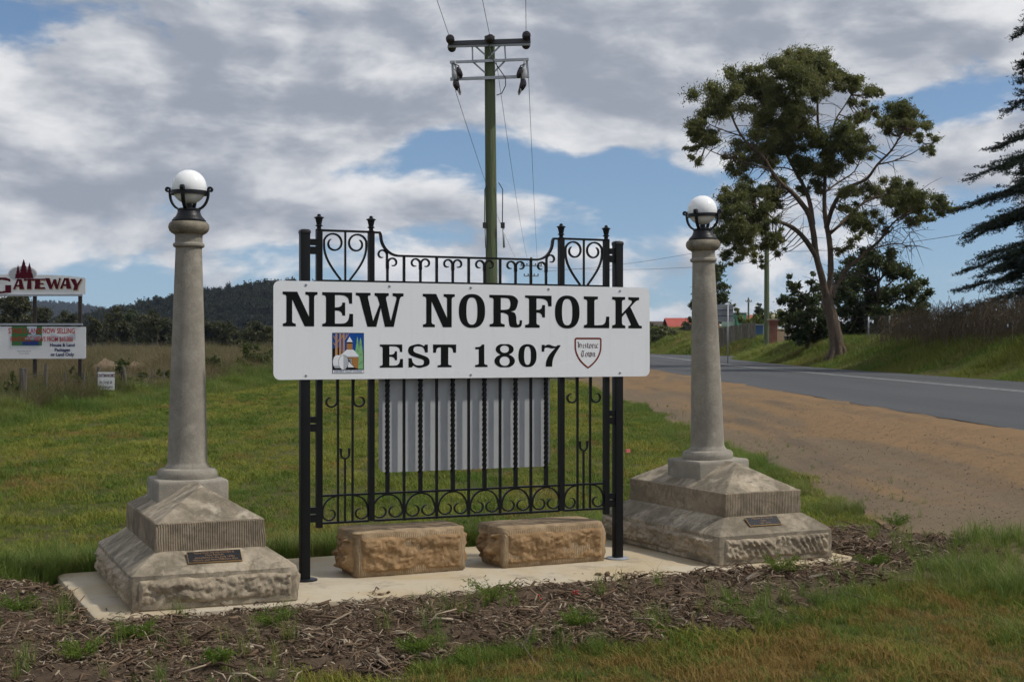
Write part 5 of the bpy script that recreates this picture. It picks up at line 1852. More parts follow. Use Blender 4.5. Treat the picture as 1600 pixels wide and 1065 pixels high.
LIMBS = [  # (points (px, py, depth), r0, r1)
    ([(1309, 566, 0), (1308, 545, 0), (1305, 520, 0), (1300, 497, 0), (1294, 476, 0), (1293, 462, 0)], .50, .36),
    ([(1294, 470, 0), (1289, 455, -.2), (1284, 432, -.4), (1275, 398, -.6), (1271, 364, -.8), (1264, 336, -1.), (1251, 316, -1.3), (1235, 298, -1.6), (1220, 286, -1.9), (1204, 265, -2.2), (1194, 247, -2.3), (1177, 233, -2.4), (1159, 213, -2.4), (1146, 188, -2.2), (1140, 165, -2.)], .27, .05),
    ([(1276, 402, -.6), (1263, 381, -.9), (1249, 364, -1.4), (1232, 352, -1.9), (1213, 346, -2.3), (1193, 347, -2.6), (1172, 353, -2.9), (1158, 366, -3.)], .20, .05),
    ([(1270, 350, -.8), (1266, 320, .3), (1258, 295, .8), (1243, 268, 1.2), (1229, 241, 1.5), (1212, 209, 1.8), (1196, 180, 2.), (1188, 155, 2.)], .17, .04),
    ([(1295, 462, .1), (1297, 440, .3), (1298, 412, .5), (1296, 376, .7), (1290, 345, .8), (1288, 314, .8), (1289, 268, .7), (1285, 225, .6), (1278, 193, .4), (1277, 147, .2), (1272, 118, 0)], .25, .05),
    ([(1291, 356, .8), (1302, 322, 0), (1317, 298, -.6), (1336, 288, -1.), (1355, 279, -1.4), (1371, 257, -1.8), (1392, 236, -2.), (1406, 214, -2.1), (1415, 200, -2.)], .16, .04),
    ([(1289, 275, .7), (1291, 245, 1.2), (1297, 220, 1.6), (1306, 187, 2.), (1320, 165, 2.3), (1330, 148, 2.4)], .11, .03),
    ([(1300, 466, 0), (1304, 451, .2), (1314, 435, .6), (1326, 417, 1.), (1342, 404, 1.3), (1354, 392, 1.5), (1372, 378, 1.7), (1386, 360, 1.8), (1399, 345, 1.8), (1418, 333, 1.7)], .19, .04),
    ([(1295, 366, .7), (1314, 350, 1.2), (1339, 325, 1.8), (1362, 310, 2.2), (1390, 304, 2.4), (1410, 298, 2.5), (1435, 300, 2.5)], .12, .04),
    ([(1354, 392, 1.5), (1381, 384, 1.), (1402, 380, .6), (1420, 385, .3)], .06, .02),
    ([(1204, 265, -2.2), (1180, 258, -2.6), (1150, 250, -2.9), (1120, 240, -3.), (1095, 228, -2.9)], .07, .02),
    ([(1159, 213, -2.4), (1135, 205, -2.8), (1110, 195, -3.), (1098, 185, -3.)], .05, .02),
    ([(1289, 300, .8), (1310, 285, 2.), (1335, 268, 2.8), (1345, 245, 3.)], .08, .03),
    ([(1243, 268, 1.2), (1225, 262, 2.), (1200, 262, 2.5), (1175, 262, 2.6)], .06, .02),
    ([(1371, 257, -1.8), (1395, 252, -2.4), (1425, 240, -2.8), (1446, 225, -2.8)], .06, .02),
    ([(1213, 346, -2.3), (1195, 330, -2.8), (1175, 318, -3.), (1150, 314, -3.1)], .06, .02),
    ([(1285, 225, .6), (1265, 200, -.6), (1248, 170, -1.4), (1238, 135, -1.8)], .08, .03),
    ([(1404, 345, 1.8), (1430, 330, 1.), (1455, 322, .6)], .05, .02),
]
SKEL = []
mb = MB()
for k, (pt, r0, r1) in enumerate(LIMBS):
    op = limb_tube(mb, [T3(*p) for p in pt], r0 * .82, r1 * .8, 10 if r0 > .15 else 7, 0.12, k * 3.1)
    SKEL += op
# root flare
for k in range(7):
    a_ = k * 0.9 + 0.3
    b0 = T3(1309, 556, 0)
    mb.tube([b0 + Vector((0.25 * math.cos(a_), 0.25 * math.sin(a_), 0.5)), b0 + Vector((0.45 * math.cos(a_), 0.45 * math.sin(a_), 0.0)), b0 + Vector((0.9 * math.cos(a_), 0.9 * math.sin(a_), -0.45))], [0.15, 0.14, 0.05], 7)
CL = [(1132, 147, 26), (1118, 165, 24), (1096, 185, 20), (1086, 205, 18), (1110, 208, 20), (1081, 232, 10), (1083, 250, 9), (1160, 120, 24), (1185, 130, 22), (1200, 145, 28), (1225, 105, 26), (1250, 102, 26), (1270, 104, 24), (1285, 98, 18), (1293, 118, 18), (1240, 130, 30), (1215, 165, 28), (1245, 160, 28), (1270, 135, 24), (1318, 125, 18), (1345, 140, 20), (1370, 147, 10), (1355, 175, 17), (1338, 182, 11), (1370, 178, 11),
      (1205, 195, 26), (1230, 195, 26), (1182, 215, 18), (1190, 236, 22), (1165, 246, 22), (1158, 262, 16), (1200, 258, 22), (1225, 225, 24), (1270, 215, 24), (1290, 232, 22), (1315, 215, 22), (1330, 200, 14), (1320, 240, 24), (1345, 235, 16), (1300, 258, 24), (1275, 255, 22), (1250, 252, 20),
      (1390, 185, 20), (1410, 188, 22), (1427, 203, 18), (1445, 215, 13), (1448, 234, 11), (1405, 178, 16), (1432, 193, 14), (1383, 200, 12),
      (1370, 300, 18), (1350, 295, 14), (1395, 292, 14), (1420, 305, 22), (1440, 315, 24), (1465, 315, 18), (1477, 325, 12), (1430, 335, 16), (1450, 345, 10), (1385, 322, 17), (1320, 303, 18), (1340, 330, 15), (1408, 325, 14),
      (1140, 308, 18), (1160, 302, 19), (1175, 330, 17), (1205, 320, 16), (1165, 370, 18), (1190, 355, 16), (1135, 330, 16), (1150, 360, 16), (1190, 175, 20), (1250, 195, 18), (1400, 310, 16), (1140, 310, 15), (1160, 304, 16), (1180, 310, 16), (1200, 300, 17), (1216, 290, 17), (1150, 338, 19), (1135, 350, 17), (1170, 342, 17), (1190, 330, 15), (1140, 378, 18), (1160, 393, 16), (1180, 383, 14), (1200, 368, 15), (1215, 363, 11), (1209, 390, 10), (1186, 404, 10), (1150, 408, 10), (1325, 345, 17), (1350, 360, 17), (1340, 375, 13), (1310, 395, 9), (1280, 290, 15), (1255, 298, 12), (1365, 345, 12), (1130, 400, 10), (1128, 372, 12)]
cen, rad, cnt = [], [], []
ppm = FPX / TY
grng = random.Random(3)
for k, (x, y, r) in enumerate(CL):
    # depth follows the nearest limb, plus scatter
    fl = T3(x, y)
    near = min(SKEL, key=lambda q: (q.x - fl.x) ** 2 + (q.z - fl.z) ** 2)
    dy = near.y * 0.8 + grng.uniform(-1.6, 1.6)
    c = T3(x, y, dy)
    rr = r / ppm
    # each blob becomes a few smaller sprays
    ns = max(4, int(3 + r / 3.6))
    for j in range(ns):
        o_ = Vector((grng.gauss(0, .56), grng.gauss(0, .75), grng.gauss(0, .48))) * rr
        s_ = rr * grng.uniform(.45, .82)
        cen.append(tuple(c + o_))
        rad.append((s_ * 1.15, s_ * 1.2, s_ * .85))
        cnt.append(int(1900 * s_ * s_) + 60)
        if j % 2 == 0:
            nb = min(SKEL, key=lambda q: (q - c - o_).length_squared)
            e_ = c + o_
            md = nb.lerp(e_, .5) + Vector((0, 0, -0.15))
            mb.tube([nb, md, e_], [0.035, 0.022, 0.01], 5)
# bare twigs
for k in range(420):
    q = grng.choice(SKEL[40:])
    d_ = Vector((grng.gauss(0, 1), grng.gauss(0, 1), grng.gauss(0.35, .7))).normalized() * grng.uniform(.6, 1.7)
    mb.tube([q, q + d_ * .5 + Vector((0, 0, .08)), q + d_], [0.022, 0.014, 0.006], 4)
for k in range(60):
    q = T3(grng.uniform(1360, 1425), grng.uniform(340, 395), grng.uniform(0, 2))
    d_ = Vector((grng.gauss(.7, .6), grng.gauss(0, .6), grng.gauss(0.0, .6))).normalized() * grng.uniform(.7, 1.8)
    mb.tube([q, q + d_ * .5 + Vector((0, 0, .1)), q + d_], [0.022, 0.016, 0.006], 4)
mb.build('trunk', M_eucbark, euc, smooth=60, recalc=False)
V, F = leaf_cards(cen, rad, cnt, 0.16, 0.048, 0.9, seed=4)
np_mesh('crown', V, F, M_eucleaf, euc)
print('euc leaves', len(F))


def bushy_tree(name, label, cat, base, clumps, trunk_r, mat, bark, leaf, nleaf, seed, group=None, squash=0.85, lean=0.0, split=3):
    """clumps: (x, y, z, r) relative to base"""
    t = empty(name, base, 0, label, cat, group)
    g = random.Random(seed)
    m_ = MB()
    zt = max(c[2] for c in clumps)
    zl = min(c[2] - c[3] for c in clumps)
    top = Vector((lean, 0, zt * .75))
    m_.tube([(0, 0, -0.2), (lean * .2, 0, zt * .25), (lean * .6, 0, zt * .5), top], [trunk_r * 1.2, trunk_r, trunk_r * .7, trunk_r * .3], 8)
    cen, rad, cnt = [], [], []
    for (x, y, z, r) in clumps:
        h_ = max(0.15, min(.7, (z - r) / zt * .8 + .05))
        m_.tube([(lean * h_, 0, zt * h_), (x * .55, y * .55, zt * h_ + (z - zt * h_) * .4), (x, y, z)], [trunk_r * .4, trunk_r * .25, trunk_r * .08], 5)
        for j in range(split):
            o_ = (g.gauss(0, .42) * r, g.gauss(0, .42) * r, g.gauss(0, .36) * r)
            s_ = r * g.uniform(.72, 1.02)
            cen.append((x + o_[0], y + o_[1], z + o_[2]))
            rad.append((s_, s_, s_ * squash))
            cnt.append(max(12, int(nleaf * s_ * s_)))
    m_.build('trunk', bark, t, smooth=60, recalc=False)
    V, F = leaf_cards(cen, rad, cnt, leaf, leaf * .45, 0.2, seed=seed)
    np_mesh('crown', V, F, mat, t)
    return t


def px_clumps(base, Y, blobs, seed, dep=1.0):
    g = random.Random(seed)
    o_ = []
    for x, y, r in blobs:
        d_ = g.uniform(-dep, dep)
        p = P3(x, y, Y + d_)
        o_.append((p.x - base[0], d_, p.z - base[2], r / FPX * Y))
    return o_


def ground_at(px, Y):
    X = (px - 800) / FPX * Y
    return (X, Y, float(hgt(X, Y)) - 0.05)


b_ = ground_at(1262, 84)
bushy_tree('wattle_tree', 'dark bushy wattle left of the eucalypt trunk', 'tree', b_, px_clumps(b_, 84, [(1232, 470, 12), (1238, 452, 11), (1234, 438, 6), (1245, 480, 16), (1235, 500, 14), (1258, 465, 13), (1262, 485, 17), (1275, 470, 14), (1278, 450, 10), (1268, 440, 6), (1285, 480, 16), (1250, 505, 16), (1270, 508, 15), (1240, 515, 10), (1228, 490, 9), (1285, 505, 14), (1272, 428, 5), (1230, 512, 7), (1245, 525, 12), (1262, 526, 13), (1280, 524, 13), (1255, 535, 9), (1275, 536, 9), (1292, 500, 12), (1296, 520, 12)], 5, 1.2), .14, M_wattle, M_darkbark, 0.22, 1500, 5, 'dark trees behind the eucalypt')
b_ = ground_at(1372, 90)
bushy_tree('wattle_tree', 'broad dark wattle right of the eucalypt trunk', 'tree', b_, px_clumps(b_, 90, [(1330, 430, 22), (1350, 410, 22), (1375, 420, 22), (1365, 400, 16), (1395, 398, 14), (1405, 425, 20), (1425, 445, 16), (1440, 440, 10), (1448, 455, 10), (1435, 470, 16), (1410, 460, 22), (1380, 455, 24), (1350, 450, 24), (1325, 460, 22), (1320, 490, 22), (1345, 490, 24), (1375, 492, 24), (1405, 492, 22), (1430, 492, 18), (1445, 485, 12), (1318, 515, 18), (1345, 515, 20), (1372, 515, 20), (1400, 512, 16), (1325, 410, 14), (1315, 440, 14), (1335, 530, 12), (1360, 530, 12), (1385, 528, 12), (1410, 526, 12), (1440, 512, 12), (1455, 500, 9), (1310, 470, 14)], 6, 2.2), .22, M_wattle, M_darkbark, 0.24, 1100, 6, 'dark trees behind the eucalypt')
b_ = ground_at(1106, 170)
bushy_tree('far_tree', 'dark far tree half hidden behind the right lamp column', 'tree', b_, px_clumps(b_, 172, [(1098, 430, 14), (1112, 425, 14), (1092, 445, 14), (1108, 450, 17), (1120, 445, 12), (1086, 462, 12), (1100, 470, 17), (1118, 468, 15), (1128, 470, 8), (1092, 485, 14), (1110, 488, 16), (1125, 488, 10), (1082, 480, 8), (1095, 500, 12), (1108, 505, 12)], 8, 2.0), .3, M_wattle, M_darkbark, 0.5, 260, 8)
b_ = (P3(1200, 541, 205).x, 205, 2.5)
bushy_tree('cypress_tree', 'small dark conical cypress against the sky left of the plain pole', 'tree', (P3(1186, 541, 205).x, 205, 2.4), px_clumps((P3(1186, 541, 205).x, 205, 2.4), 205, [(1185.5, 476, 2.5), (1185.5, 481, 4), (1186, 487, 6), (1187, 493, 7.5), (1181, 493, 4), (1186, 500, 8)], 9, .4), .15, M_wattle, M_darkbark, 0.45, 400, 9, split=4)
for k, (px, Y, bl, lb, mt) in enumerate((
        (1192, 160, [(1180, 505, 9), (1190, 500, 10), (1200, 498, 10), (1196, 507, 10), (1184, 498, 6)], 'yellow green bush behind the end of the paling fence', M_bright),
        (1222, 150, [(1212, 497, 8), (1220, 493, 9), (1230, 495, 9), (1236, 500, 9), (1222, 503, 10)], 'bright green bush between the stone ball and the dark wattle', M_bright),
        (1160, 180, [(1152, 492, 6), (1158, 500, 6), (1166, 504, 6), (1174, 504, 6), (1148, 482, 5)], 'low bright bush above the paling fence beside the green shed', M_bright),
        (1032, 158, [(1020, 520, 11), (1032, 517, 12), (1044, 519, 11), (1053, 523, 8), (1026, 527, 10), (1040, 527, 10)], 'pale olive bush on the bank at the edge of the sign', M_olive),
        (1014, 190, [(1012, 512, 10), (1020, 508, 9), (1008, 520, 10), (1022, 518, 8)], 'darker bush behind the pale olive bush at the sign edge', M_bush),
        (1078, 190, [(1076, 508, 8), (1082, 514, 9), (1080, 500, 6)], 'dark shrub between the red roof and the column', M_wattle))):
    X = (px - 800) / FPX * Y
    z_ = P3(px, max(b[1] + b[2] for b in bl), Y).z - 0.5
    bushy_tree('garden_bush', lb, 'bush', (X, Y, z_), px_clumps((X, Y, z_), Y, bl, 20 + k, .8), .06, mt, M_darkbark, 0.34, 420, 20 + k, 'garden bushes across the road')

# --- cedar at the right edge
cb = (25.9, 60.0, float(hgt(25.9, 60)) - 0.1)
ced = empty('cedar_tree', cb, 0, 'huge dark layered cedar at the right edge of the picture', 'tree')
mb = MB()
mb.tube([(0, 0, -0.2), (0.05, 0, 6), (-0.05, 0, 12), (0, 0, 19)], [.55, .42, .28, .05], 12)
g = random.Random(12)
Vs = []
g2 = np.random.default_rng(12)
NB = 270
for k in range(NB):
    u = k / NB
    z = 1.2 + 17.2 * u + g.uniform(-.35, .35)
    L_ = np.interp(z, [1.5, 4, 7.5, 8.5, 10.5, 13, 16, 18.5], [6.9, 6.6, 6.5, 5.2, 4.5, 4.1, 3.8, 1.0]) * g.choice((g.uniform(.55, .85), g.uniform(.85, 1.05)))
    az = k * 2.39996 + g.uniform(-.25, .25)
    dirv = Vector((math.cos(az), math.sin(az), 0))
    rise = g.uniform(-.22, .16)
    path = []
    for s_ in np.linspace(0, 1, 9):
        zz = z + L_ * (rise * s_ + 0.10 * math.sin(s_ * math.pi) - 0.12 * s_ * s_ + 0.10 * max(0, s_ - .75))
        path.append(dirv * (L_ * s_) + Vector((0, 0, zz)))
    mb.tube(path, [0.09 * (1 - s_) * (0.5 + L_ / 10) + 0.012 for s_ in np.linspace(0, 1, 9)], 5)
    side = Vector((-dirv.y, dirv.x, 0))
    for s_ in np.linspace(.16, 1.0, 22):
        i_ = min(7, int(s_ * 8))
        p = path[i_].lerp(path[i_ + 1], s_ * 8 - i_)
        for sg in (-1, 1):
            tl = (0.30 + 1.15 * math.sin(min(1, s_ * 1.05) * math.pi * .92) ** .8 * .95) * g.uniform(.7, 1.15)
            td = (dirv * .75 + side * sg * g.uniform(.55, 1.0) + Vector((0, 0, g.uniform(-.38, .16)))).normalized()
            n = int(14 + tl * 52)
            ss_ = np.linspace(0.02, 1, n)[:, None]
            c = np.array(p) + np.array(td) * ss_ * tl + np.array([0, 0, -.12]) * (ss_ ** 2) * tl
            c += g2.normal(size=(n, 3)) * np.array([.07, .07, .035])
            ax = np.array(td) * 0.5 + g2.normal(size=(n, 3)) * np.array([.55, .55, .38])
            ax /= np.linalg.norm(ax, axis=1)[:, None]
            sv = np.cross(ax, np.array([0, 0, 1.0]) + g2.normal(size=(n, 3)) * .5)
            sv /= np.linalg.norm(sv, axis=1)[:, None] + 1e-9
            hl, hw_ = 0.10, 0.020
            Vs.append(np.stack([c - ax * hl, c + sv * hw_, c + ax * hl, c - sv * hw_], 1).reshape(-1, 3))
mb.build('trunk', M_darkbark, ced, smooth=60, recalc=False)
V = np.concatenate(Vs)
np_mesh('crown', V, np.arange(len(V)).reshape(-1, 4), M_cedar, ced)
print('cedar', len(V) // 4)

# --- row of bushland trees on the left, one by one
ROW = [(20, 470, 30, 200), (62, 490, 22, 230), (105, 498, 20, 240), (185, 500, 24, 215), (228, 495, 20, 220), (150, 505, 18, 235), (172, 510, 17, 225), (208, 498, 22, 240), (245, 503, 24, 210),
       (268, 510, 22, 215), (330, 515, 24, 210), (352, 512, 20, 205), (385, 520, 18, 190), (402, 508, 20, 195), (415, 520, 17, 185), (368, 524, 15, 185), (280, 512, 18, 235)]
ROWLB = ['tall olive tree behind the left edge of the billboard', 'olive tree seen between the billboard panels by the inner post', 'low tree seen between the billboard posts', 'rounded grey green tree right of the small far pole', 'rounded olive tree in the middle of the bush row',
         'dark bush directly behind the small far pole', 'squat tree just right of the small far pole', 'tall narrow dark tree standing above the bush row', 'broad dome shaped olive tree left of the left column', 'tree touching the left edge of the left column',
         'dome shaped tree right of the left column', 'olive tree second right of the left column', 'low scrubby tree near the sign in the bush row', 'taller pale olive tree near the left end of the sign', 'bushy tree next to the left end of the sign', 'low bush between the two olive trees right of the left column', 'dark tree behind the left edge of the column']
for k, (px, py, r, Y) in enumerate(ROW):
    X = (px - 800) / FPX * Y
    z0 = float(hgt(X, Y)) - .1
    g = random.Random(50 + k)
    bl = []
    top = 489 if k == 7 else py - r * .55
    if k == 7:
        bl = [(200, 494, 6), (206, 489, 5), (212, 491, 5), (205, 500, 10), (215, 498, 8), (208, 510, 13), (218, 512, 12), (196, 508, 10), (205, 524, 13), (220, 526, 12)]
    else:
        for j in range(11):
            a_ = g.uniform(0, 2 * math.pi)
            q = g.random() ** .6
            bl.append((px + r * .75 * q * math.cos(a_), py + 6 + r * .62 * q * math.sin(a_), r * g.uniform(.32, .5)))
        bl += [(px + r * dx, py + r * .75 + 8, r * .42) for dx in (-.7, -.25, .25, .7)]
    bushy_tree('bushland_tree', ROWLB[k], 'tree', (X, Y, z0), px_clumps((X, Y, z0), Y, bl, 60 + k, 1.6), .2, M_bush if k != 7 else M_wattle, M_darkbark, 0.48, 240, 60 + k, 'row of bushland trees beyond the paddock', split=3)

# --- bramble bushes by the fence near the sign
for k, (px, py, r, lb) in enumerate(((400, 556, 26, 'large bramble bush beside the left end of the sign'), (375, 572, 20, 'lower bramble bush left of the large bramble by the sign'), (345, 580, 16, 'small bramble bush right of the left column'), (255, 585, 15, 'small bramble bush left of the left column'), (418, 575, 18, 'bramble bush right under the left end of the sign'), (225, 583, 13, 'low bramble bush among the fence posts left of the column'), (120, 585, 14, 'scrubby bramble below the right billboard post'), (190, 563, 12, 'dark scrub between the two pale soil heaps'), (20, 590, 15, 'scrubby bramble at the left picture edge under the billboard'), (330, 565, 16, 'taller bramble just right of the left column'))):
    Y = -12.6 * FPX / (px - 800)
    z0 = float(hgt(-12.6, Y)) - .05
    g = random.Random(80 + k)
    gy = 541 + (EYE - z0) * FPX / Y
    bl = []
    for j in range(22):
        v_ = g.random() ** .8
        bl.append((px + r * g.uniform(-1, 1) * (.55 + .75 * v_), py - r * .45 + (gy - 3 - py + r * .45) * v_, r * g.uniform(.32, .52)))
    bushy_tree('bramble_bush', lb, 'bush', (-12.6, Y, z0), px_clumps((-12.6, Y, z0), Y, bl, 90 + k, .8), .03, M_bramble, M_darkbark, 0.13, 900, 90 + k, 'brambles along the paddock fence')

# --- dry bramble tangle on the bank
mb = MB()
g = random.Random(31)
for k in range(1500):
    Y = g.uniform(46, 72) if k % 3 else g.uniform(46, 62)
    X = 19.0 + g.gauss(0.2, .55)
    z0 = float(hgt(X, Y))
    hmax = np.interp(Y, [46, 60, 68, 74, 80], [1.55, 1.5, 1.5, 1.0, .5])
    h_ = hmax * g.uniform(.45, 1.05)
    a_ = g.uniform(0, 2 * math.pi)
    sp = g.uniform(.25, 1.3)
    p0 = Vector((X, Y, z0 + g.uniform(0, .4)))
    p1 = p0 + Vector((math.cos(a_) * sp * .3, math.sin(a_) * sp * .3, h_ * .8))
    p2 = p0 + Vector((math.cos(a_) * sp * .7, math.sin(a_) * sp * .7, h_ * g.uniform(.85, 1.05)))
    p3 = p0 + Vector((math.cos(a_) * sp * 1.2, math.sin(a_) * sp * 1.2, h_ * g.uniform(.1, .75)))
    mb.tube([p0, p1, p2, p3], [.014, .012, .010, .006], 3, False)
M_dryst = bark_mat('dry_bramble_stems', (0.185, 0.140, 0.090), (0.115, 0.085, 0.055), (0.27, 0.225, 0.165), 1.0)
o = mb.build('bramble_tangle', M_dryst, recalc=False)
tag(o, 'dry brown tangle of bramble stems along the top of the bank', 'brambles', kind='stuff')

# ------------------------------------------------------------------ scattered ground cover (instances of small clumps on points)


def scatter(name, variants, pts, rot, sc, vid, mat, label=None, cat=None):
    """variants: list of (V, F); instances of them on points through geometry nodes"""
    Vs, Fs, ids = [], [], []
    o_ = 0
    for k, (v_, f_) in enumerate(variants):
        Vs.append(np.asarray(v_, dtype=np.float32))
        Fs.append(np.asarray(f_) + o_)
        ids.append(np.full(len(v_), k))
        o_ += len(v_)
    Vs.append(np.asarray(pts, dtype=np.float32))
    ids.append(100 + np.asarray(vid))
    V = np.concatenate(Vs)
    F = np.concatenate(Fs)
    ID = np.concatenate(ids).astype(np.int32)
    ob = np_mesh(name, V, F, mat)
    me = ob.data
    n0 = o_
    at = me.attributes.new('vid', 'INT', 'POINT')
    at.data.foreach_set('value', ID)
    ar = me.attributes.new('rot', 'FLOAT_VECTOR', 'POINT')
    rr = np.zeros((len(V), 3), dtype=np.float32)
    rr[n0:] = rot
    ar.data.foreach_set('vector', rr.ravel())
    asx = me.attributes.new('sc', 'FLOAT_VECTOR', 'POINT')
    s3 = np.ones((len(V), 3), dtype=np.float32)
    s3[n0:] = sc if np.ndim(sc) == 2 else np.asarray(sc)[:, None]
    asx.data.foreach_set('vector', s3.ravel())
    ng = bpy.data.node_groups.new(name + '_nodes', 'GeometryNodeTree')
    ng.interface.new_socket('Geometry', in_out='INPUT', socket_type='NodeSocketGeometry')
    ng.interface.new_socket('Geometry', in_out='OUTPUT', socket_type='NodeSocketGeometry')
    gi = ng.nodes.new('NodeGroupInput')
    go = ng.nodes.new('NodeGroupOutput')
    L = ng.links
    na = ng.nodes.new('GeometryNodeInputNamedAttribute')
    na.data_type = 'INT'
    na.inputs['Name'].default_value = 'vid'
    nr = ng.nodes.new('GeometryNodeInputNamedAttribute')
    nr.data_type = 'FLOAT_VECTOR'
    nr.inputs['Name'].default_value = 'rot'
    ns = ng.nodes.new('GeometryNodeInputNamedAttribute')
    ns.data_type = 'FLOAT_VECTOR'
    ns.inputs['Name'].default_value = 'sc'
    jn = ng.nodes.new('GeometryNodeJoinGeometry')

    def sep(val):
        cmp = ng.nodes.new('FunctionNodeCompare')
        cmp.data_type = 'INT'
        cmp.operation = 'EQUAL'
        L.new(na.outputs['Attribute'], cmp.inputs['A'] if cmp.inputs['A'].type == 'INT' else [s for s in cmp.inputs if s.type == 'INT'][0])
        [s for s in cmp.inputs if s.type == 'INT'][1].default_value = val
        sg = ng.nodes.new('GeometryNodeSeparateGeometry')
        sg.domain = 'POINT'
        L.new(gi.outputs[0], sg.inputs['Geometry'])
        L.new(cmp.outputs[0], sg.inputs['Selection'])
        return sg.outputs['Selection']
    for k in range(len(variants)):
        ip = ng.nodes.new('GeometryNodeInstanceOnPoints')
        L.new(sep(100 + k), ip.inputs['Points'])
        L.new(sep(k), ip.inputs['Instance'])
        L.new(nr.outputs['Attribute'], ip.inputs['Rotation'])
        L.new(ns.outputs['Attribute'], ip.inputs['Scale'])
        L.new(ip.outputs[0], jn.inputs[0])
    L.new(jn.outputs[0], go.inputs[0])
    md = ob.modifiers.new('scatter', 'NODES')
    md.node_group = ng
    tag(ob, label, cat, kind='stuff')
    return ob


def grass_clump(n, rad, h, w, lean, seed, hvar=.5, bend=.4):
    g = np.random.default_rng(seed)
    V, F = [], []
    for k in range(n):
        a_, q = g.uniform(0, 2 * np.pi), rad * math.sqrt(g.random())
        b0 = np.array([q * math.cos(a_), q * math.sin(a_), -0.01])
        d = g.uniform(0, 2 * np.pi)
        dv = np.array([math.cos(d), math.sin(d), 0])
        sv = np.array([-dv[1], dv[0], 0])
        hh = h * g.uniform(1 - hvar, 1 + hvar)
        ln = lean * g.uniform(.2, 1.2) * hh
        ww = w * g.uniform(.7, 1.2)
        p1 = b0 + dv * ln * .35 + np.array([0, 0, hh * .6])
        p2 = b0 + dv * ln * (1 + bend) + np.array([0, 0, hh * (1 - .12 * lean)])
        i_ = len(V)
        V += [b0 - sv * ww / 2, b0 + sv * ww / 2, p1 + sv * ww * .42, p1 - sv * ww * .42, p2]
        F += [(i_, i_ + 1, i_ + 2, i_ + 3), (i_ + 3, i_ + 2, i_ + 4, i_ + 4)]
    F2 = [f if f[2] != f[3] else f for f in F]
    return np.array(V), F2


def tri_split(VF):
    V, F = VF
    T = []
    for f in F:
        if f[2] == f[3]:
            T.append((f[0], f[1], f[2]))
        else:
            T += [(f[0], f[1], f[2]), (f[0], f[2], f[3])]
    return V, np.array(T)


def vnoise(x, y, s, o=0.0):
    return np.array([mnoise.noise(Vector((a * s + o, b * s, o))) for a, b in zip(x, y)])


def wedge_points(n, y0, y1, g, power=1.0, xr=0.40, pad=1.2):
    """points in the view wedge, density falling with distance as Y**-power"""
    u = g.random(n)
    e = 2 - power
    Y = (y0 ** e + u * (y1 ** e - y0 ** e)) ** (1 / e)
    X = (g.random(n) * 2 - 1) * (Y * xr + pad)
    return X, Y


def yaw_rot(n, g, tilt=0.0):
    r = np.zeros((n, 3))
    r[:, 2] = g.random(n) * 2 * np.pi
    if tilt:
        r[:, 0] = g.normal(size=n) * tilt
        r[:, 1] = g.normal(size=n) * tilt
    return r


def on_grass(X, Y):
    p, q = to_pq(X, Y)
    ok = (slab_dist(p, q) > 0.03)
    bm_ = bed_mask(p, q)
    return ok, bm_, p, q


def hz(X, Y):
    return hgt(X, Y)


def lawn_mat():
    m, t, out = new_mat('lawn_grass')
    p = pos(t)
    rnd = t.add('ShaderNodeObjectInfo').outputs['Random']
    px_ = t.vmath('MULTIPLY', p, (1.0, 0.55, 1.0))
    n1 = t.noise(px_, 0.55, 5, 0.62, 0.3)
    n2 = t.noise(t.vmath('ADD', px_, (17, 5, 2)), 0.8, 6, 0.68, 0.4)
    n3 = t.noise(p, 7.0, 3, 0.6)
    jit = t.math('MULTIPLY', t.math('SUBTRACT', rnd, 0.5), 0.30)
    f1 = t.ramp(t.math('ADD', n1, jit), 0.38, 0.62)
    band = t.noise(t.vmath('MULTIPLY', p, (0.8, 0.07, 1.0)), 1.1, 3, 0.5)
    f1 = t.math('ADD', f1, t.ramp(band, 0.38, 0.62, -0.35, 0.35), clamp=True)
    col = t.mix(f1, (0.090, 0.148, 0.020), (0.255, 0.258, 0.045))
    sx_ = t.add('ShaderNodeSeparateXYZ', {0: p})
    # dry ochre patches, commoner in the foreground and towards the dirt
    yv = t.math('ADD', t.math('MULTIPLY', sx_.outputs[1], -0.012), t.math('MULTIPLY', sx_.outputs[0], 0.012))
    bias = t.ramp(yv, -0.12, -0.06, -0.045, 0.085)
    f2 = t.ramp(t.math('ADD', t.math('ADD', n2, t.math('MULTIPLY', jit, 0.5)), bias), 0.51, 0.66, 0.0, 0.9)
    col = t.mix(f2, col, (0.29, 0.175, 0.058))
    col = t.mix(t.ramp(n3, 0.5, 0.75, 0, 0.35), col, (0.10, 0.10, 0.03))
    df = t.add('ShaderNodeBsdfPrincipled', {'Base Color': col, 'Roughness': 0.65, 'Specular IOR Level': 0.15})
    tr = t.add('ShaderNodeBsdfTranslucent', {'Color': col})
    mx = t.add('ShaderNodeMixShader', {0: 0.3})
    t.l.new(df.outputs[0], mx.inputs[1])
    t.l.new(tr.outputs[0], mx.inputs[2])
    t.l.new(mx.outputs[0], out.inputs[0])
    return m


M_lawn = lawn_mat()
M_tall = leaf_mat('tall_grass', (0.085, 0.155, 0.022), (0.175, 0.235, 0.042), (0.32, 0.25, 0.10), 0.7, 0.35, 0.45, 0.5, 0.5)
M_dry = leaf_mat('dry_grass', (0.150, 0.105, 0.064), (0.210, 0.155, 0.098), (0.085, 0.110, 0.035), 0.25, 0.3, 0.9, 0.7, 0.6)
M_bankg = leaf_mat('bank_grass', (0.100, 0.165, 0.022), (0.215, 0.225, 0.040), (0.25, 0.19, 0.07), 0.22, 0.3, 0.7, 0.6, 0.5)

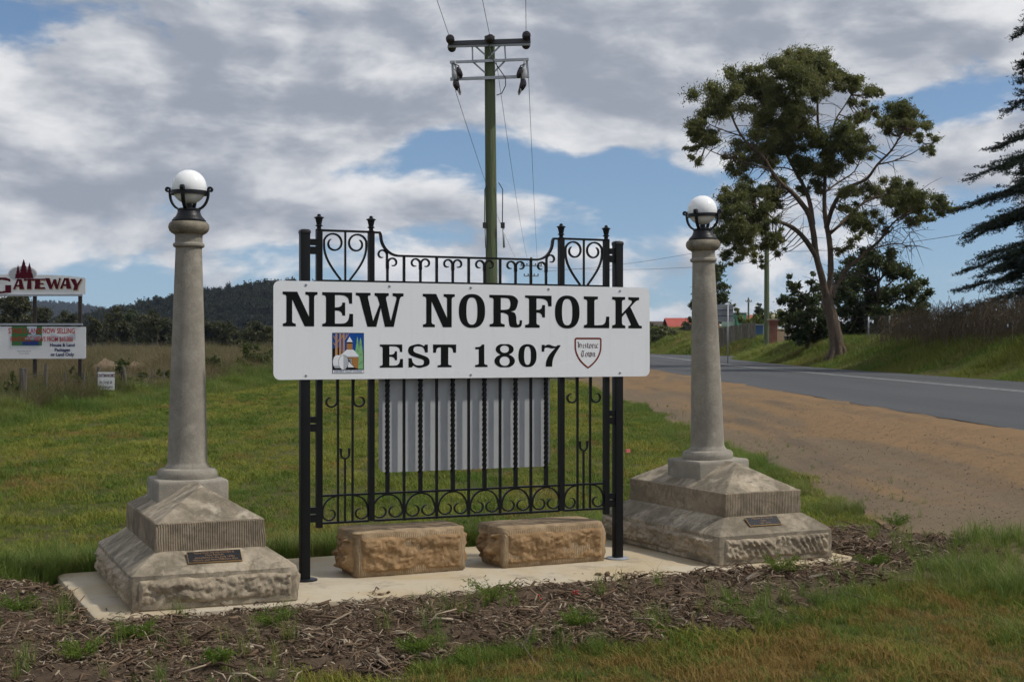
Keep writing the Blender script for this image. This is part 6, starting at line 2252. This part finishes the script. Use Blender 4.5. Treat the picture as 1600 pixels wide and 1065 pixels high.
# mown lawn
g = np.random.default_rng(101)
X1, Y1 = wedge_points(9500, 5.6, 9.5, g, 0.2, .42, .6)
X2, Y2 = wedge_points(62000, 9.5, 66, g, 1.25, .40, 1.0)
X, Y = np.concatenate([X1, X2]), np.concatenate([Y1, Y2])
ok, bm_, p, q = on_grass(X, Y)
edge_dirt = np.array([dirt_l(y) for y in Y])
nn_ = vnoise(X, Y, 1.3, 4.4)
ok &= (bm_ < 0.03 + 0.10 * nn_) & (X < edge_dirt + 0.05 + 0.22 * nn_) & (X > -11.0)
X, Y, nn_ = X[ok], Y[ok], nn_[ok]
sc = np.clip(0.9 + 0.5 * nn_, .5, 1.6) * np.interp(Y, [6, 9, 20, 60], [.9, 1.0, 1.45, 2.6])
sc *= 0.8 + 0.4 * g.random(len(X))
lawn_v = [tri_split(grass_clump(34, .085, .050, .0042, .8, 1)), tri_split(grass_clump(30, .09, .062, .0045, .9, 2)), tri_split(grass_clump(26, .08, .042, .004, 1.0, 3))]
s3 = np.stack([sc, sc, sc * np.interp(Y, [6, 20, 60], [1, .8, .55])], 1)
scatter('lawn_grass', lawn_v, np.stack([X, Y, hz(X, Y) - .002], 1), yaw_rot(len(X), g, .12), s3, g.integers(0, 3, len(X)), M_lawn, 'short mown olive green grass around the monument', 'grass')
print('lawn', len(X))

# longer grass: behind the slab, tufts beside the mulch, verge by the dirt, under the fence
g = np.random.default_rng(202)
PX, PY, PS = [], [], []


def add_tall(X, Y, S_):
    PX.append(X)
    PY.append(Y)
    PS.append(S_)


n = 2600   # along the back of the slab
pp, qq = g.uniform(-0.6, 6.3, n), 1.86 + np.abs(g.normal(size=n)) * .34
X, Y = from_pq(pp, qq)
add_tall(X, Y, np.interp(qq - 1.86, [0, .5, 1.2], [.8, .6, .35]) * g.uniform(.5, 1.15, n))
n = 900    # left of the mulch, behind the left stone
pp, qq = g.uniform(-2.2, .2, n), g.uniform(1.55, 2.7, n)
X, Y = from_pq(pp, qq)
add_tall(X, Y, g.uniform(.3, .75, n))
n = 5200   # foreground right
X, Y = g.uniform(1.2, 4.4, n), g.uniform(6.8, 11.4, n)
pp, qq = to_pq(X, Y)
bmk = bed_mask(pp, qq)
nn_ = vnoise(X, Y, 1.1, 8.8)
wgt = np.clip((X - 1.9) / 1.2, 0, 1) * np.clip((-bmk + .35) / .3, 0, 1) * np.clip((Y - 8.1 + 0.25 * X) / 1.6, 0, 1)
kp = (g.random(n) < wgt * (.45 + nn_)) & (bmk < .25)
add_tall(X[kp], Y[kp], (np.clip(.40 + .6 * nn_, .22, .85) * g.uniform(.6, 1.1, n))[kp])
n = 1500   # ragged front edge of the mulch
pp = g.uniform(-.3, 6.5, n)
qq = np.interp(pp, [0, 1.2, 2.6, 3.7, 5.0, 6.3], [-1.90, -1.78, -1.68, -1.50, -1.12, -.5]) + g.normal(size=n) * .15
X, Y = from_pq(pp, qq)
nn_ = vnoise(X, Y, 1.6, 2.8)
kp = nn_ > -.12
kp &= g.random(n) < np.interp(pp, [0, 2, 3], [.12, .35, .8])
add_tall(X[kp], Y[kp], (g.uniform(.16, .45, n))[kp])
n = 900    # stray tufts in the mulch
pp, qq = g.uniform(-2.5, 6.7, n), g.uniform(-1.6, 1.6, n)
X, Y = from_pq(pp, qq)
kp = (slab_dist(pp, qq) > .06) & (bed_mask(pp, qq) > .05) & (vnoise(X, Y, 1.7, 6.1) > .12)
add_tall(X[kp], Y[kp], (g.uniform(.18, .6, n))[kp])
n = 4200   # right verge along the dirt
Y = 10.5 + 30 * g.random(n) ** 1.7
dl = np.array([dirt_l(y) for y in Y])
X = dl - np.abs(g.normal(size=n)) * .30 - .03
nn_ = vnoise(X, Y, .8, 1.2)
kp = (nn_ > -.2)
ok, bm_, _, _ = on_grass(X, Y)
kp &= ok & (bm_ < .05)
add_tall(X[kp], Y[kp], (np.clip(.42 + .5 * nn_, .2, .9) * g.uniform(.6, 1.1, n))[kp])
n = 160    # stray weeds on the shoulder
Y = 11 + 26 * g.random(n) ** 1.5
X = np.array([dirt_l(y) for y in Y]) + np.abs(g.normal(size=n)) * .45
add_tall(X, Y, g.uniform(.15, .38, n))
n = 15000  # lush strip below the paddock fence
Y = 22 + 50 * g.random(n) ** 1.25
X = -11.9 + np.abs(g.normal(size=n)) * .85
cl_ = np.clip(1 + 1.1 * vnoise(X, Y, .55, 9.0), .45, 1.9)
kp = X > -13
add_tall(X[kp], Y[kp], (cl_ * np.interp(X, [-12, -10.6, -9.6], [1.25, .95, .5]) * np.interp(Y, [28, 45, 60], [.75, 1.0, 1.3]) * g.uniform(.6, 1.15, n))[kp])
X, Y, S_ = map(np.concatenate, (PX, PY, PS))
ok, bm_, p, q = on_grass(X, Y)
X, Y, S_, p, q, bm_ = X[ok], Y[ok], S_[ok], p[ok], q[ok], bm_[ok]
Z = hz(X, Y)
inb = (bm_ > 0) & (p > -3) & (p < 7.4) & (q > -2.2) & (q < 2.0)
Z = np.where(inb, mulch_z(p, q), Z)
tall_v = [tri_split(grass_clump(30, .075, .25, .0052, .55, 11, .5, .6)), tri_split(grass_clump(26, .06, .22, .005, .8, 12, .5, .8)), tri_split(grass_clump(22, .09, .28, .005, .5, 13, .6, .5))]
scatter('tall_grass', tall_v, np.stack([X, Y, Z - .003], 1), yaw_rot(len(X), g, .10), S_, g.integers(0, 3, len(X)), M_tall, 'long unmown green grass along the slab, mulch, verge and fence', 'grass')
print('tall', len(X))

# dry paddock grass
g = np.random.default_rng(303)
n = 42000
Y = 30 + 150 * g.random(n) ** 1.5
X = -11.75 - g.random(n) ** 1.3 * (Y * .42 - 10) + np.abs(g.normal(size=n)) * .16
kp = (X < -11.3) & (np.abs(X) < Y * .40 + 3)
X, Y = X[kp], Y[kp]
nn_ = vnoise(X, Y, .18, 3.0)
S_ = np.clip(.75 + .5 * nn_, .35, 1.3) * g.uniform(.6, 1.2, len(X)) * np.interp(Y, [30, 60, 180], [.70, 1.0, 1.8])
pxs = 800 + X / Y * FPX
S_ *= np.where((pxs > 138) & (pxs < 232) & (Y < 63) & (Y > 43), .62, 1.0)
dry_v = [tri_split(grass_clump(26, .20, .85, .011, .35, 21, .45, .8)), tri_split(grass_clump(22, .22, .75, .012, .5, 22, .5, 1.0)), tri_split(grass_clump(24, .18, .95, .010, .3, 23, .4, .9))]
scatter('dry_paddock_grass', dry_v, np.stack([X, Y, hz(X, Y) - .02], 1), yaw_rot(len(X), g, .12), S_, g.integers(0, 3, len(X)), M_dry, 'tall dry brown grass filling the paddock behind the fence', 'grass')
print('dry', len(X))

# grass on the bank across the road and beyond the bend
g = np.random.default_rng(404)
n = 52000
Y = 38 + 160 * g.random(n) ** 1.35
bf = bank_foot(Y)
X = bf + .05 + g.random(n) * np.interp(Y, [38, 100, 200], [6, 9, 16])
kp = (X < Y * .40 + 2)
X, Y, bf = X[kp], Y[kp], bf[kp]
nn_ = vnoise(X, Y, .35, 5.0)
S_ = np.clip(.8 + .7 * nn_, .3, 1.5) * g.uniform(.6, 1.2, len(X)) * np.interp(X - bf, [0, .6, 2], [.35, .7, 1.0]) * np.interp(Y, [40, 90, 190], [1.0, 1.3, 2.2])
bank_v = [tri_split(grass_clump(26, .16, .26, .011, .6, 31, .5, .7)), tri_split(grass_clump(22, .18, .22, .012, .8, 32, .5, .9))]
scatter('bank_grass', bank_v, np.stack([X, Y, hz(X, Y) - .01], 1), yaw_rot(len(X), g, .10), S_, g.integers(0, 2, len(X)), M_bankg, 'green grass covering the bank on the far side of the road', 'grass')

# bark chips
g = np.random.default_rng(505)
n = 120000
pp, qq = g.uniform(-2.6, 7.1, n), g.uniform(-2.3, 1.95, n)
m_ = bed_mask(pp, qq)
sl = slab_dist(pp, qq)
kp = (m_ > -.10 * g.random(n)) & ((sl > .015))
X, Y = from_pq(pp, qq)
kp &= (Y > 5.8) & (np.abs(X) < Y * .42 + .3)
kp &= g.random(n) < np.clip(.62 + 1.1 * vn(pp, qq, 1.3), .22, 1.0)
pp, qq, X, Y = pp[kp], qq[kp], X[kp], Y[kp]
n = len(X)


def chip(l, w, h, seed, bend=0.0):
    g_ = np.random.default_rng(seed)
    V = []
    for i_, x in enumerate((-.5, 0.05, .5)):
        ww = w * (1, 1.1, .55)[i_] * g_.uniform(.7, 1.2)
        z = bend * l * (1 - (2 * x) ** 2)
        dy = g_.normal() * w * .4
        V += [(x * l, dy - ww / 2, z), (x * l, dy + ww / 2, z + h * .3), (x * l, dy + ww * .1, z + h)]
    F = []
    for i_ in range(2):
        a_ = i_ * 3
        for j in range(3):
            k = (j + 1) % 3
            F += [(a_ + j, a_ + k, a_ + 3 + k), (a_ + j, a_ + 3 + k, a_ + 3 + j)]
    F += [(0, 2, 1), (6, 7, 8)]
    return np.array(V), np.array(F)


chip_v = [chip(.060, .006, .004, 1, .08), chip(.085, .008, .005, 2, .12), chip(.040, .013, .006, 3, 0), chip(.11, .005, .004, 4, .15), chip(.03, .016, .009, 5, .05), chip(.05, .010, .005, 6, .2)]
zz = mulch_z(pp, qq) + np.abs(g.normal(size=n)) * .010
n2 = 420
p2, q2 = g.uniform(0.1, SLAB_L - .1, n2), .02 + g.exponential(.07, n2)
kk = (vn(p2, q2, 1.1) > -.05) & (q2 < .32)
p2, q2 = p2[kk], q2[kk]
x2, y2 = from_pq(p2, q2)
pp, qq, X, Y = np.concatenate([pp, p2]), np.concatenate([qq, q2]), np.concatenate([X, x2]), np.concatenate([Y, y2])
zz = np.concatenate([zz, np.full(len(p2), .003)])
n = len(X)
over = slab_dist(pp, qq) < .05
zz = np.where(over, np.maximum(zz, -.01), zz)
cr = yaw_rot(n, g, .35)
cr[slab_dist(pp, qq) <= 0, :2] *= .15
scatter('bark_mulch', chip_v, np.stack([X, Y, zz], 1), cr, np.clip(np.exp(g.normal(size=n) * .5) * .62, .25, 2.3), g.integers(0, 6, n), M_chip, 'shredded brown bark mulch in front of and around the slab', 'mulch')

# gravel on the shoulder
g = np.random.default_rng(606)
n = 16000
Y = 9.5 + 26 * g.random(n) ** 1.8
X = 3.3 + 3.3 * g.random(n)
kp = (np.abs(X) < Y * .40 + 1)
X, Y = X[kp], Y[kp]
st_v = []
for k in range(3):
    bm_ = bmesh.new()
    bmesh.ops.create_icosphere(bm_, subdivisions=1, radius=1.0)
    v_ = np.array([tuple(q.co * (1 + .35 * nz(q.co.x * 2 + k * 5, q.co.y * 2, q.co.z * 2))) for q in bm_.verts]) * np.array([1, .8, .55])
    f_ = np.array([[w.index for w in q.verts] for q in bm_.faces])
    bm_.free()
    st_v.append((v_, f_))
M_grv = flat('gravel_stone', (0.21, 0.165, 0.12), 0.9, 0.15, 0, 0.3, 30)
Zg = hgt(X, Y, False) + .020
scatter('gravel', st_v, np.stack([X, Y, Zg], 1), yaw_rot(len(X), g, .3), np.clip(np.exp(g.normal(size=len(X)) * .5) * .0042, .0015, .014), g.integers(0, 3, len(X)), M_grv, 'loose stones lying on the brown dirt shoulder', 'gravel')

# ------------------------------------------------------------------ single plants, sticks and litter in the bed
M_fresh = leaf_mat('fresh_green_leaf', (0.085, 0.150, 0.018), (0.145, 0.200, 0.030), None, 3.0, 0.35)
M_flower = flat('red_flower', (0.40, 0.02, 0.03), 0.6)
PL = [(430, 985, .15, 'bright green feathery groundcover plant in the mulch right of the slab corner'), (212, 1008, .13, 'bright green groundcover plant in the mulch below the slab corner'), (768, 946, .20, 'wide low bright green plant in the mulch below the stone blocks'),
      (1222, 905, .19, 'bushy bright green plant by the slab in front of the right stone base'), (130, 1040, .16, 'yellow green groundcover plant near the lower left of the picture'), (30, 958, .16, 'green groundcover plant at the left edge in the mulch'),
      (1362, 888, .15, 'bright green plant at the right end of the slab'), (1398, 822, .20, 'yellow green plant at the edge of the dirt right of the base'), (655, 1018, .14, 'dark green low plant in the mulch below the middle of the slab'), (905, 985, .15, 'green tufted plant in the middle of the mulch front'), (20, 905, .14, 'low green plant at the left picture edge beside the grass'), (340, 1050, .11, 'small green seedling clump at the bottom left of the mulch')]
for k, (px, py, r, lb) in enumerate(PL):
    Y = (EYE + .02) * FPX / (py - 541)
    X = (px - 800) / FPX * Y
    p, q = to_pq(X, Y)
    z = float(mulch_z(p, q)) if bed_mask(p, q) > 0 else float(hgt(X, Y))
    t = empty('groundcover_plant', (X, Y, z), random.Random(k).uniform(0, 6), lb, 'plant', 'groundcover plants in the mulch')
    g = random.Random(700 + k)
    st, V = MB(), []
    gg = np.random.default_rng(700 + k)
    for j in range(26):
        a_ = g.uniform(0, 2 * math.pi)
        l_ = r * g.uniform(.35, 1.0)
        h_ = r * g.uniform(.25, .75)
        e = np.array([math.cos(a_) * l_, math.sin(a_) * l_, h_])
        st.tube([(0, 0, -.01), tuple(e * np.array([.5, .5, .7])), tuple(e)], [.0022, .0018, .001], 4, False)
        n_ = 34
        s_ = gg.uniform(.25, 1.05, n_)[:, None]
        c = e * np.concatenate([s_, s_, s_ ** .8], 1) + gg.normal(size=(n_, 3)) * .007
        ax = gg.normal(size=(n_, 3)) + np.array([math.cos(a_) * .6, math.sin(a_) * .6, .7])
        ax /= np.linalg.norm(ax, axis=1)[:, None]
        sv = np.cross(ax, gg.normal(size=(n_, 3)))
        sv /= np.linalg.norm(sv, axis=1)[:, None]
        V.append(np.stack([c, c + ax * .010 + sv * .0025, c + ax * .023, c + ax * .010 - sv * .0025], 1).reshape(-1, 3))
    st.build('stems', M_tall, t, recalc=False)
    V = np.concatenate(V)
    np_mesh('leaves', V, np.arange(len(V)).reshape(-1, 4), M_fresh, t)
# red flowering stems
for k, (px, py) in enumerate(((903, 934), (846, 942))):
    Y = (EYE) * FPX / (py - 541)
    X = (px - 800) / FPX * Y
    p, q = to_pq(X, Y)
    z = float(mulch_z(p, q))
    t = empty('red_flower', (X, Y, z), 0, ('small red flowers on thin stems right of the mulch middle', 'single red flower on a thin stem left of the other red flowers')[k], 'flower', 'red flowers in the mulch')
    for j in range(4 if k == 0 else 2):
        e = Vector((random.uniform(-.03, .03), random.uniform(-.03, .03), random.uniform(.03, .06)))
        MB().tube([(0, 0, -.01), e * .5, e], .0015, 4).build('stem', M_tall, t)
        MB().sphere(tuple(e), .008, 8, 5, .7).build('bloom', M_flower, t, smooth=True)
M_stick = bark_mat('bleached_stick', (0.34, 0.29, 0.23), (0.26, 0.21, 0.16), (0.14, 0.11, 0.085), .3)
for k, (x0, y0, x1, y1, r, lb) in enumerate(((1262, 908, 1352, 893, .010, 'long pale stick lying from the green plant to the right end of the slab'), (1165, 912, 1195, 898, .016, 'short thick pale stick beside the bushy green plant'), (810, 1003, 832, 983, .011, 'short pale wood splinter lying in the middle of the mulch'),
                                             (1040, 958, 1095, 946, .009, 'thin pale stick in the mulch front of the right base'), (150, 990, 180, 1014, .008, 'pale splinter below the left corner of the slab'), (1440, 893, 1500, 889, .012, 'grey stick at the right end of the mulch bed'), (310, 1020, 360, 1016, .009, 'pale twig in the lower left mulch'), (815, 998, 850, 1040, .007, 'thin twig pointing down in the middle mulch'))):
    q_ = []
    for (px, py) in ((x0, y0), (x1, y1)):
        Y = (EYE) * FPX / (py - 541)
        X = (px - 800) / FPX * Y
        p, q = to_pq(X, Y)
        q_.append(Vector((X, Y, float(mulch_z(p, q)) + .012)))
    md = q_[0].lerp(q_[1], .5) + Vector((.01, .01, .012))
    o = MB().tube([q_[0], q_[0].lerp(md, .6) + Vector((0, .006, .003)), md, q_[1]], [r, r * .95, r * .8, r * .4], 7).build('stick', M_stick, smooth=40)
    tag(o, lb, 'stick', 'sticks lying in the mulch')
lp = P3(981, 701, 21.5)
o = MB().box((lp.x, 21.5, float(hgt(lp.x, 21.5)) + .06), (.07, .04, .05), .5).build('pink_scrap', flat('pink_plastic', (0.62, 0.16, 0.15), 0.5))
tag(o, 'small pink scrap lying on the lawn right of the gate', 'litter')

# dirt heaps in the paddock
M_heap = stone_mat('pale_soil', (0.215, 0.160, 0.105), (0.15, 0.108, 0.068), (0.27, 0.205, 0.14), 0.35, 0, 1.0, 0, 1.2)
for k, (px, py, w_, Y, lb) in enumerate(((166, 563, 52, 62, 'larger pale soil heap in the dry grass right of the billboard'), (211, 567, 30, 63, 'smaller pale soil heap in the dry grass right of the larger heap'))):
    c = P3(px, py, Y)
    z0 = float(hgt(c.x, Y))
    top = P3(px, 559 + 3 * k, Y).z - z0
    m_ = MB()
    rw = w_ / FPX * Y / 2
    rings = []
    for u in np.linspace(0, 1, 9):
        rr = rw * (1 - u ** 2.4) ** .8 + .02
        rings.append([(rr * 1.15 * math.cos(a_) * (1 + .18 * nz(math.cos(a_) + k, math.sin(a_), u * 2)), rr * 1.2 * math.sin(a_) * (1 + .18 * nz(a_, u, k)), top * u * (1 + .3 * nz(math.cos(a_) * 2, math.sin(a_) * 2, 3 + k + u * 2)) - .1) for a_ in np.linspace(0, 2 * math.pi, 25)[:-1]])
    m_.ring_loft(rings)
    o = m_.build('soil_heap', M_heap, smooth=60, loc=(c.x, Y, z0))
    tag(o, lb, 'soil heap', 'soil heaps in the paddock')

# ------------------------------------------------------------------ hills and their forest
M_hill = flat('forest_floor', (0.030, 0.034, 0.020), 0.95, 0.05, 0, 0.3, 0.01)
HP = [(-700, 549), (-100, 549), (120, 540), (180, 528), (225, 510), (270, 497), (316, 484), (375, 471), (430, 464), (480, 460), (560, 468), (650, 480), (760, 505), (900, 530), (1050, 545)]
RP = [(-1500, 503), (-300, 491), (-50, 485), (0, 484), (40, 484), (80, 481), (150, 482), (190, 492), (230, 502), (330, 517), (500, 535), (700, 545)]


def hill(name, prof, Y, depth, seed, nx=150, ny=24):
    xs_ = np.linspace(prof[0][0], prof[-1][0], nx)
    hy = np.interp(xs_, [p[0] for p in prof], [p[1] for p in prof])
    v = []
    for j in range(ny):
        u = j / (ny - 1)
        for i_ in range(nx):
            Xc = (xs_[i_] - 800) / FPX * Y
            Hm = (541 - hy[i_]) / FPX * Y + EYE
            s_ = math.sin(min(1, u * 1.25) * math.pi / 2) if u < .8 else math.cos((u - .8) / .2 * .9)
            z = Hm * s_ * (1 + .10 * fbm(Xc / 160 + seed, u * 3.0, 1.0)) - 2.0
            v.append((Xc, Y - depth * .8 + depth * u, z))
    i_ = np.arange((nx - 1) * (ny - 1))
    r, c = i_ // (nx - 1), i_ % (nx - 1)
    a_ = r * nx + c
    o_ = np_mesh(name, v, np.stack([a_, a_ + 1, a_ + nx + 1, a_ + nx], 1), M_hill, smooth=True)
    tag(o_, kind='structure')
    return np.array(v).reshape(ny, nx, 3)


hv1 = hill('hill', HP, 950, 420, 2.0)
hv2 = hill('distant_ridge', RP, 3200, 1200, 9.0)


def crown_card(seed, n=420):
    V, F = leaf_cards([(0, 0, .75), (.2, .1, .95), (-.25, .1, .85), (.05, -.25, .6)], [(.45, .45, .4), (.3, .3, .3), (.3, .3, .32), (.35, .35, .3)], [n // 3, n // 4, n // 4, n // 4], .17, .12, 0.1, seed=seed)
    T = np.concatenate([F[:, [0, 1, 2]], F[:, [0, 2, 3]]])
    return V, T


crowns = [crown_card(s_) for s_ in (1, 2, 3)]
M_forest = leaf_mat('forest_leaf', (0.009, 0.0125, 0.010), (0.021, 0.024, 0.017), None, 0.02, 0.15, 0.5, 0.8, 0.7)


def forest(name, hv, n, size, seed, label, jmax):
    g = np.random.default_rng(seed)
    ny, nx, _ = hv.shape
    u, w_ = g.random(n) * (nx - 1.01), g.random(n) * jmax * (ny - 1.01)
    i_, j_ = u.astype(int), w_.astype(int)
    fu, fw = (u - i_)[:, None], (w_ - j_)[:, None]
    P = (hv[j_, i_] * (1 - fu) + hv[j_, i_ + 1] * fu) * (1 - fw) + (hv[j_ + 1, i_] * (1 - fu) + hv[j_ + 1, i_ + 1] * fu) * fw
    kp = (P[:, 2] > -1) & (np.abs(P[:, 0]) < P[:, 1] * .42)
    P = P[kp]
    s_ = size * g.uniform(.6, 1.35, len(P))
    s3 = np.stack([s_ * g.uniform(.8, 1.2, len(P)), s_, s_ * g.uniform(.8, 1.5, len(P))], 1)
    scatter(name, crowns, P, yaw_rot(len(P), g), s3, g.integers(0, 3, len(P)), M_forest, label, 'forest')


forest('hill_forest', hv1, 26000, 4.6, 1, 'dark bush forest covering the near hill behind the sign', .9)
forest('ridge_forest', hv2, 30000, 8.0, 2, 'far blue grey forest on the distant ridge behind the billboard', .9)
# mast on the hill
mp = P3(418.5, 437, 940)
mz0 = P3(418.5, 462, 940).z
t = empty('radio_mast', (mp.x, 940, mz0 - 3), 0, 'thin radio mast on the wooded hill at the left end of the sign', 'mast')
hh = mp.z - mz0 + 3
MB().tube([(0, 0, 0), (0, 0, hh)], [.30, .15], 6).build('pole', M_galv, t)
MB().box((0, 0, hh * .86), (2.2, .2, .2)).box((0, 0, hh * .78), (1.6, .2, .9)).build('antenna', M_galv, t)

# ------------------------------------------------------------------ the air
m, t, out = new_mat('thin_blue_haze')
pv = t.add('ShaderNodeVolumePrincipled', {'Color': (0.62, 0.74, 0.95, 1), 'Density': 0.00008, 'Anisotropy': 0.2})
t.l.new(pv.outputs[0], out.inputs['Volume'])
hz_o = MB().box((0, 2600, 62), (9000, 7000, 136)).build('haze', m)
tag(hz_o, 'thin blue haze over the far ridge', 'haze', kind='stuff')
